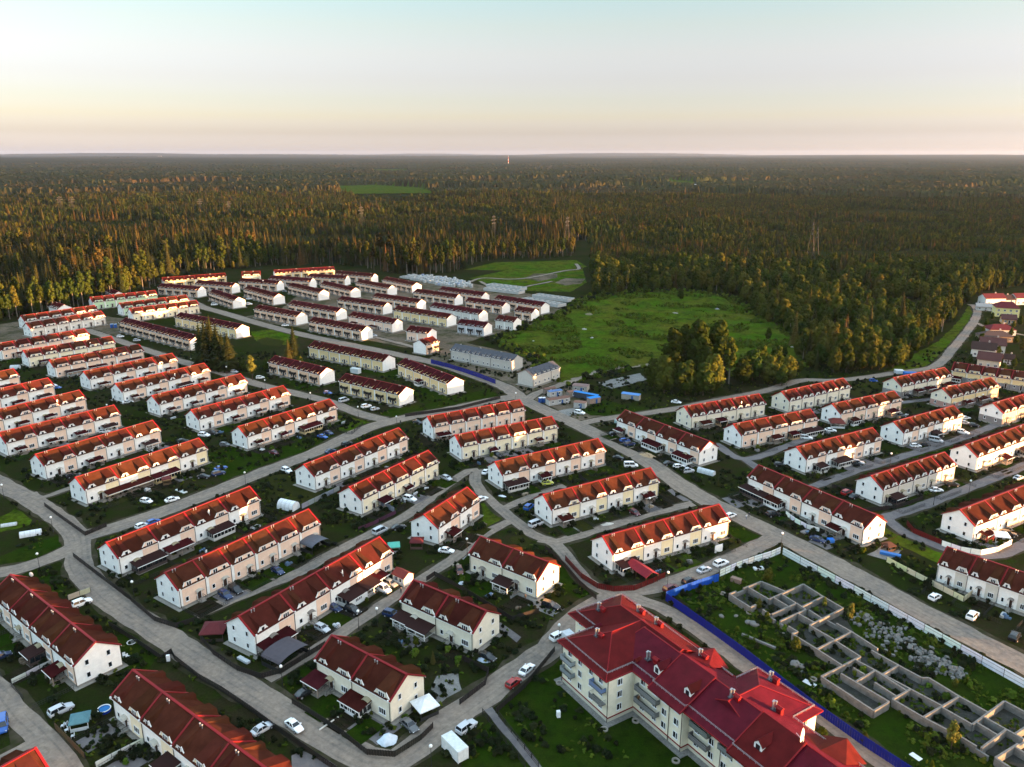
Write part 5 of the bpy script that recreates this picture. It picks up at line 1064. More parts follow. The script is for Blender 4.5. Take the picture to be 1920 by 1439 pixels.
CARLIST = [(154, 1132, 'white', 'suv', 48), (423, 1118, 'dark blue', 'suv', -40), (442, 1108, 'black', 'suv', -40), (521, 1072, 'dark blue', 'sedan', -40), (605, 1180, 'silver', 'hatchback', -35), (573, 1300, 'black', 'sedan', 45), (115, 1333, 'silver', 'suv', 50), (5, 1362, 'blue', 'van', -60), (492, 1368, 'silver', 'sedan', 50), (552, 1363, 'white', 'sedan', -42), (267, 987, 'white', 'hatchback', 54), (288, 980, 'blue', 'hatchback', 54), (3, 1232, 'dark blue', 'hatchback', 45),
 (713, 997, 'silver', 'van', 52), (747, 990, 'black', 'sedan', 30), (837, 1034, 'white', 'sedan', -12), (718, 1106, 'white', 'van', -38), (733, 1096, 'beige', 'hatchback', -40), (662, 1146, 'black', 'suv', -38), (628, 1142, 'dark blue', 'hatchback', -35), (735, 1154, 'dark blue', 'suv', -25), (862, 1072, 'brown', 'hatchback', -80), (1033, 1138, 'black', 'suv', -32), (1048, 1195, 'white', 'suv', 38), (988, 1257, 'white', 'sedan', 55), (963, 1282, 'red', 'hatchback', 50), (875, 1365, 'silver', 'suv', 48), (913, 1233, 'black', 'sedan', -35), (768, 1362, 'grey', 'sedan', -48), (903, 937, 'white', 'sedan', 40),
 (615, 738, 'blue', 'hatchback', -20), (645, 752, 'silver', 'van', 50), (687, 763, 'white', 'suv', 40), (703, 768, 'silver', 'hatchback', 40), (488, 709, 'white', 'hatchback', 20), (605, 820, 'blue', 'sedan', -30), (616, 813, 'dark blue', 'sedan', -35), (514, 850, 'maroon', 'sedan', -35), (538, 884, 'white', 'suv', -40), (651, 834, 'black', 'suv', 48), (620, 847, 'dark blue', 'sedan', 48), (783, 793, 'black', 'sedan', -30), (769, 937, 'white', 'suv', -30), (838, 898, 'silver', 'hatchback', -42), (911, 886, 'white', 'sedan', 70), (1027, 907, 'yellow', 'hatchback', 15), (992, 952, 'blue', 'suv', 60), (1005, 984, 'silver', 'van', 40), (932, 855, 'black', 'suv', -50), (1087, 775, 'white', 'suv', -30),
 (1172, 827, 'blue', 'hatchback', 20), (1181, 834, 'dark blue', 'suv', 20), (1150, 815, 'black', 'hatchback', 30), (1183, 874, 'white', 'van', 0), (1160, 860, 'black', 'sedan', -20), (1255, 870, 'black', 'sedan', 15), (1273, 876, 'white', 'hatchback', 15), (1290, 884, 'silver', 'suv', 20), (1512, 822, 'white', 'suv', -15), (1557, 808, 'white', 'sedan', -10), (1268, 755, 'white', 'sedan', -25), (1190, 963, 'maroon', 'hatchback', -60), (1370, 968, 'white', 'hatchback', 35), (1320, 1070, 'silver', 'sedan', 32), (1352, 1058, 'white', 'suv', 32), (1293, 1092, 'black', 'suv', 35), (1258, 1105, 'maroon', 'suv', 35), (1450, 966, 'black', 'suv', 15), (1533, 1013, 'dark blue', 'sedan', -45),
 (1477, 870, 'black', 'hatchback', -25), (1608, 869, 'silver', 'suv', -10), (1588, 925, 'red', 'suv', 35), (1602, 932, 'black', 'sedan', 35), (1717, 837, 'white', 'hatchback', 5), (1755, 827, 'silver', 'van', -35), (1805, 812, 'white', 'suv', -40), (1827, 799, 'black', 'hatchback', -20), (1810, 785, 'white', 'sedan', 10), (1809, 794, 'silver', 'sedan', -20), (1755, 920, 'white', 'sedan', 0), (1785, 910, 'black', 'suv', 0), (1910, 897, 'silver', 'sedan', 30), (1890, 1003, 'black', 'suv', -20), (1703, 743, 'black', 'sedan', 0), (1638, 715, 'blue', 'hatchback', -10), (1753, 1121, 'white', 'hatchback', 35), (1824, 1156, 'white', 'suv', 42), (1902, 1195, 'black', 'suv', 45),
 (383, 817, 'white', 'suv', -15), (399, 813, 'black', 'sedan', -15), (422, 835, 'grey', 'hatchback', -10), (342, 828, 'black', 'sedan', 20), (410, 889, 'dark blue', 'suv', 40), (414, 879, 'blue', 'sedan', 40), (382, 895, 'black', 'sedan', 0), (275, 941, 'white', 'hatchback', -20), (323, 938, 'white', 'sedan', 40), (135, 893, 'black', 'hatchback', 50), (197, 810, 'white', 'hatchback', 10), (240, 755, 'white', 'sedan', 20), (107, 728, 'blue', 'hatchback', 0), (99, 724, 'white', 'hatchback', 0),
 (226, 632, 'white', 'hatchback', 20), (257, 639, 'silver', 'hatchback', 10), (402, 572, 'white', 'suv', 20), (404, 689, 'white', 'sedan', -30), (382, 681, 'white', 'sedan', -30), (439, 698, 'silver', 'hatchback', -10), (467, 561, 'white', 'sedan', 5), (467, 571, 'white', 'suv', 5), (535, 611, 'white', 'sedan', 10), (575, 560, 'grey', 'sedan', 10), (701, 630, 'silver', 'hatchback', 10), (534, 547, 'grey', 'hatchback', 0), (1605, 871, 'black', 'sedan', -10), (1545, 812, 'grey', 'suv', -10), (1733, 835, 'black', 'sedan', -10), (1462, 873, 'black', 'hatchback', -10), (1690, 780, 'grey', 'sedan', 0)]
def short(lab):
    w = lab.split(); return ' '.join(w[:8])
cars_by = {}
for (px, py, cn, kd, deg) in CARLIST:
    p = G(px, py, .4); d = p.length
    r = make_car(kd, COLS[cn], p, deg, d < 260)
    near = min(HB.values(), key=lambda h: (h['root'].location + Vector((math.cos(h['ang']), math.sin(h['ang']), 0)) * h['L'] * h['k'] / 2 - p).length)
    cars_by.setdefault((cn, kd, near['lab']), []).append((d, r, near))
ORD = ['nearest', 'second nearest', 'third nearest', 'farthest']
for (cn, kd, lab), rs in cars_by.items():
    rs.sort(key=lambda t: t[0])
    for i, (d, r, nr) in enumerate(rs):
        pre = '' if len(rs) == 1 else ('nearer ' if i == 0 else 'farther ') if len(rs) == 2 else ORD[min(i, 3)] + ' '
        lb = lab.replace(',', '').split()
        tag(r, (pre + cn + ' ' + kd + ' parked by the ' + ' '.join(lb[:16 - len((pre + cn + ' ' + kd + ' parked by the').split())])), 'car', 'cars parked in the village')
# ---------------------------------------------------------------- street lamps
def lamp_meshes():
    mb = MB(); mb.cyl((0, 0, 0), (0, 0, 4.6), .07, .045, 8); mb.cyl((0, 0, 0), (0, 0, .9), .11, n=8); pole = mb.mesh('pole', ['iron'])
    mb = MB(); mb.ball((0, 0, 4.85), .34, 10); return pole, smooth(mb.mesh('lamp_globe', ['lampg']))
PO, GL = lamp_meshes()
for px, py, lb in ((100, 999, 'at the crossroads garden corner'), (75, 1070, 'beside the west branch road'), (252, 1124, 'behind the peach carport house'), (530, 1288, 'at the alley corner near the gazebo house'), (708, 1176, 'in the garden of the two-porch cream house'), (673, 1181, 'by the alley below the satellite-dish house'), (876, 1041, 'on the alley by the sunlit cream house'), (1048, 1208, 'beside the white car on the apartment road'), (809, 1442, 'at the bottom edge by the white container'), (1251, 1106, 'at the blue hoarding corner'), (1464, 1030, 'at the white hoarding corner'), (8, 936, 'at the left frame edge'), (461, 912, 'on the cross road verge'), (459, 862, 'in the lawn near the cross road'), (744, 803, 'on the cross road by the all-peach house'), (672, 784, 'at the crossing lawn'), (583, 757, 'on the middle road bend'), (498, 732, 'on the middle road by the parked white car'), (967, 757, 'at the central crossing'), (1217, 962, 'in the garden of the centre row house'), (1668, 875, 'on the right alley'), (1816, 928, 'farther along the right alley'), (1750, 948, 'at the right alley bend'), (203, 780, 'in the second left column gardens'), (426, 706, 'under the dark conifers'), (360, 690, 'at the middle road start'), (290, 790, 'between the left columns'), (1840, 760, 'at the right-hand pale yard'), (1912, 830, 'at the right frame edge')):
    p = G(px, py); r = thing('street_lamp', 'thin street lamp with white globe ' + lb, 'street lamp', tuple(p), 0, 'street lamps'); link('pole', PO, r); link('lamp_globe', GL, r)
# ---------------------------------------------------------------- people
def person(p, col, leg, deg, label, z=0.0):
    nodes = [((0, 0, .95), .15), ((0, 0, 1.15), .15), ((0, 0, 1.36), .18), ((0, 0, 1.5), .07), ((0, 0, 1.62), .11), ((0, .0, 1.72), .09), ((.10, 0, .88), .10), ((.12, .06, .48), .07), ((.12, -.02, .08), .05), ((.12, .12, .04), .045), ((-.10, 0, .88), .10), ((-.12, -.1, .48), .07), ((-.12, -.2, .08), .05), ((-.12, -.08, .04), .045), ((.21, 0, 1.38), .065), ((.27, -.04, 1.1), .05), ((.27, .06, .85), .04), ((-.21, 0, 1.38), .065), ((-.27, .04, 1.1), .05), ((-.27, .12, .86), .04)]
    ed = [(0, 1), (1, 2), (2, 3), (3, 4), (4, 5), (0, 6), (6, 7), (7, 8), (8, 9), (0, 10), (10, 11), (11, 12), (12, 13), (2, 14), (14, 15), (15, 16), (2, 17), (17, 18), (18, 19)]
    if 'person' not in CARS:
        me = bpy.data.meshes.new('person'); me.from_pydata([n[0] for n in nodes], ed, []); o = bpy.data.objects.new('tmp_person', me); C.objects.link(o)
        m = o.modifiers.new('s', 'SKIN'); o.modifiers.new('u', 'SUBSURF').levels = 1
        for i, n in enumerate(nodes): me.skin_vertices[0].data[i].radius = (n[1], n[1])
        me.skin_vertices[0].data[0].use_root = True
        dg = bpy.context.evaluated_depsgraph_get(); CARS['person'] = bpy.data.meshes.new_from_object(o.evaluated_get(dg)); bpy.data.objects.remove(o)
    me = CARS['person'].copy(); me.materials.clear()
    for c in (col, leg, (.45, .28, .2), (.03, .02, .015)):
        m, t, b = newmat('clothes'); b.inputs['Base Color'].default_value = c + (1,); b.inputs['Roughness'].default_value = .9; me.materials.append(m)
    for pl in me.polygons: c = pl.center; pl.material_index = 3 if c.z > 1.68 or (c.z > 1.6 and c.y < -.03) else 2 if c.z > 1.49 or (c.z < .9 and abs(c.x) > .22) else 1 if c.z < .95 else 0
    o = link('person', me, None, (p.x, p.y, z), rad(deg)); tag(o, label, 'person'); smooth(me)
person(G(1404, 970), (.02, .02, .03), (.02, .02, .025), 30, 'person in dark clothes walking down the main road')
person(G(1399, 974), (.55, .55, .58), (.08, .09, .14), 30, 'person in a pale top walking beside another on the road')
person(G(751, 795), (.03, .03, .035), (.02, .02, .02), 50, 'person in black on the cross road below the all-peach house')
person(G(985, 1126), (.02, .02, .02), (.015, .015, .02), 10, 'person in black standing on the paved yard of the cream house')
person(G(752, 1113), (.03, .03, .04), (.02, .02, .025), -40, 'person in dark clothes by the white minivan')
bp_ = Matrix.Translation(AO) @ Matrix.Rotation(AA, 4, 'Z') @ Vector((2.0, 5.9, 0)); person(bp_, (.16, .07, .02), (.05, .03, .02), 200, 'person in an ochre top on the lower apartment balcony', 3.78)
# ---------------------------------------------------------------- trees
def leafquad(mb, c, n, s, rnd, m=0):
    n = Vector(n).normalized(); a = n.cross(Vector((rnd.uniform(-1, 1), rnd.uniform(-1, 1), rnd.uniform(-1, 1)))).normalized(); b = n.cross(a)
    c = Vector(c); w = s * rnd.uniform(.7, 1.2)
    mb.add([c - a * w * .6 - b * w * .1, c + b * w * -.5 + n * .08, c + a * w * .6 + b * w * .1, c + b * w * .55 - n * .05], [(0, 1, 2, 3)], m)
def spruce(h, r, seed, lev=17, br=9, bare=.06, mt='leafS', bark='bark'):
    rnd = random.Random(seed); mb = MB()
    for k in range(lev):
        t = k / (lev - 1); z = h * (bare + (1 - bare) * t * .97); rr = r * (1 - t) ** .85 * rnd.uniform(.8, 1.15) + .12
        for i in range(max(4, int(br * (1 - t * .5)))):
            a = 2 * math.pi * (i + rnd.random()) / max(4, int(br * (1 - t * .5))); L = rr * rnd.uniform(.7, 1.15); d = Vector((math.cos(a), math.sin(a), 0)); s = Vector((-d.y, d.x, 0)); wz = .48 * L + .25
            tip = d * L + Vector((0, 0, z - L * .38)); mid = d * L * .55 + Vector((0, 0, z - L * .08))
            mb.add([Vector((0, 0, z + .35)), mid + s * wz * .6, tip, mid - s * wz * .6, mid + Vector((0, 0, .25 * L * .5))], [(0, 1, 4), (4, 1, 2), (4, 2, 3), (0, 4, 3)])
    n = 6; mb.add([(r * .55 * math.cos(2 * math.pi * i / n), r * .55 * math.sin(2 * math.pi * i / n), h * (bare + .02)) for i in range(n)] + [(0, 0, h * .95)], [(i, (i + 1) % n, n) for i in range(n)])
    tm = MB(); tm.cyl((0, 0, 0), (0, 0, h * .9), .2 + h * .006, .04, 6)
    return mb.mesh('crown', [mt]), tm.mesh('trunk', [bark])
def broad(h, r, seed, base=.25, nb=9, nl=55, ls=1.0, mt='leafB', bark='bark', squash=1.0):
    rnd = random.Random(seed); mb, tm = MB(), MB()
    tm.cyl((0, 0, 0), (0, 0, h * (base + .25)), .14 + h * .010, .08 + h * .005, 6)
    for b in range(nb):
        t = b / max(1, nb - 1); a = b * 2.4 + rnd.uniform(-.4, .4); z = h * (base + (1 - base) * (.22 + .62 * t)); ro = r * (.55 * (1 - abs(t - .4) * 1.0)) * rnd.uniform(.7, 1.1); c = Vector((ro * math.cos(a), ro * math.sin(a), z)); br = r * rnd.uniform(.42, .62) * (1 - .35 * t)
        tm.cyl((0, 0, h * (base + .05 + .2 * t)), c, .10 + h * .002, .03, 5)
        for _ in range(nl):
            v = Vector((rnd.gauss(0, 1), rnd.gauss(0, 1), rnd.gauss(.25, 1))).normalized(); q = c + Vector((v.x * br, v.y * br, v.z * br * 1.05 * squash)) * rnd.uniform(.72, 1.08)
            leafquad(mb, q, v + Vector((rnd.uniform(-.5, .5), rnd.uniform(-.5, .5), rnd.uniform(-.2, .5))), ls, rnd)
        mb.ball(c, br * .74, 6)
    return mb.mesh('crown', [mt]), tm.mesh('trunk', [bark])
TV = {'spruce_tree': [spruce(26, 4.4, 1, 19, 14), spruce(30, 4.8, 2, 21, 15), spruce(22, 4.1, 3, 16, 14, .1)],
      'pine_tree': [broad(27, 3.6, 4, .55, 8, 45, 1.1, 'leafS', 'bark', .8)],
      'birch_tree': [broad(26, 3.7, 5, .27, 11, 55, 1.15, 'leafB', 'birch', 1.25), broad(23, 3.4, 6, .34, 9, 50, 1.1, 'leafB', 'birch', 1.2)],
      'broadleaf_tree': [broad(16, 5.0, 7, .02, 15, 115, .85, 'leafB'), broad(13, 4.4, 8, .0, 13, 110, .8, 'leafB'), broad(19, 4.8, 9, .03, 17, 115, .85, 'leafB')],
      'larch_tree': [broad(13, 2.6, 31, .15, 9, 60, .8, 'leafY', 'bark', 1.2)]}
FIRST = {}
def tree(name, v, p, s, label, cat='tree', group=None):
    cr, tr = TV[name][v]; r = link(name, None, None, (p.x, p.y, 0), random.uniform(0, 6.28)); r.scale = (s * random.uniform(.9, 1.12), s * random.uniform(.9, 1.12), s)
    a, b = link('crown', cr, r), link('trunk', tr, r); FIRST.setdefault((name, v), (a, b)); return tag(r, label, cat, group)
for px, py, nm, v, s, lb in ((1245, 737, 'broadleaf_tree', 1, 1.05, 'dark bushy tree at the left foot of the big tree group'), (1262, 712, 'broadleaf_tree', 2, 1.05, 'tall golden topped tree at the left of the big tree group'), (1285, 741, 'broadleaf_tree', 1, .95, 'bronze tree in front of the big tree group'), (1305, 712, 'broadleaf_tree', 2, 1.22, 'tallest tree in the middle of the big tree group'), (1318, 742, 'broadleaf_tree', 0, .75, 'olive green tree at the front of the big tree group'), (1342, 708, 'broadleaf_tree', 2, 1.15, 'tall amber tree at the right of the big tree group'), (1336, 738, 'broadleaf_tree', 1, 1.1, 'yellowish tree in front of the amber one'), (1366, 722, 'birch_tree', 0, .95, 'pinkish lit birch right of the big tree group'), (1225, 728, 'broadleaf_tree', 1, .85, 'low dark tree at the outer left of the group'), (1280, 700, 'broadleaf_tree', 2, 1.0, 'dark tree at the back of the big group'), (1392, 722, 'broadleaf_tree', 1, .8, 'small dark tree between the two tree clumps'), (1410, 716, 'broadleaf_tree', 0, .78, 'round golden tree in the smaller clump'), (1424, 708, 'broadleaf_tree', 2, .68, 'pointed tree at the back of the smaller clump'), (1440, 718, 'broadleaf_tree', 1, .8, 'dark tree low in the smaller clump'), (1453, 708, 'broadleaf_tree', 2, .66, 'slim golden tree in the smaller clump'), (1478, 716, 'broadleaf_tree', 0, .62, 'rightmost round tree of the smaller clump'), (1465, 724, 'broadleaf_tree', 1, .6, 'low dark tree at the right of the smaller clump'),
      (379, 688, 'spruce_tree', 0, .95, 'leftmost dark spruce of the roadside conifers'), (389, 692, 'spruce_tree', 1, .9, 'second dark spruce of the roadside conifers'), (400, 688, 'spruce_tree', 1, .95, 'middle dark spruce of the roadside conifers'), (411, 693, 'spruce_tree', 0, .98, 'front dark spruce of the roadside conifers'), (395, 680, 'spruce_tree', 2, 1.1, 'rear dark spruce of the roadside conifers'), (431, 696, 'spruce_tree', 2, .95, 'rusty lit spruce right of the dark conifers'), (420, 690, 'spruce_tree', 0, .75, 'short dark spruce beside the rusty one'), (474, 713, 'larch_tree', 0, 1.0, 'small orange larch by the middle road'), (553, 690, 'spruce_tree', 1, .78, 'broad lone spruce by the yellow row house'), (563, 692, 'broadleaf_tree', 1, .55, 'bush beside the broad lone spruce'), (543, 692, 'spruce_tree', 2, .75, 'smaller spruce left of the broad lone one'), (500, 697, 'broadleaf_tree', 1, .5, 'low bushy tree behind the larch'), (455, 695, 'broadleaf_tree', 1, .45, 'low dark bush left of the larch'), (522, 690, 'broadleaf_tree', 1, .4, 'low shrub in the allotment'),
      (1440, 1092, 'broadleaf_tree', 1, .34, 'green sapling inside the site by the hoarding corner'), (1592, 1168, 'larch_tree', 0, .42, 'yellow-green sapling beside the rubble'), (1490, 1222, 'broadleaf_tree', 1, .30, 'round green bush in front of the foundation walls'), (1783, 1405, 'larch_tree', 0, .48, 'bright yellow sapling in the foundation walls'), (1545, 1142, 'larch_tree', 0, .26, 'small yellow sapling inside a foundation room'), (1437, 1165, 'broadleaf_tree', 1, .2, 'little green bush at the left foundation corner'), (1422, 1142, 'broadleaf_tree', 1, .22, 'little green bush left of the foundations'), (1620, 1395, 'broadleaf_tree', 1, .2, 'small bush by the apartment rear path'), (1540, 1395, 'broadleaf_tree', 1, .3, 'dark bush behind the apartment wing'), (1665, 1235, 'broadleaf_tree', 1, .15, 'tiny green bush in front of the rubble'), (1735, 1222, 'broadleaf_tree', 1, .16, 'tiny bright bush behind the rubble'), (1790, 1290, 'broadleaf_tree', 1, .17, 'tiny bush beside the right foundation wall'), (1345, 912, 'spruce_tree', 2, .2, 'bluish little spruce by the main road'), (688, 1140 - 10, 'broadleaf_tree', 1, .12, 'small bush in the satellite-dish house garden'), (812, 1290 - 45, 'spruce_tree', 2, .16, 'narrow little conifer in the dark garden')):
    tree(nm, v, G(px, py), s * (1.38 if px > 1200 and py < 760 and nm == 'broadleaf_tree' else 1.0 if nm in ('spruce_tree', 'birch_tree') else 1), lb); q_ = C.objects[-1].parent; q_.scale.x *= 1.5 if nm == 'spruce_tree' and py < 760 else 1; q_.scale.y *= 1.5 if nm == 'spruce_tree' and py < 760 else 1
for k_, (px, py) in enumerate(((1842, 628), (1848, 610), (1860, 600), (1905, 590), (1900, 615), (1838, 650), (1880, 650), (1905, 645), (1915, 660), (1870, 668), (1828, 668), (1818, 682), (1900, 690), (1880, 700), (1912, 612), (1865, 583), (1830, 640), (1895, 632))):
    tree('broadleaf_tree', k_ % 3, G(px, py), random.uniform(.25, .5), 'small garden tree among the villas at the right edge', 'tree', 'garden trees among the villas')
for k_, (px, py, s) in enumerate(((1276, 563, .55), (1130, 558, .5), (1150, 556, .6), (1330, 552, .5), (1390, 572, .5), (1440, 640, .45), (1470, 672, .4), (1210, 552, .55), (1500, 700, .35))):
    tree('broadleaf_tree', k_ % 3, G(px, py), s, ('lone dark tree on the back of the meadow', 'bush at the left back corner of the meadow', 'second bush at the left back of the meadow', 'tree at the middle back of the meadow', 'tree before the wood right of the meadow', 'low tree at the right side of the meadow', 'bush at the near right of the meadow', 'tree left of the lone meadow tree', 'low bush at the near wood corner')[k_])
def px_of(x, y):
    cp, sp = math.cos(PITCH), math.sin(PITCH); dz = -CAMH; f = y * cp - dz * sp; u = y * sp + dz * cp
    return 960 + FOC * x / f, 719.5 - FOC * u / f
EDGE = [(-900, 720), (-400, 660), (0, 603), (60, 593), (150, 577), (240, 558), (300, 533), (330, 520), (430, 507), (500, 499), (630, 497), (720, 510), (790, 517), (850, 510), (900, 494), (935, 486), (1000, 487), (1075, 481), (1080, 452), (1106, 452), (1114, 556), (1200, 547), (1300, 546), (1385, 560), (1425, 598), (1480, 628), (1500, 688), (1540, 700), (1600, 700), (1690, 690), (1730, 660), (1775, 615), (1805, 580), (1822, 560), (1850, 547), (1920, 539), (2300, 528), (3000, 520)]
FIELDS = [[(630, 349), (700, 347), (790, 352), (825, 366), (720, 375), (640, 365)], [(690, 316), (750, 316), (765, 322), (700, 323)], [(1135, 334), (1230, 335), (1310, 342), (1300, 348), (1200, 343), (1140, 341)]]
def edge_y(px):
    for a, b in zip(EDGE, EDGE[1:]):
        if a[0] <= px <= b[0]: return a[1] + (b[1] - a[1]) * (px - a[0]) / (b[0] - a[0])
    return 500
def stand(x, y):
    """stands of different age and height, in irregular blocks"""
    w = noise.noise(Vector((x * .004, y * .004, 20))) * 130; u, v = x * .92 + y * .3 + w, -x * .3 + y * .95 + w * .8; f = math.sin(math.floor(u / 390) * 12.9898 + math.floor(v / 240) * 78.233) * 43758.5453
    return f - math.floor(f)
def forest():
    rnd = random.Random(5); pts = []; y = 360.0
    while y < 2350:
        s = 5.4 + y / 520; x = -(.72 * y + 60)
        while x < .72 * y + 60:
            qx, qy = x + rnd.uniform(-.45, .45) * s, y + rnd.uniform(-.45, .45) * s; px, py = px_of(qx, qy); x += s
            ey = edge_y(px)
            if py > ey or any(inside(px, py, f) for f in FIELDS): continue
            if abs((qy - 735) - (qx + 310) * .20) < 16 and -500 < qx < 60: 
                if rnd.random() < .8: continue
            n1 = noise.noise(Vector((qx * .006, qy * .006, 3))); n2 = noise.noise(Vector((qx * .02, qy * .02, 9)))
            right = px > 1090 and qy < 720; mid = px > 1100 and qy < 1300
            front = (ey - py) < (13 if px < 1090 else 4)
            if right: nm = 'broadleaf_tree' if rnd.random() < .82 else rnd.choice(['birch_tree', 'spruce_tree'])
            elif mid: nm = 'broadleaf_tree' if rnd.random() < .78 + n1 * .5 else 'spruce_tree'
            elif front: nm = 'birch_tree' if rnd.random() < .45 else rnd.choice(['spruce_tree', 'broadleaf_tree', 'broadleaf_tree'] if px < 500 else ['spruce_tree', 'pine_tree'])
            elif qy > 1000 and rnd.random() < .55 * min(1, (qy - 1000) / 400) + .15: nm = 'broadleaf_tree'
            else: nm = 'spruce_tree' if rnd.random() < .8 + n1 * .3 else rnd.choice(['pine_tree', 'birch_tree'] if qy < 900 else ['broadleaf_tree'])
            if n2 < -.42 and not front: continue
            v = rnd.randrange(len(TV[nm])); sc = rnd.choice((rnd.uniform(.55, .85), rnd.uniform(.85, 1.2))) * (1 + n2 * .25)
            if px > 1090: sc *= (.85 if nm == 'broadleaf_tree' else .66) if qy < 760 else .5 * (1 + .6 * max(-.6, n1))
            if front and nm == 'broadleaf_tree': sc *= .8
            if px <= 1090: sc *= 1 - .38 * max(0, min(1, (qy - 750) / 700))
            if qy > 800: sc *= .55 + .6 * stand(qx, qy)
            if qy > 850 and noise.noise(Vector((qx * .0022, qy * .0075, 12))) < -.28: sc *= .32
            wide = 1.0
            pts.append((qx, qy, nm, v, sc, wide, px, front))
            if (px > 1090 and qy > 760) or qy > 1050: pts.append((qx + rnd.uniform(-.6, .6) * s, qy + rnd.uniform(-.6, .6) * s, nm, v, sc * rnd.uniform(.6, 1.0), wide, px, False))
        y += s * .87
    pts.sort(key=lambda t: t[1]); cnt = {}; rest = []
    for t in pts:
        qx, qy, nm, v, sc, wide, px, front = t; k = cnt.get(nm, 0)
        if k < (250 if nm in ('spruce_tree', 'broadleaf_tree') else 200) and 0 < px < 1920 and qy < 900:
            cnt[nm] = k + 1; side = next(w for lim, w in ((100, 'at the left frame edge'), (240, 'behind the two all-white row houses'), (340, 'behind the part-green row houses'), (480, 'behind the row house at the left forest edge'), (640, 'behind the farthest long row house'), (740, 'behind the far right balcony row houses'), (890, 'behind the white block stacks'), (1095, 'behind the far clearing'), (1250, 'behind the left part of the meadow'), (1420, 'behind the right part of the meadow'), (1560, 'in the wood right of the meadow'), (1700, 'in the wood above the east road'), (1810, 'beside the upper east road'), (2500, 'behind the villas at right')) if px <= lim); side = ('in the front rank ' if front or px > 1090 and qy < 520 else 'deeper in ') + side
            kind = {'spruce_tree': 'tall dark spruce', 'pine_tree': 'high-crowned pine', 'birch_tree': 'pale-trunked birch', 'broadleaf_tree': 'round leafy tree'}[nm]
            o = tree(nm, v, Vector((qx, qy, 0)), sc, kind + ' ' + side, 'tree', kind + 's ' + side)
        else: rest.append(t)
    return rest
REST = forest()
def gn_scatter(name, pts, sources, kind='stuff'):
    """pts: (x, y, z, variant, scale_xy, scale_z, rot); sources: lists of objects joined into one instance each"""
    me = bpy.data.meshes.new(name); me.from_pydata([p[:3] for p in pts], [], [])
    for nm, i, ty in (('vi', 3, 'INT'), ('sx', 4, 'FLOAT'), ('sz', 5, 'FLOAT'), ('rz', 6, 'FLOAT')):
        me.attributes.new(nm, ty, 'POINT').data.foreach_set('value', [p[i] for p in pts])
    o = link(name, me, kind=kind)
    ng = bpy.data.node_groups.new(name, 'GeometryNodeTree'); ng.interface.new_socket('Geometry', in_out='INPUT', socket_type='NodeSocketGeometry'); ng.interface.new_socket('Geometry', in_out='OUTPUT', socket_type='NodeSocketGeometry')
    N = ng.nodes; LK = ng.links; gi, go = N.new('NodeGroupInput'), N.new('NodeGroupOutput'); ip = N.new('GeometryNodeInstanceOnPoints')
    allj = N.new('GeometryNodeJoinGeometry')
    for src in reversed(sources):
        j = N.new('GeometryNodeJoinGeometry')
        for s in src:
            oi = N.new('GeometryNodeObjectInfo'); oi.inputs[0].default_value = s; oi.transform_space = 'ORIGINAL'; LK.new(oi.outputs['Geometry'], j.inputs[0])
        g = N.new('GeometryNodeGeometryToInstance'); LK.new(j.outputs[0], g.inputs[0]); LK.new(g.outputs[0], allj.inputs[0])
    def attr(nm, ty):
        a = N.new('GeometryNodeInputNamedAttribute'); a.data_type = ty; a.inputs[0].default_value = nm; return a.outputs['Attribute']
    LK.new(gi.outputs[0], ip.inputs['Points']); LK.new(allj.outputs[0], ip.inputs['Instance']); ip.inputs['Pick Instance'].default_value = True; LK.new(attr('vi', 'INT'), ip.inputs['Instance Index'])
    cs = N.new('ShaderNodeCombineXYZ'); sx = attr('sx', 'FLOAT'); LK.new(sx, cs.inputs[0]); LK.new(sx, cs.inputs[1]); LK.new(attr('sz', 'FLOAT'), cs.inputs[2]); LK.new(cs.outputs[0], ip.inputs['Scale'])
    cr = N.new('ShaderNodeCombineXYZ'); LK.new(attr('rz', 'FLOAT'), cr.inputs[2]); LK.new(cr.outputs[0], ip.inputs['Rotation'])
    LK.new(ip.outputs[0], go.inputs[0]); md = o.modifiers.new('scatter', 'NODES'); md.node_group = ng; return o
vkeys = sorted(FIRST)
gn_scatter('forest_trees', [(x, y, 0, vkeys.index((nm, v)), sc * w, sc, random.uniform(0, 6.28)) for x, y, nm, v, sc, w, _, _ in REST if (nm, v) in FIRST], [FIRST[k] for k in vkeys])
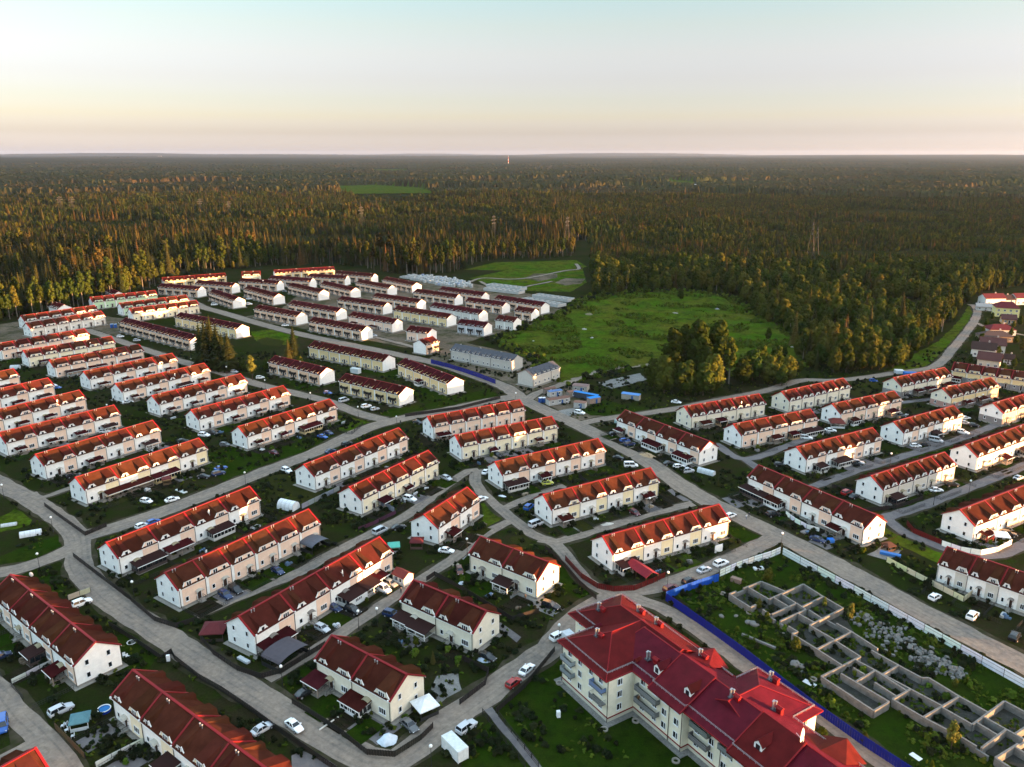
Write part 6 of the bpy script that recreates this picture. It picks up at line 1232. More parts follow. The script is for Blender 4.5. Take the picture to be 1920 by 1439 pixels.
def far_canopy():
    vs, fs, fm = [], [], []; rnd = random.Random(9); r = 2280.0; rings = []
    while r < 44000: rings.append(r); r *= 1.0105 if r < 9000 else 1.02
    n = 620; A0, A1 = rad(90 - 37.5), rad(90 + 37.5)
    for k, r in enumerate(rings):
        hill = max(0, (r - 7000) / 26000); 
        for j in range(n + 1):
            a = A0 + (A1 - A0) * (j + rnd.uniform(-.35, .35)) / n; rr = r * (1 + rnd.uniform(-.004, .004)); x, y = rr * math.cos(a), rr * math.sin(a); px, py = px_of(x, y)
            h = 5 + 15 * stand(x * .6, y * .6) + 4 * noise.noise(Vector((x * .004, y * .004, 1))) + 3 * noise.noise(Vector((x * .0012, y * .0012, 4))) + rnd.uniform(-5, 5)
            h += min(1, hill) * (50 + 150 * noise.noise(Vector((math.cos(a) * 5, math.sin(a) * 5, r * .00012)))) 
            if any(inside(px, py, f) for f in FIELDS): h = .5
            if k == 0: h = 2
            vs.append((x, y, max(.2, min(h, 235))))
    w = n + 1
    for k in range(len(rings) - 1):
        for j in range(n): fs.append((k * w + j, k * w + j + 1, (k + 1) * w + j + 1, (k + 1) * w + j)); fm.append(1 if vs[k * w + j][2] < 1 and vs[(k + 1) * w + j + 1][2] < 1 and k > 0 else 0)
    me = bpy.data.meshes.new('far_forest'); me.from_pydata(vs, [], fs); me.materials.append(M['canopy']); me.materials.append(M['meadow']); me.polygons.foreach_set('material_index', fm); me.update()
    link('far_forest', me, kind='stuff')
M['canopy'] = ground_mat('far_canopy', [(.030, .036, .014), (.056, .040, .018), (.038, .046, .016)], .0012, .006, .03)
far_canopy()
# weeds, undergrowth and garden shrubs
SHR = {'garden_shrub': broad(1.6, 1.0, 41, .02, 5, 34, .42, 'leafD'), 'leafy_bush': broad(1.6, .95, 42, .02, 5, 34, .42, 'leafG'), 'tuft': broad(.7, .7, 43, 0, 3, 14, .32, 'leafG')}
def shrub(nm, p, s, label, group=None):
    r = link('garden_shrub', None, None, (p.x, p.y, .05), random.uniform(0, 6)); r.scale = (s, s, s * random.uniform(.8, 1.3)); a = link('foliage', SHR[nm][0], r); link('stem', SHR[nm][1], r); FIRST.setdefault(nm, a); return tag(r, label, 'shrub', group)
def clear(x, y, m=.6):
    for pts, w in ROADS:
        for p in pts:
            if abs(p.x - x) < w / 2 + m + 2 and abs(p.y - y) < w / 2 + m + 2 and math.hypot(p.x - x, p.y - y) < w / 2 + m + .9: return False
    for h in HB.values():
        c, s = math.cos(h['ang']), math.sin(h['ang']); dx, dy = x - h['a'].x, y - h['a'].y; u, v = dx * c + dy * s, -dx * s + dy * c
        if -m < u < h['L'] * h['k'] + m and abs(v) < h['Wd'] / 2 + m: return False
    c, s = math.cos(AA), math.sin(AA); dx, dy = x - AO.x, y - AO.y; u, v = dx * c + dy * s, -dx * s + dy * c
    return not (-24 < u < 54 and -2 < v < 28)
def garden():
    rnd = random.Random(33); k = 0
    for hid, h in HB.items():
        if not h['style'].startswith('R') or h['dist'] > 330: continue
        for i in range(9 if h['n'] > 2 else 7):
            p = hpt(hid, rnd.uniform(-.1, 1.1), rnd.uniform(2.0, 9.5))
            if not clear(p.x, p.y, .3): continue
            if k >= 280: return
            k += 1; shrub(rnd.choice(['garden_shrub', 'garden_shrub', 'leafy_bush']), p, rnd.uniform(.5, 1.25), 'low leafy shrub in the plots of the ' + ' '.join(h['lab'].replace(',', '').split()[:8]), 'shrubs of the ' + h['lab'])
garden()
def weeds():
    rnd = random.Random(77); pts = []; site = [G(*p) for p in ((1262, 1120), (1462, 1042), (1925, 1295), (1990, 1340), (1990, 1500), (1800, 1490), (1700, 1425), (1530, 1318), (1400, 1222))]
    x0, x1, y0, y1 = min(p.x for p in site), max(p.x for p in site), min(p.y for p in site), max(p.y for p in site)
    for _ in range(3800):
        x, y = rnd.uniform(x0, x1), rnd.uniform(y0, y1)
        if not inside(x, y, site): continue
        n = noise.noise(Vector((x * .15, y * .15, 1)))
        if n < -.05: continue
        pts.append((x, y, .04, 2 if rnd.random() < .9 else 1, rnd.uniform(.3, .9) * (1 + n), rnd.uniform(.3, .9) * (1 + n), rnd.uniform(0, 6)))
    for _ in range(26000):                                     # rank growth over the village ground, gardens and verges
        y = rnd.uniform(120, 430); x = rnd.uniform(-.68, .68) * y; n = noise.noise(Vector((x * .09, y * .09, 6)))
        if n < -.15 or inside(x, y, mpoly) or not clear(x, y, .4): continue
        pts.append((x, y, .02, 2 if rnd.random() < .45 else 0, rnd.uniform(.35, 1.1), rnd.uniform(.3, .8), rnd.uniform(0, 6)))
    for _ in range(15000):                                     # taller growth on the meadow
        p = Vector((rnd.uniform(min(q.x for q in mpoly), max(q.x for q in mpoly)), rnd.uniform(min(q.y for q in mpoly), max(q.y for q in mpoly)), 0)); n = noise.noise(Vector((p.x * .05, p.y * .05, 6)))
        if n < .02 or not inside(p.x, p.y, mpoly): continue
        pts.append((p.x, p.y, .3, 2 if rnd.random() < .7 else 1, rnd.uniform(.6, 1.6), rnd.uniform(.5, 1.2), rnd.uniform(0, 6)))
    for i in range(len(mpoly)):
        a, b = mpoly[i], mpoly[(i + 1) % len(mpoly)]; L = (b - a).length
        for k in range(int(L * 1.3)):
            p = a.lerp(b, rnd.random()) + Vector((rnd.gauss(0, 2.6), rnd.gauss(0, 2.6), 0))
            if clear(p.x, p.y, .3): q = rnd.uniform(.7, 2.4); pts.append((p.x, p.y, .02, rnd.choice((0, 1, 1)), q, q * rnd.uniform(.5, .9), rnd.uniform(0, 6)))
    t = link('weeds', SHR['tuft'][0], None, (G(1330, 1130).x, G(1330, 1130).y, .04), kind='stuff')
    gn_scatter('undergrowth', pts, [[FIRST['garden_shrub']], [FIRST['leafy_bush']], [t]])
weeds()
# ---------------------------------------------------------------- site cabins, containers and yard things
def pobj(root, nm, mb, mats, col=None, loc=(0, 0, 0), rz=0.0):
    o = link(nm, mb.mesh(nm, mats), root, loc, rz)
    if col: o.color = col + (1,)
    return o
def cabin(px, py, deg, L, Wd, H, wall, roof, label, nwin=2, nm='site_cabin', cat='cabin', pitch=.35):
    r = thing(nm, label, cat, tuple(G(px, py)), rad(deg)); mb = MB(); mb.box(-L / 2, -Wd / 2, .1, L / 2, Wd / 2, H)
    for i in range(int(L / .6)): mb.box(-L / 2 + .6 * i + .2, -Wd / 2 - .03, .15, -L / 2 + .6 * i + .4, Wd / 2 + .03, H - .05)
    pobj(r, 'wall', mb, ['matte'], wall); mb = MB()
    mb.prism([(-L / 2 - .15, -Wd / 2 - .2, H), (-L / 2 - .15, Wd / 2 + .2, H), (-L / 2 - .15, 0, H + pitch)], [(L / 2 + .15, -Wd / 2 - .2, H), (L / 2 + .15, Wd / 2 + .2, H), (L / 2 + .15, 0, H + pitch)]); pobj(r, 'roof', mb, ['matte'], roof)
    for i in range(nwin): link('window', WM['s'], r, (-L / 2 + L * (i + .5) / nwin, -Wd / 2 - .04, 1.0))
    mb = MB(); mb.box(-.45, -.06, 0, .45, 0, 2.0); pobj(r, 'door', mb, ['matte'], (.03, .09, .25), (L * .12, -Wd / 2 - .03, .1)); return r
GR, RU, BL = (.40, .40, .39), (.16, .085, .065), (.03, .20, .52)
cabin(1046, 757, 27, 10.5, 3.4, 2.6, GR, RU, 'long grey site cabin with a rusty flat roof', 3)
cabin(1040, 743, 27, 6.5, 2.6, 2.6, GR, (.10, .17, .34), 'site cabin with a faded blue roof behind the long one', 2)
cabin(1030, 738, 27, 5.5, 2.4, 2.6, (.20, .16, .14), RU, 'brown site cabin at the back left', 1)
cabin(1072, 744, 27, 4.5, 2.6, 2.6, (.22, .18, .15), (.22, .11, .08), 'small brown site cabin in the middle of the yard', 1)
cabin(1089, 733, -20, 7, 4.5, 2.8, (.34, .32, .29), (.20, .13, .12), 'site cabin with striped rusty roof at the rear of the yard', 2)
cabin(1098, 748, -35, 12, 2.2, 2.7, (.05, .06, .08), BL, 'long open shed with a bright blue roof', 0, 'open_shed', 'shed', .15)
cabin(1113, 756, 27, 5.5, 2.6, 2.7, (.30, .22, .18), (.02, .22, .62), 'short shed with a bright blue roof at the yard corner', 0, 'open_shed', 'shed', .15)
cabin(1088, 764, -20, 5, 3.4, 2.5, GR, (.22, .12, .09), 'square grey cabin with a rusty roof by the white car', 1)
cabin(1183, 749, -25, 8, 3.2, 2.6, (.34, .31, .27), (.10, .24, .52), 'lone cabin with blue roof before the big trees', 0)
for px, lb in ((1013, 'left blue portable toilet by the site cabins'), (1019, 'right blue portable toilet by the site cabins')): cabin(px, 755, 27, 1.2, 1.2, 2.2, (.01, .06, .30), (.65, .68, .72), lb, 0, 'portable_toilet', 'toilet', .3)
for px, lb in ((210, 'left blue portable toilet beside the white row houses'), (217, 'right blue portable toilet beside the white row houses')): cabin(px, 615, 30, 1.6, 1.6, 2.4, (.02, .10, .42), (.3, .38, .5), lb, 0, 'portable_toilet', 'toilet', .2)
def container(px, py, deg, L, Wd, H, col, label, nm='container'):
    r = thing(nm, label, 'container', tuple(G(px, py)), rad(deg)); mb = MB(); mb.box(-L / 2, -Wd / 2, .12, L / 2, Wd / 2, H); n = int(L / .45)
    for i in range(n): x = -L / 2 + L * (i + .5) / n; mb.box(x - .1, -Wd / 2 - .025, .25, x + .1, Wd / 2 + .025, H - .12)
    pobj(r, 'container_body', mb, ['matte'], col); mb = MB()
    for s in (-1, 1): mb.box(L / 2, s * Wd * .25 - Wd * .22, .2, L / 2 + .05, s * Wd * .25 + Wd * .22, H - .1)
    pobj(r, 'container_door', mb, ['matte'], col); mb = MB()
    for x in (-L / 2, L / 2 - .1):
        for y in (-Wd / 2, Wd / 2 - .1): mb.box(x, y, 0, x + .12, y + .12, H + .03)
    mb.box(-L / 2 - .02, -Wd / 2 - .02, H, L / 2 + .02, Wd / 2 + .02, H + .06); pobj(r, 'container_frame', mb, ['matte'], tuple(c * .9 for c in col))
container(853, 1412, -52, 5.4, 2.3, 2.5, (.70, .73, .72), 'white shipping container beside the corner lawn')
container(667, 700, -30, 5, 2.4, 2.5, (.55, .60, .60), 'pale grey container behind the boarded row house')
container(1072, 1212, -60, 5.2, 2.1, 2.6, (.66, .70, .74), 'white boxy truck body parked behind the apartment corner')
def arch(px, py, deg, L, Wd, H, label, nm='greenhouse', col=(.68, .71, .73)):
    r = thing(nm, label, 'greenhouse', tuple(G(px, py)), rad(deg)); mb, fr = MB(), MB(); n = 10
    pt = lambda i: (-Wd / 2 * math.cos(math.pi * i / n), H * math.sin(math.pi * i / n) ** .8)
    for i in range(n):
        a, b = pt(i), pt(i + 1); mb.plate([(-L / 2, a[0], a[1]), (L / 2, a[0], a[1]), (L / 2, b[0], b[1]), (-L / 2, b[0], b[1])], (0, 0, .03))
        for k in range(5): x = -L / 2 + L * k / 4; fr.bar((x, a[0] * 1.01, a[1] + .03), (x, b[0] * 1.01, b[1] + .03), .06, .06)
    for x in (-L / 2, L / 2): mb.plate([(x, *pt(i)) for i in range(n + 1)], (.03, 0, 0))
    pobj(r, 'cover', mb, ['matte'], col); pobj(r, 'frame', fr, ['steel'])
arch(541, 953, -25, 6, 3.6, 2.6, 'white arched greenhouse tent on the bare grass yard')
arch(58, 1004, 25, 5.4, 2.0, 1.5, 'white arched greenhouse in the left crossroads garden')
arch(17, 986, 22, 4, 1.4, .8, 'low pale garden tunnel left of the crossroads greenhouse', col=(.5, .53, .54))
arch(1324, 888, -40, 6, 2.0, 1.6, 'pale arched greenhouse by the main road gardens', col=(.52, .56, .58))
arch(1163, 794, -30, 4.5, 1.8, 1.5, 'turquoise-white greenhouse at the road corner', col=(.35, .52, .52))
arch(29, 692, 10, 4.2, 2.6, 2, 'greyish greenhouse beside the cream row house', col=(.5, .54, .57))
arch(114, 625 - 2, 20, 1, 1, 1, 'tiny dome on the bare yard at left', 'garden_dome')
def gazebo(px, py, deg, s, h, roofc, postc, label, ridge=0.0):
    r = thing('gazebo', label, 'gazebo', tuple(G(px, py)), rad(deg)); mb = MB()
    for x in (-1, 1):
        for y in (-1, 1): mb.box(x * s - .06, y * s - .06, 0, x * s + .06, y * s + .06, h)
    for y in (-1, 1): mb.box(-s, y * s - .03, .1, s, y * s + .03, .8); mb.box(-s, y * s - .05, h - .15, s, y * s + .05, h)
    for x in (-1, 1): mb.box(x * s - .05, -s, h - .15, x * s + .05, s, h)
    pobj(r, 'gazebo_frame', mb, ['matte'], postc); mb = MB(); e = s + .25
    mb.add([(-e, -e, h), (e, -e, h), (e, e, h), (-e, e, h), (-ridge, 0, h + s * .55), (ridge, 0, h + s * .55)], [(0, 1, 5, 4), (1, 2, 5), (2, 3, 4, 5), (3, 0, 4), (3, 2, 1, 0)])
    for i in range(4):
        a = [(-e, -e), (e, -e), (e, e), (-e, e)]; p, q = a[i], a[(i + 1) % 4]; mb.bar((p[0], p[1], h - .08), (q[0], q[1], h - .08), .05, .2)
    pobj(r, 'gazebo_roof', mb, ['matte'], roofc)
gazebo(797, 1337, 35, 1.9, 2.2, (.78, .80, .82), (.03, .03, .03), 'white pyramid-roofed gazebo beside the cream house')
gazebo(152, 1362, 20, 1.5, 1.9, (.09, .20, .23), (.55, .62, .66), 'teal-topped white garden tent near the blue pool', .5)
gazebo(403, 1193, 5, 2.4, 2.2, (.11, .022, .025), (.05, .04, .035), 'dark red hipped garden pavilion at the alley corner', .8)
gazebo(782, 1026, 0, 1.6, 2.2, (.10, .018, .02), (.10, .06, .05), 'small dark red shed roof in the ivy house garden', .6)
gazebo(739, 1034, 10, 1.4, 2.0, (.10, .42, .34), (.3, .3, .3), 'turquoise canopy in the dark garden', .6)
gazebo(1875, 1016, -15, 1.7, 2.3, (.78, .79, .80), (.6, .6, .6), 'white flat garden canopy inside the curved white wall', .8)
gazebo(313, 908, 30, 1.2, 2.2, (.12, .03, .03), (.14, .09, .05), 'brown garden shed before the long-awning house', .5)
gazebo(1568, 800, -10, 2.6, 2.2, (.13, .03, .025), (.7, .7, .7), 'separate red-roofed open shed in front of the peach row house', 1.4)
gazebo(1665, 1022 + 10, 20, 1.2, 1.8, (.07, .03, .02), (.05, .03, .02), 'small brown shed behind the pale wall', .6)
def shed(px, py, deg, label, L=4.2, Wd=3.2, H=2.5, wall=(.74, .68, .60), roof=(.15, .03, .025)):
    r = thing('garden_shed', label, 'shed', tuple(G(px, py)), rad(deg)); mb = MB()
    mb.prism([(-L / 2, -Wd / 2, 0), (-L / 2, Wd / 2, 0), (-L / 2, Wd / 2, H), (-L / 2, 0, H + 1.0), (-L / 2, -Wd / 2, H)], [(L / 2, -Wd / 2, 0), (L / 2, Wd / 2, 0), (L / 2, Wd / 2, H), (L / 2, 0, H + 1.0), (L / 2, -Wd / 2, H)]); pobj(r, 'wall', mb, ['plaster'], wall); mb = MB()
    for s in (-1, 1): mb.plate([(-L / 2 - .25, s * (Wd / 2 + .3), H - .18), (L / 2 + .25, s * (Wd / 2 + .3), H - .18), (L / 2 + .25, 0, H + 1.02), (-L / 2 - .25, 0, H + 1.02)], (0, 0, .1))
    pobj(r, 'roof', mb, ['matte'], roof); link('window', WM['d'], r, (-.8, -Wd / 2 - .01, .9)); link('window', WM['s'], r, (.8, -Wd / 2 - .01, .9))
r_ = thing('carport', 'separate dark red gabled carport in front of the lit row house', 'carport', tuple(G(1203, 1082)), rad(-60)); mb_ = MB()
for s_ in (-1, 1): mb_.plate([(-4.2, s_ * 2.1, 2.2), (4.2, s_ * 2.1, 2.2), (4.2, 0, 3.3), (-4.2, 0, 3.3)], (0, 0, .08))
pobj(r_, 'carport_roof', mb_, ['matte'], (.17, .015, .025)); mb_ = MB()
for x_ in (-4, 0, 4):
    for y_ in (-1.9, 1.9): mb_.box(x_ - .06, y_ - .06, 0, x_ + .06, y_ + .06, 2.3)
pobj(r_, 'carport_frame', mb_, ['wood'])
shed(756, 1092, -40, 'little pink-lit garden house with red roof and white windows')
def pool():
    r = thing('paddling_pool', 'round blue pool with white rim in the bottom left garden', 'pool', tuple(G(196, 1334))); mb = MB(); n = 20
    for i in range(n):
        a, b = 2 * math.pi * i / n, 2 * math.pi * (i + 1) / n; mb.plate([(1.15 * math.cos(a), 1.15 * math.sin(a), 0), (1.15 * math.cos(b), 1.15 * math.sin(b), 0), (1.2 * math.cos(b), 1.2 * math.sin(b), .62), (1.2 * math.cos(a), 1.2 * math.sin(a), .62)], (.06 * -math.cos(a), .06 * -math.sin(a), 0))
    pobj(r, 'pool_wall', mb, ['paint'], (.01, .05, .38)); mb = MB()
    for i in range(n): a, b = 2 * math.pi * i / n, 2 * math.pi * (i + 1) / n; mb.cyl((1.18 * math.cos(a), 1.18 * math.sin(a), .65), (1.18 * math.cos(b), 1.18 * math.sin(b), .65), .11, n=6)
    pobj(r, 'pool_rim', mb, ['trim']); mb = MB(); mb.add([(1.1 * math.cos(2 * math.pi * i / n), 1.1 * math.sin(2 * math.pi * i / n), .5) for i in range(n)], [tuple(range(n))]); pobj(r, 'pool_water', mb, ['paint'], (.03, .16, .40))
pool()
def wellring(px, py, label, rr=.75, col=(.28, .25, .22), h=.3):
    mb = MB(); n = 14
    for i in range(n):
        a, b = 2 * math.pi * i / n, 2 * math.pi * (i + 1) / n; c = lambda t, q: (q * math.cos(t), q * math.sin(t), 0); mb.plate([c(a, rr), c(b, rr), c(b, rr * .62), c(a, rr * .62)], (0, 0, h))
    o = pobj(None, 'tyre_planter', mb, ['matte'], col, tuple(G(px, py))); tag(o, label, 'planter')
for px, py, lb in ((1133, 1369, 'tyre ring planter at the near apartment corner'), (1192, 1353, 'tyre ring planter at the apartment inner corner'), (1267, 1428, 'tyre ring planter at the lower apartment wall'), (1049, 1282, 'tyre ring planter at the left apartment wall'), (1355, 1114, 'old tyre lying inside the hoarding corner'), (1405, 1150, 'old tyre beside the left foundation corner'), (1470, 1192, 'old tyre in front of the foundation wall'), (1525, 1275, 'old tyre beside the white sheet')): wellring(px, py, lb)
def stone(px, py, s, label):
    bm = bmesh.new(); bmesh.ops.create_icosphere(bm, subdivisions=2, radius=1)
    for v in bm.verts: v.co *= 1 + .3 * noise.noise(v.co * 1.3 + Vector((px, py, 0))); v.co.z *= .6
    me = bpy.data.meshes.new('boulder'); bm.to_mesh(me); bm.free(); me.materials.append(M['conc']); o = link('boulder', smooth(me), None, tuple(G(px, py)) , px); o.location.z = s * .3; o.scale = (s * 1.25, s * .9, s); tag(o, label, 'boulder')
for px, py, s, lb in ((1490, 1248, 1.1, 'large pale boulder beside the blue hoarding'), (1504, 1252, .9, 'rounded boulder touching the large pale one'), (1413, 1172, 1.0, 'grey boulder in the weeds by the foundations'), (1402, 1168, .7, 'smaller boulder behind the grey one'), (1380, 1156, .5, 'small boulder near the site hoarding'), (1353, 1157, .6, 'boulder in the left of the site'), (1546, 1288, .5, 'small boulder under the foundation corner'), (1505, 1261, .4, 'tiny boulder below the two pale ones')): stone(px, py, s, lb)
def sheetobj(nm, px, py, deg, L, Wd, h, mt, col, label, cat, tilt=0.0):
    mb = MB(); mb.box(-L / 2, -Wd / 2, 0, L / 2, Wd / 2, h); mb.box(-L / 2 + .1, -Wd / 2 - .03, h * .3, L / 2 - .1, Wd / 2 + .03, h * .6)
    o = pobj(None, nm, mb, [mt], col, tuple(G(px, py)), rad(deg)); o.rotation_euler.x = tilt; o.location.z = .08; tag(o, label, cat)
for a in (('white_sheet', 1518, 1282, -50, 2.6, 1.3, .06, 'matte', (.62, .64, .66), 'white sheet lying flat by the foundation corner', 'sheet'), ('white_sheet', 1717, 1420, -60, 2.0, 1.1, .06, 'matte', (.7, .72, .74), 'white sheet near the blue hoarding end', 'sheet'), ('utility_box', 1047, 1345, 10, .7, .7, 1.3, 'matte', (.74, .76, .76), 'white upright utility box on the apartment lawn', 'utility box'), ('utility_box', 316, 1240, 10, .7, .5, 1.4, 'matte', (.74, .76, .78), 'white upright box in the garden hedge', 'utility box'), ('sign_board', 1347, 1036, 30, 2.8, .12, 2.2, 'matte', (.78, .79, .78), 'double white notice board in front of the lit row house', 'board'),
          ('concrete_beam', 1422, 1205, -42, 8, .5, .5, 'conc', None, 'long concrete beam lying in the weeds', 'beam'), ('brick_pallet', 1380, 1092, -38, 2.6, 1.3, 1.1, 'matte', (.22, .15, .12), 'stack of reddish boards near the white hoarding', 'stack'), ('tarpaulin', 1422, 1068, 10, 2.6, 1.2, .5, 'matte', (.60, .64, .66), 'crumpled white tarpaulin by the hoarding', 'tarpaulin'), ('plank', 617, 1358, 52, 4.6, .25, .2, 'matte', (.62, .58, .52), 'pale plank lying in the dark garden', 'plank'), ('boat', 457, 1240, -35, 3.4, .9, .5, 'matte', (.45, .48, .50), 'upturned grey boat below the satellite-dish house', 'boat'), ('boat', 340, 922, -35, 4.8, 1.4, .25, 'matte', (.55, .57, .55), 'pale panel beside the white sedan garden', 'panel'), ('tarpaulin', 1557, 1017, 0, 1.7, 1.4, 1.0, 'matte', (.02, .14, .50), 'blue covered heap beside the dark blue car', 'tarpaulin'), ('pool_cover', 1669, 1042, -30, 5.2, 1.2, .7, 'matte', (.04, .16, .45), 'long rolled blue cover on the pale yard', 'cover'), ('tarpaulin', 1706, 706, -10, 6, 3, 2.0, 'matte', (.03, .14, .42), 'blue tarpaulin-covered heap by the east road', 'tarpaulin'), ('skip', 1685, 700, -10, 4, 3, 1.6, 'matte', (.55, .60, .62), 'white walled enclosure by the east road', 'enclosure'), ('bench', 930, 1102 + 3, 20, 1.6, .6, .5, 'wood', None, 'dark garden bench by the cream house steps', 'bench'), ('soil_board', 855, 1062, 20, 1.8, 1.0, .4, 'matte', (.35, .30, .22), 'pale crate standing behind the old brown car', 'crate')):
    sheetobj(*a)
def heap(px, py, w, l, h, mt, col, label, nm, cat, deg=0, seed=0):
    mb = MB(); n, k = 16, 5; vs = [(0, 0, h)]
    for i in range(1, k + 1):
        for j in range(n): a = 2 * math.pi * j / n; t = i / k; q = 1 + .25 * noise.noise(Vector((math.cos(a) * 1.5 + seed, math.sin(a) * 1.5, t * 2))); vs.append((w * t * q * math.cos(a), l * t * q * math.sin(a), h * (1 - t ** 1.5) * (1 + .3 * noise.noise(Vector((math.cos(a) * 2, math.sin(a) * 2, t * 3 + seed))))))
    fs = [(0, 1 + j, 1 + (j + 1) % n) for j in range(n)] + [(1 + i * n + j, 1 + (i + 1) * n + j, 1 + (i + 1) * n + (j + 1) % n, 1 + i * n + (j + 1) % n) for i in range(k - 1) for j in range(n)]
    mb.add(vs, fs); o = pobj(None, nm, mb, [mt], col, tuple(G(px, py)), rad(deg)); o.location.z = .05; smooth(o.data); tag(o, label, cat)
heap(727, 1390, 1.9, 1.5, 1.6, 'matte', (.62, .68, .74), 'heap of white bags in the gazebo house corner', 'bag_heap', 'heap', 20, 3)
heap(866, 1095, .9, .8, .7, 'matte', (.6, .64, .7), 'small heap of white bags on the dark grass', 'bag_heap', 'heap', 0, 5)
heap(1215, 855, 3.2, 1.8, 1.0, 'matte', (.40, .28, .17), 'sand heap beside the main road', 'sand_heap', 'heap', -40, 1)
heap(905, 1230 + 8, 1.6, .9, .5, 'matte', (.40, .46, .55), 'pale covered items beside the black car', 'covered_heap', 'heap', -30, 9)
heap(1138, 984, 2.2, .9, .6, 'matte', (.52, .48, .42), 'pile of pale boards in a centre garden', 'board_heap', 'heap', 20, 4)
heap(1065, 870 + 1, 1.4, .8, .5, 'matte', (.5, .52, .55), 'pale pile by the yellow car garden', 'pale_heap', 'heap', 10, 14)
heap(942, 931, 1.4, .6, .4, 'matte', (.62, .66, .70), 'white boards near the loop alley', 'board_heap', 'heap', -20, 24)
for k_, (px_, py_, w_, c_) in enumerate(((1095, 618, 4, (.4, .4, .39)), (1110, 634, 2.4, (.42, .42, .42)), (1232, 623, 1.6, (.55, .55, .55)), (1420, 618, 3, (.4, .4, .42)), (1486, 652, 4, (.42, .38, .33)), (1265, 588, 5, (.3, .28, .26)), (1180, 592, 4, (.2, .17, .14)), (1105, 590, 7, (.22, .19, .11)), (1345, 580, 4, (.34, .33, .33)), (1000, 640, 1.4, (.5, .5, .5)), (1140, 668, 1.6, (.45, .45, .44)))):
    heap(px_, py_, w_ * .5, w_ * .42, .3 + w_ * .1, 'matte', tuple(q_ * .7 for q_ in c_), ('pale', 'small grey', 'white', 'bluish', 'tan', 'far dark', 'brown', 'broad sandy', 'far grey', 'tiny pale', 'little grey')[k_] + ' rubble heap on the meadow', 'rubble_heap', 'heap', k_ * 40, k_)
def clutter():
    rnd = random.Random(91); ms = []
    for v in range(5):
        mb = MB()
        if v == 0:
            for i in range(4): mb.box(-1.1, -.4 + rnd.uniform(-.06, .06), i * .16, 1.1, .4, i * .16 + .12)
        elif v == 1:
            for i in range(3): mb.cyl((i * .7, rnd.uniform(-.2, .2), 0), (i * .7, 0, .85), .28, n=8)
        elif v == 2: mb.box(-.6, -.5, 0, .6, .5, .6); mb.box(.7, -.3, 0, 1.3, .3, .4); mb.box(-.5, -.4, .62, .2, .3, .95)
        elif v == 3:
            mb.box(-1.2, -.75, .05, 1.2, .75, .3)
            for x in (-1.25, 1.2): mb.box(x, -.8, 0, x + .07, .8, .4)
            for y in (-.8, .75): mb.box(-1.25, y, 0, 1.25, y + .06, .4)
        else:
            for i in range(5): mb.ball((rnd.uniform(-.7, .7), rnd.uniform(-.5, .5), .25), .34, 6)
        ms.append(mb.mesh('yard_item', ['matte']))
    names = (('board_stack', 'stack of boards'), ('barrel_row', 'row of barrels'), ('crate_pile', 'pile of crates'), ('raised_bed', 'raised garden bed'), ('bag_pile', 'pile of bags'))
    for hid, h in HB.items():
        if not h['style'].startswith('R') or h['dist'] > 380: continue
        vs = list(range(5)); rnd.shuffle(vs)
        for v in vs[:3 if h['n'] > 2 else 2]:
            p = hpt(hid, rnd.uniform(.02, .98), rnd.uniform(3.2, 8.0))
            if not clear(p.x, p.y, .2): continue
            o = link(names[v][0], ms[v], None, (p.x, p.y, .12), h['ang'] + rnd.choice((0, 1.57)) + rnd.uniform(-.2, .2)); c = rnd.choice(((.5, .5, .5), (.3, .24, .17), (.14, .11, .08), (.1, .16, .25), (.55, .56, .58), (.22, .2, .19))); o.color = c + (1,)
            tag(o, names[v][1] + ' in the plots of the ' + ' '.join(h['lab'].replace(',', '').split()[:8]), 'yard item')
clutter()
def trampoline(px, py, r0, h, label, col=(.03, .03, .035)):
    r = thing('trampoline', label, 'trampoline', tuple(G(px, py))); mb = MB(); n = 18
    mb.add([(r0 * .9 * math.cos(2 * math.pi * i / n), r0 * .9 * math.sin(2 * math.pi * i / n), h) for i in range(n)], [tuple(range(n))]); pobj(r, 'mat', mb, ['matte'], col); mb = MB()
    for i in range(n): a, b = 2 * math.pi * i / n, 2 * math.pi * (i + 1) / n; mb.bar((r0 * math.cos(a), r0 * math.sin(a), h), (r0 * math.cos(b), r0 * math.sin(b), h), .16, .06)
    for i in range(0, n, 3): a = 2 * math.pi * i / n; mb.bar((r0 * math.cos(a), r0 * math.sin(a), 0), (r0 * math.cos(a), r0 * math.sin(a), h), .05, .05)
    pobj(r, 'rim', mb, ['trim'])
trampoline(247, 1206, .95, .25, 'white ringed round sandpit on the left lawn', (.10, .10, .09))
def toy(px, py, label, col):
    r = thing('garden_chair', label, 'chair', tuple(G(px, py)), px); mb = MB(); mb.box(-.3, -.3, .38, .3, .3, .45); pobj(r, 'seat', mb, ['matte'], col); mb = MB(); mb.box(-.3, .25, .45, .3, .32, .95); pobj(r, 'backrest', mb, ['matte'], col)
    for x in (-1, 1):
        for y in (-1, 1): mb = MB(); mb.box(x * .25 - .03, y * .25 - .03, 0, x * .25 + .03, y * .25 + .03, .4); pobj(r, 'leg', mb, ['matte'], col)
for px, py, lb in ((118, 1364, 'left white garden chair beside the teal tent'), (124, 1361, 'right white garden chair beside the teal tent'), (125, 1372, 'lower white garden chair beside the teal tent'), (137, 1383, 'white garden chair on the dark lawn'), (233, 1232, 'white garden chair by the left house sandpit'), (240, 1234, 'second white garden chair by the left house sandpit')): toy(px, py, lb, (.7, .73, .75))
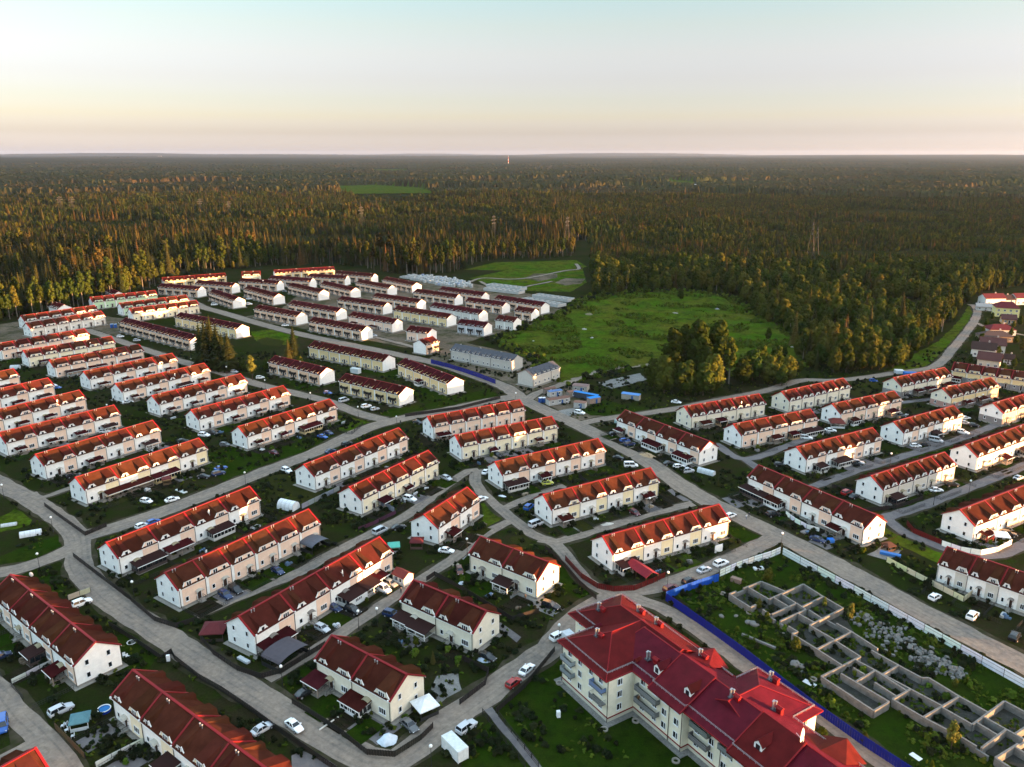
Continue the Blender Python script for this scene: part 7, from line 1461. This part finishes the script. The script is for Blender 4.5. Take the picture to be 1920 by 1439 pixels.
# ---------------------------------------------------------------- stacks of white blocks and bare foundations beyond the balcony houses
def stacks():
    poly = [G(*p) for p in ((748, 521), (778, 517), (850, 524), (884, 534), (884, 540), (835, 538), (800, 531))]; rnd = random.Random(4); ms = []
    for v in range(3):
        mb = MB()
        for i in range(2):
            for j in range(2):
                for k in range(3): mb.box(i * .95 - .92, j * .95 - .92, .12 + k * .6, i * .95, j * .95, .7 + k * .6 - (.06 if k < 2 else 0))
        mb.box(-1, -1, 0, 1, 1, .12); ms.append(mb.mesh('block_stack', ['matte']))
    c, s = math.cos(rad(-37)), math.sin(rad(-37)); n = 0
    for i in range(-60, 60):
        for j in range(-60, 60):
            u, v = i * 2.7, j * 3.3; x, y = -60 + u * c - v * s, 640 + u * s + v * c
            if inside(x, y, poly) and n < 290 and rnd.random() < .86:
                o = link('block_stack', rnd.choice(ms), None, (x + rnd.uniform(-.3, .3), y + rnd.uniform(-.3, .3), .02), rad(-37) + rnd.uniform(-.15, .15)); o.scale.z = rnd.uniform(.7, 1.35); q = rnd.uniform(.8, 1.05); o.color = ((.30, .36, .50) if rnd.random() < .1 else (.46 * q, .46 * q, .45 * q)) + (1,)
                tag(o, 'wrapped stack of white building blocks in the storage yard', 'block stack', 'stacks of white blocks'); n += 1
stacks()
def foundation(ax, ay, bx, by, wd, n, label, ht=2.0):
    a, b = G(ax, ay), G(bx, by); d = b - a; L = d.length; r = thing('concrete_foundation', label, 'foundation', tuple(a), math.atan2(d.y, d.x))
    def w(x0, y0, x1, y1, nm='foundation_wall'): mb = MB(); mb.box(x0, y0, 0, x1, y1, ht); mb.box(x0 - .05, y0 - .05, ht - .12, x1 + .05, y1 + .05, ht + .02); pobj(r, nm, mb, ['matte'], (.42, .42, .41))
    w(0, -.3, L, .1); w(0, wd - .1, L, wd + .3); w(0, wd / 2 - .15, L, wd / 2 + .15)
    for i in range(n + 1): w(L * i / n - .2, .12, L * i / n + .2, wd - .12)
foundation(907, 545, 972, 552.5, 9, 7, 'left grey concrete foundation grid beside the block stacks')
foundation(912, 538, 975, 546, 9, 7, 'rear grey concrete foundation grid beside the block stacks')
foundation(998, 558, 1064, 567, 9, 7, 'upper right grey concrete foundation grid before the meadow')
foundation(975, 565, 1046, 577, 9, 7, 'lower right grey concrete foundation grid before the meadow')
# ---------------------------------------------------------------- detached houses at the right edge
def villa(px, py, deg, L, Wd, H, rise, wall, roof, label, hipd=False):
    r = thing('village_house', label, 'house', tuple(G(px, py)), rad(deg)); mb = MB(); h = Wd / 2
    if hipd: mb.box(-L / 2, -h, 0, L / 2, h, H)
    else: mb.prism([(-L / 2, -h, 0), (-L / 2, h, 0), (-L / 2, h, H), (-L / 2, 0, H + rise), (-L / 2, -h, H)], [(L / 2, -h, 0), (L / 2, h, 0), (L / 2, h, H), (L / 2, 0, H + rise), (L / 2, -h, H)])
    pobj(r, 'wall', mb, ['plaster'], wall); mb = MB()
    if hipd:
        e = .5; mb.add([(-L / 2 - e, -h - e, H - .1), (L / 2 + e, -h - e, H - .1), (L / 2 + e, h + e, H - .1), (-L / 2 - e, h + e, H - .1), (-L / 4, 0, H + rise), (L / 4, 0, H + rise)], [(0, 1, 5, 4), (1, 2, 5), (2, 3, 4, 5), (3, 0, 4), (3, 2, 1, 0)])
    else:
        for s in (-1, 1): mb.plate([(-L / 2 - .6, s * (h + .5), H - rise / h * .5), (L / 2 + .6, s * (h + .5), H - rise / h * .5), (L / 2 + .6, 0, H + rise + .05), (-L / 2 - .6, 0, H + rise + .05)], (0, 0, .16))
    rf = pobj(r, 'roof', mb, ['matte'], roof); mb = MB(); mb.box(-.35, -.35, -.6, .35, .35, .9); pobj(rf, 'chimney', mb, ['matte'], (.5, .4, .35), (L * .2, h * .3, H + rise))
    nf = max(1, int(H / 2.9))
    for f in range(nf):
        for i in range(max(2, int(L / 3))): link('window', WM['d'], r, (-L / 2 + L * (i + .5) / max(2, int(L / 3)), -h - .02, 1 + 2.8 * f))
        for s in (-1, 1): link('window', WM['d'], r, (-L / 2 - .02, s * h * .45, 1 + 2.8 * f), -math.pi / 2)
    link('door', DOOR, r, (L * .02, -h - .02, -.3))
RR, DR, PU = (.11, .014, .018), (.045, .024, .020), (.085, .034, .030)
villa(1858, 572, 5, 15, 9, 5.6, 2.6, (.72, .72, .70), RR, 'white two-storey house with a dull red roof at the wood edge')
villa(1884, 571, 5, 9, 8, 4.2, 2.6, (.62, .62, .60), DR, 'grey-roofed annex right of the white house at the wood edge')
villa(1914, 570, 5, 14, 9, 5.2, 2.6, (.74, .74, .72), RR, 'white house cut off at the upper right frame edge')
villa(1846, 582, -20, 11, 5, 3, 1.8, (.60, .58, .54), (.36, .33, .31), 'low white garage with a pale roof by the road end')
villa(1884, 592, -20, 14, 12, 6.2, 3.4, (.76, .64, .28), RR, 'yellow villa with a large crimson roof', True)
villa(1889, 606, -20, 8, 7, 3.2, 2.4, (.62, .33, .14), PU, 'orange wooden outbuilding below the yellow villa')
villa(1872, 626, -5, 15, 10, 3.4, 2.6, (.62, .60, .56), RR, 'low white bungalow with a wide crimson hipped roof', True)
villa(1863, 639, -5, 17, 9, 3.4, 2.6, (.24, .17, .12), (.07, .045, .04), 'long brown house with a dark roof by the side lane', True)
villa(1858, 660, -25, 12, 9, 5, 3.0, (.62, .55, .48), PU, 'house with a pinkish roof slope behind the white gable')
villa(1842, 668, -30, 11, 8, 4.6, 3.0, (.74, .68, .60), DR, 'white gabled house with a dark roof')
villa(1853, 688, -35, 10, 8, 4.6, 3.0, (.62, .48, .36), PU, 'pink gabled house just behind the long yellow row house')
villa(1890, 682, -35, 4, 4, 3.0, 2.0, (.66, .64, .62), DR, 'tiny white chapel-like outbuilding beside the pink house')
# ---------------------------------------------------------------- power line, masts
PYL = [(116, 391, 34), (138, 389, 32), (377, 391, 30), (431, 397, 30), (679, 418, 34), (926, 442, 34), (1063, 450, 36), (1518, 478, 40), (1527, 480, 36)]
def pylon(px, py, h, label):
    r = thing('pylon', label, 'pylon', tuple(G(px, py + 14)), 1.2); mb = MB(); bw = h * .11
    lv = [0, .25, .5, .7, .85, 1.0]; wd = [bw, bw * .72, bw * .48, bw * .3, bw * .22, .15]
    for k in range(5):
        for i in range(4):
            c = [(-1, -1), (1, -1), (1, 1), (-1, 1)]; a, b = c[i], c[(i + 1) % 4]
            p = lambda q, j: (q[0] * wd[j], q[1] * wd[j], lv[j] * h)
            mb.bar(p(a, k), p(a, k + 1), .18, .18); mb.bar(p(a, k), p(b, k + 1), .10, .10); mb.bar(p(a, k + 1), p(b, k + 1), .10, .10)
    pobj(r, 'tower', mb, ['pylon'])
    for z, w in ((.70, .18), (.82, .24), (.93, .15)):
        mb = MB(); mb.bar((-h * w, 0, z * h), (h * w, 0, z * h), .4, .4); mb.bar((-h * w, 0, z * h), (0, 0, z * h + h * .05), .2, .2); mb.bar((h * w, 0, z * h), (0, 0, z * h + h * .05), .2, .2); pobj(r, 'cross_arm', mb, ['pylon'])
    return r
PL = [pylon(*a, 'lattice pylon, ' + lb) for a, lb in zip(PYL, ('farthest left over the forest', 'second from left beside the first', 'third from left over the forest', 'fourth from left with wide arms', 'standing before the long green field line', 'reddish lit one above the birches', 'slim one right of the village gap', 'left one of the right-hand pair', 'right one of the right-hand pair'))]
def cables():
    for i, (a, b) in enumerate(((0, 2), (2, 4), (4, 5), (5, 6), (6, 7))):
        for z, lb in ((.70, 'lower'), (.93, 'upper')):
            p, q = PL[a].location + Vector((0, 0, PYL[a][2] * z)), PL[b].location + Vector((0, 0, PYL[b][2] * z)); mb = MB(); n = 10; pts = [p.lerp(q, k / n) - Vector((0, 0, 5 * 4 * (k / n) * (1 - k / n))) for k in range(n + 1)]
            for u, v in zip(pts, pts[1:]): mb.bar(u, v, .09, .09)
            tag(pobj(None, 'power_cable', mb, ['iron']), lb + ' cable over the forest, span %s from the left' % ('one', 'two', 'three', 'four', 'five')[i], 'cable')
cables()
def mast():
    p = G(953, 311); h = 95; r = thing('radio_mast', 'red and white radio mast far off in the forest', 'mast', tuple(p))
    for k in range(6): mb = MB(); mb.cyl((0, 0, h * k / 6), (0, 0, h * (k + 1) / 6), 4.5 - k * .6, 3.9 - k * .6, 6); pobj(r, 'mast_section', mb, ['matte'], (.55, .10, .06) if k % 2 == 0 else (.6, .58, .56))
mast()
for i, (px, py, w, lb) in enumerate(((1165, 346, 150, 'left long pale glasshouse in the distant clearing'), (1215, 347, 160, 'middle long pale glasshouse in the distant clearing'), (1270, 350, 130, 'right long pale glasshouse in the distant clearing'), (705, 323, 120, 'far pale farm building beyond the green field'))):
    r = thing('glasshouse', lb, 'greenhouse', tuple(G(px, py)), -.15); mb = MB()
    for k in range(4): mb.prism([(-w / 2, k * 9, 0), (-w / 2, k * 9 + 8.6, 0), (-w / 2, k * 9 + 8.6, 5), (-w / 2, k * 9 + 4.3, 7.5), (-w / 2, k * 9, 5)], [(w / 2, k * 9, 0), (w / 2, k * 9 + 8.6, 0), (w / 2, k * 9 + 8.6, 5), (w / 2, k * 9 + 4.3, 7.5), (w / 2, k * 9, 5)])
    pobj(r, 'glasshouse_bays', mb, ['matte'], (.55, .55, .58))
heap(300, 297.5, 260, 90, 60, 'matte', (.45, .42, .40), 'pale quarry face on the far left ridge', 'quarry', 'quarry', 0, 2)
# ---------------------------------------------------------------- haze
def haze():
    mb = MB(); mb.box(-46000, -46000, -1.0, 46000, 46000, 262.0); o = link('haze', mb.mesh('haze', ['trim']), kind='stuff')
    m = bpy.data.materials.new('haze'); m.use_nodes = True; t = m.node_tree; t.nodes.remove(t.nodes['Principled BSDF']); v = t.nodes.new('ShaderNodeVolumePrincipled')
    v.inputs['Color'].default_value = (.33, .44, .64, 1); v.inputs['Density'].default_value = HAZE; v.inputs['Anisotropy'].default_value = .2
    t.links.new(v.outputs[0], t.nodes['Material Output'].inputs['Volume']); o.data.materials.clear(); o.data.materials.append(m)
HAZE = 1.6e-5
haze()
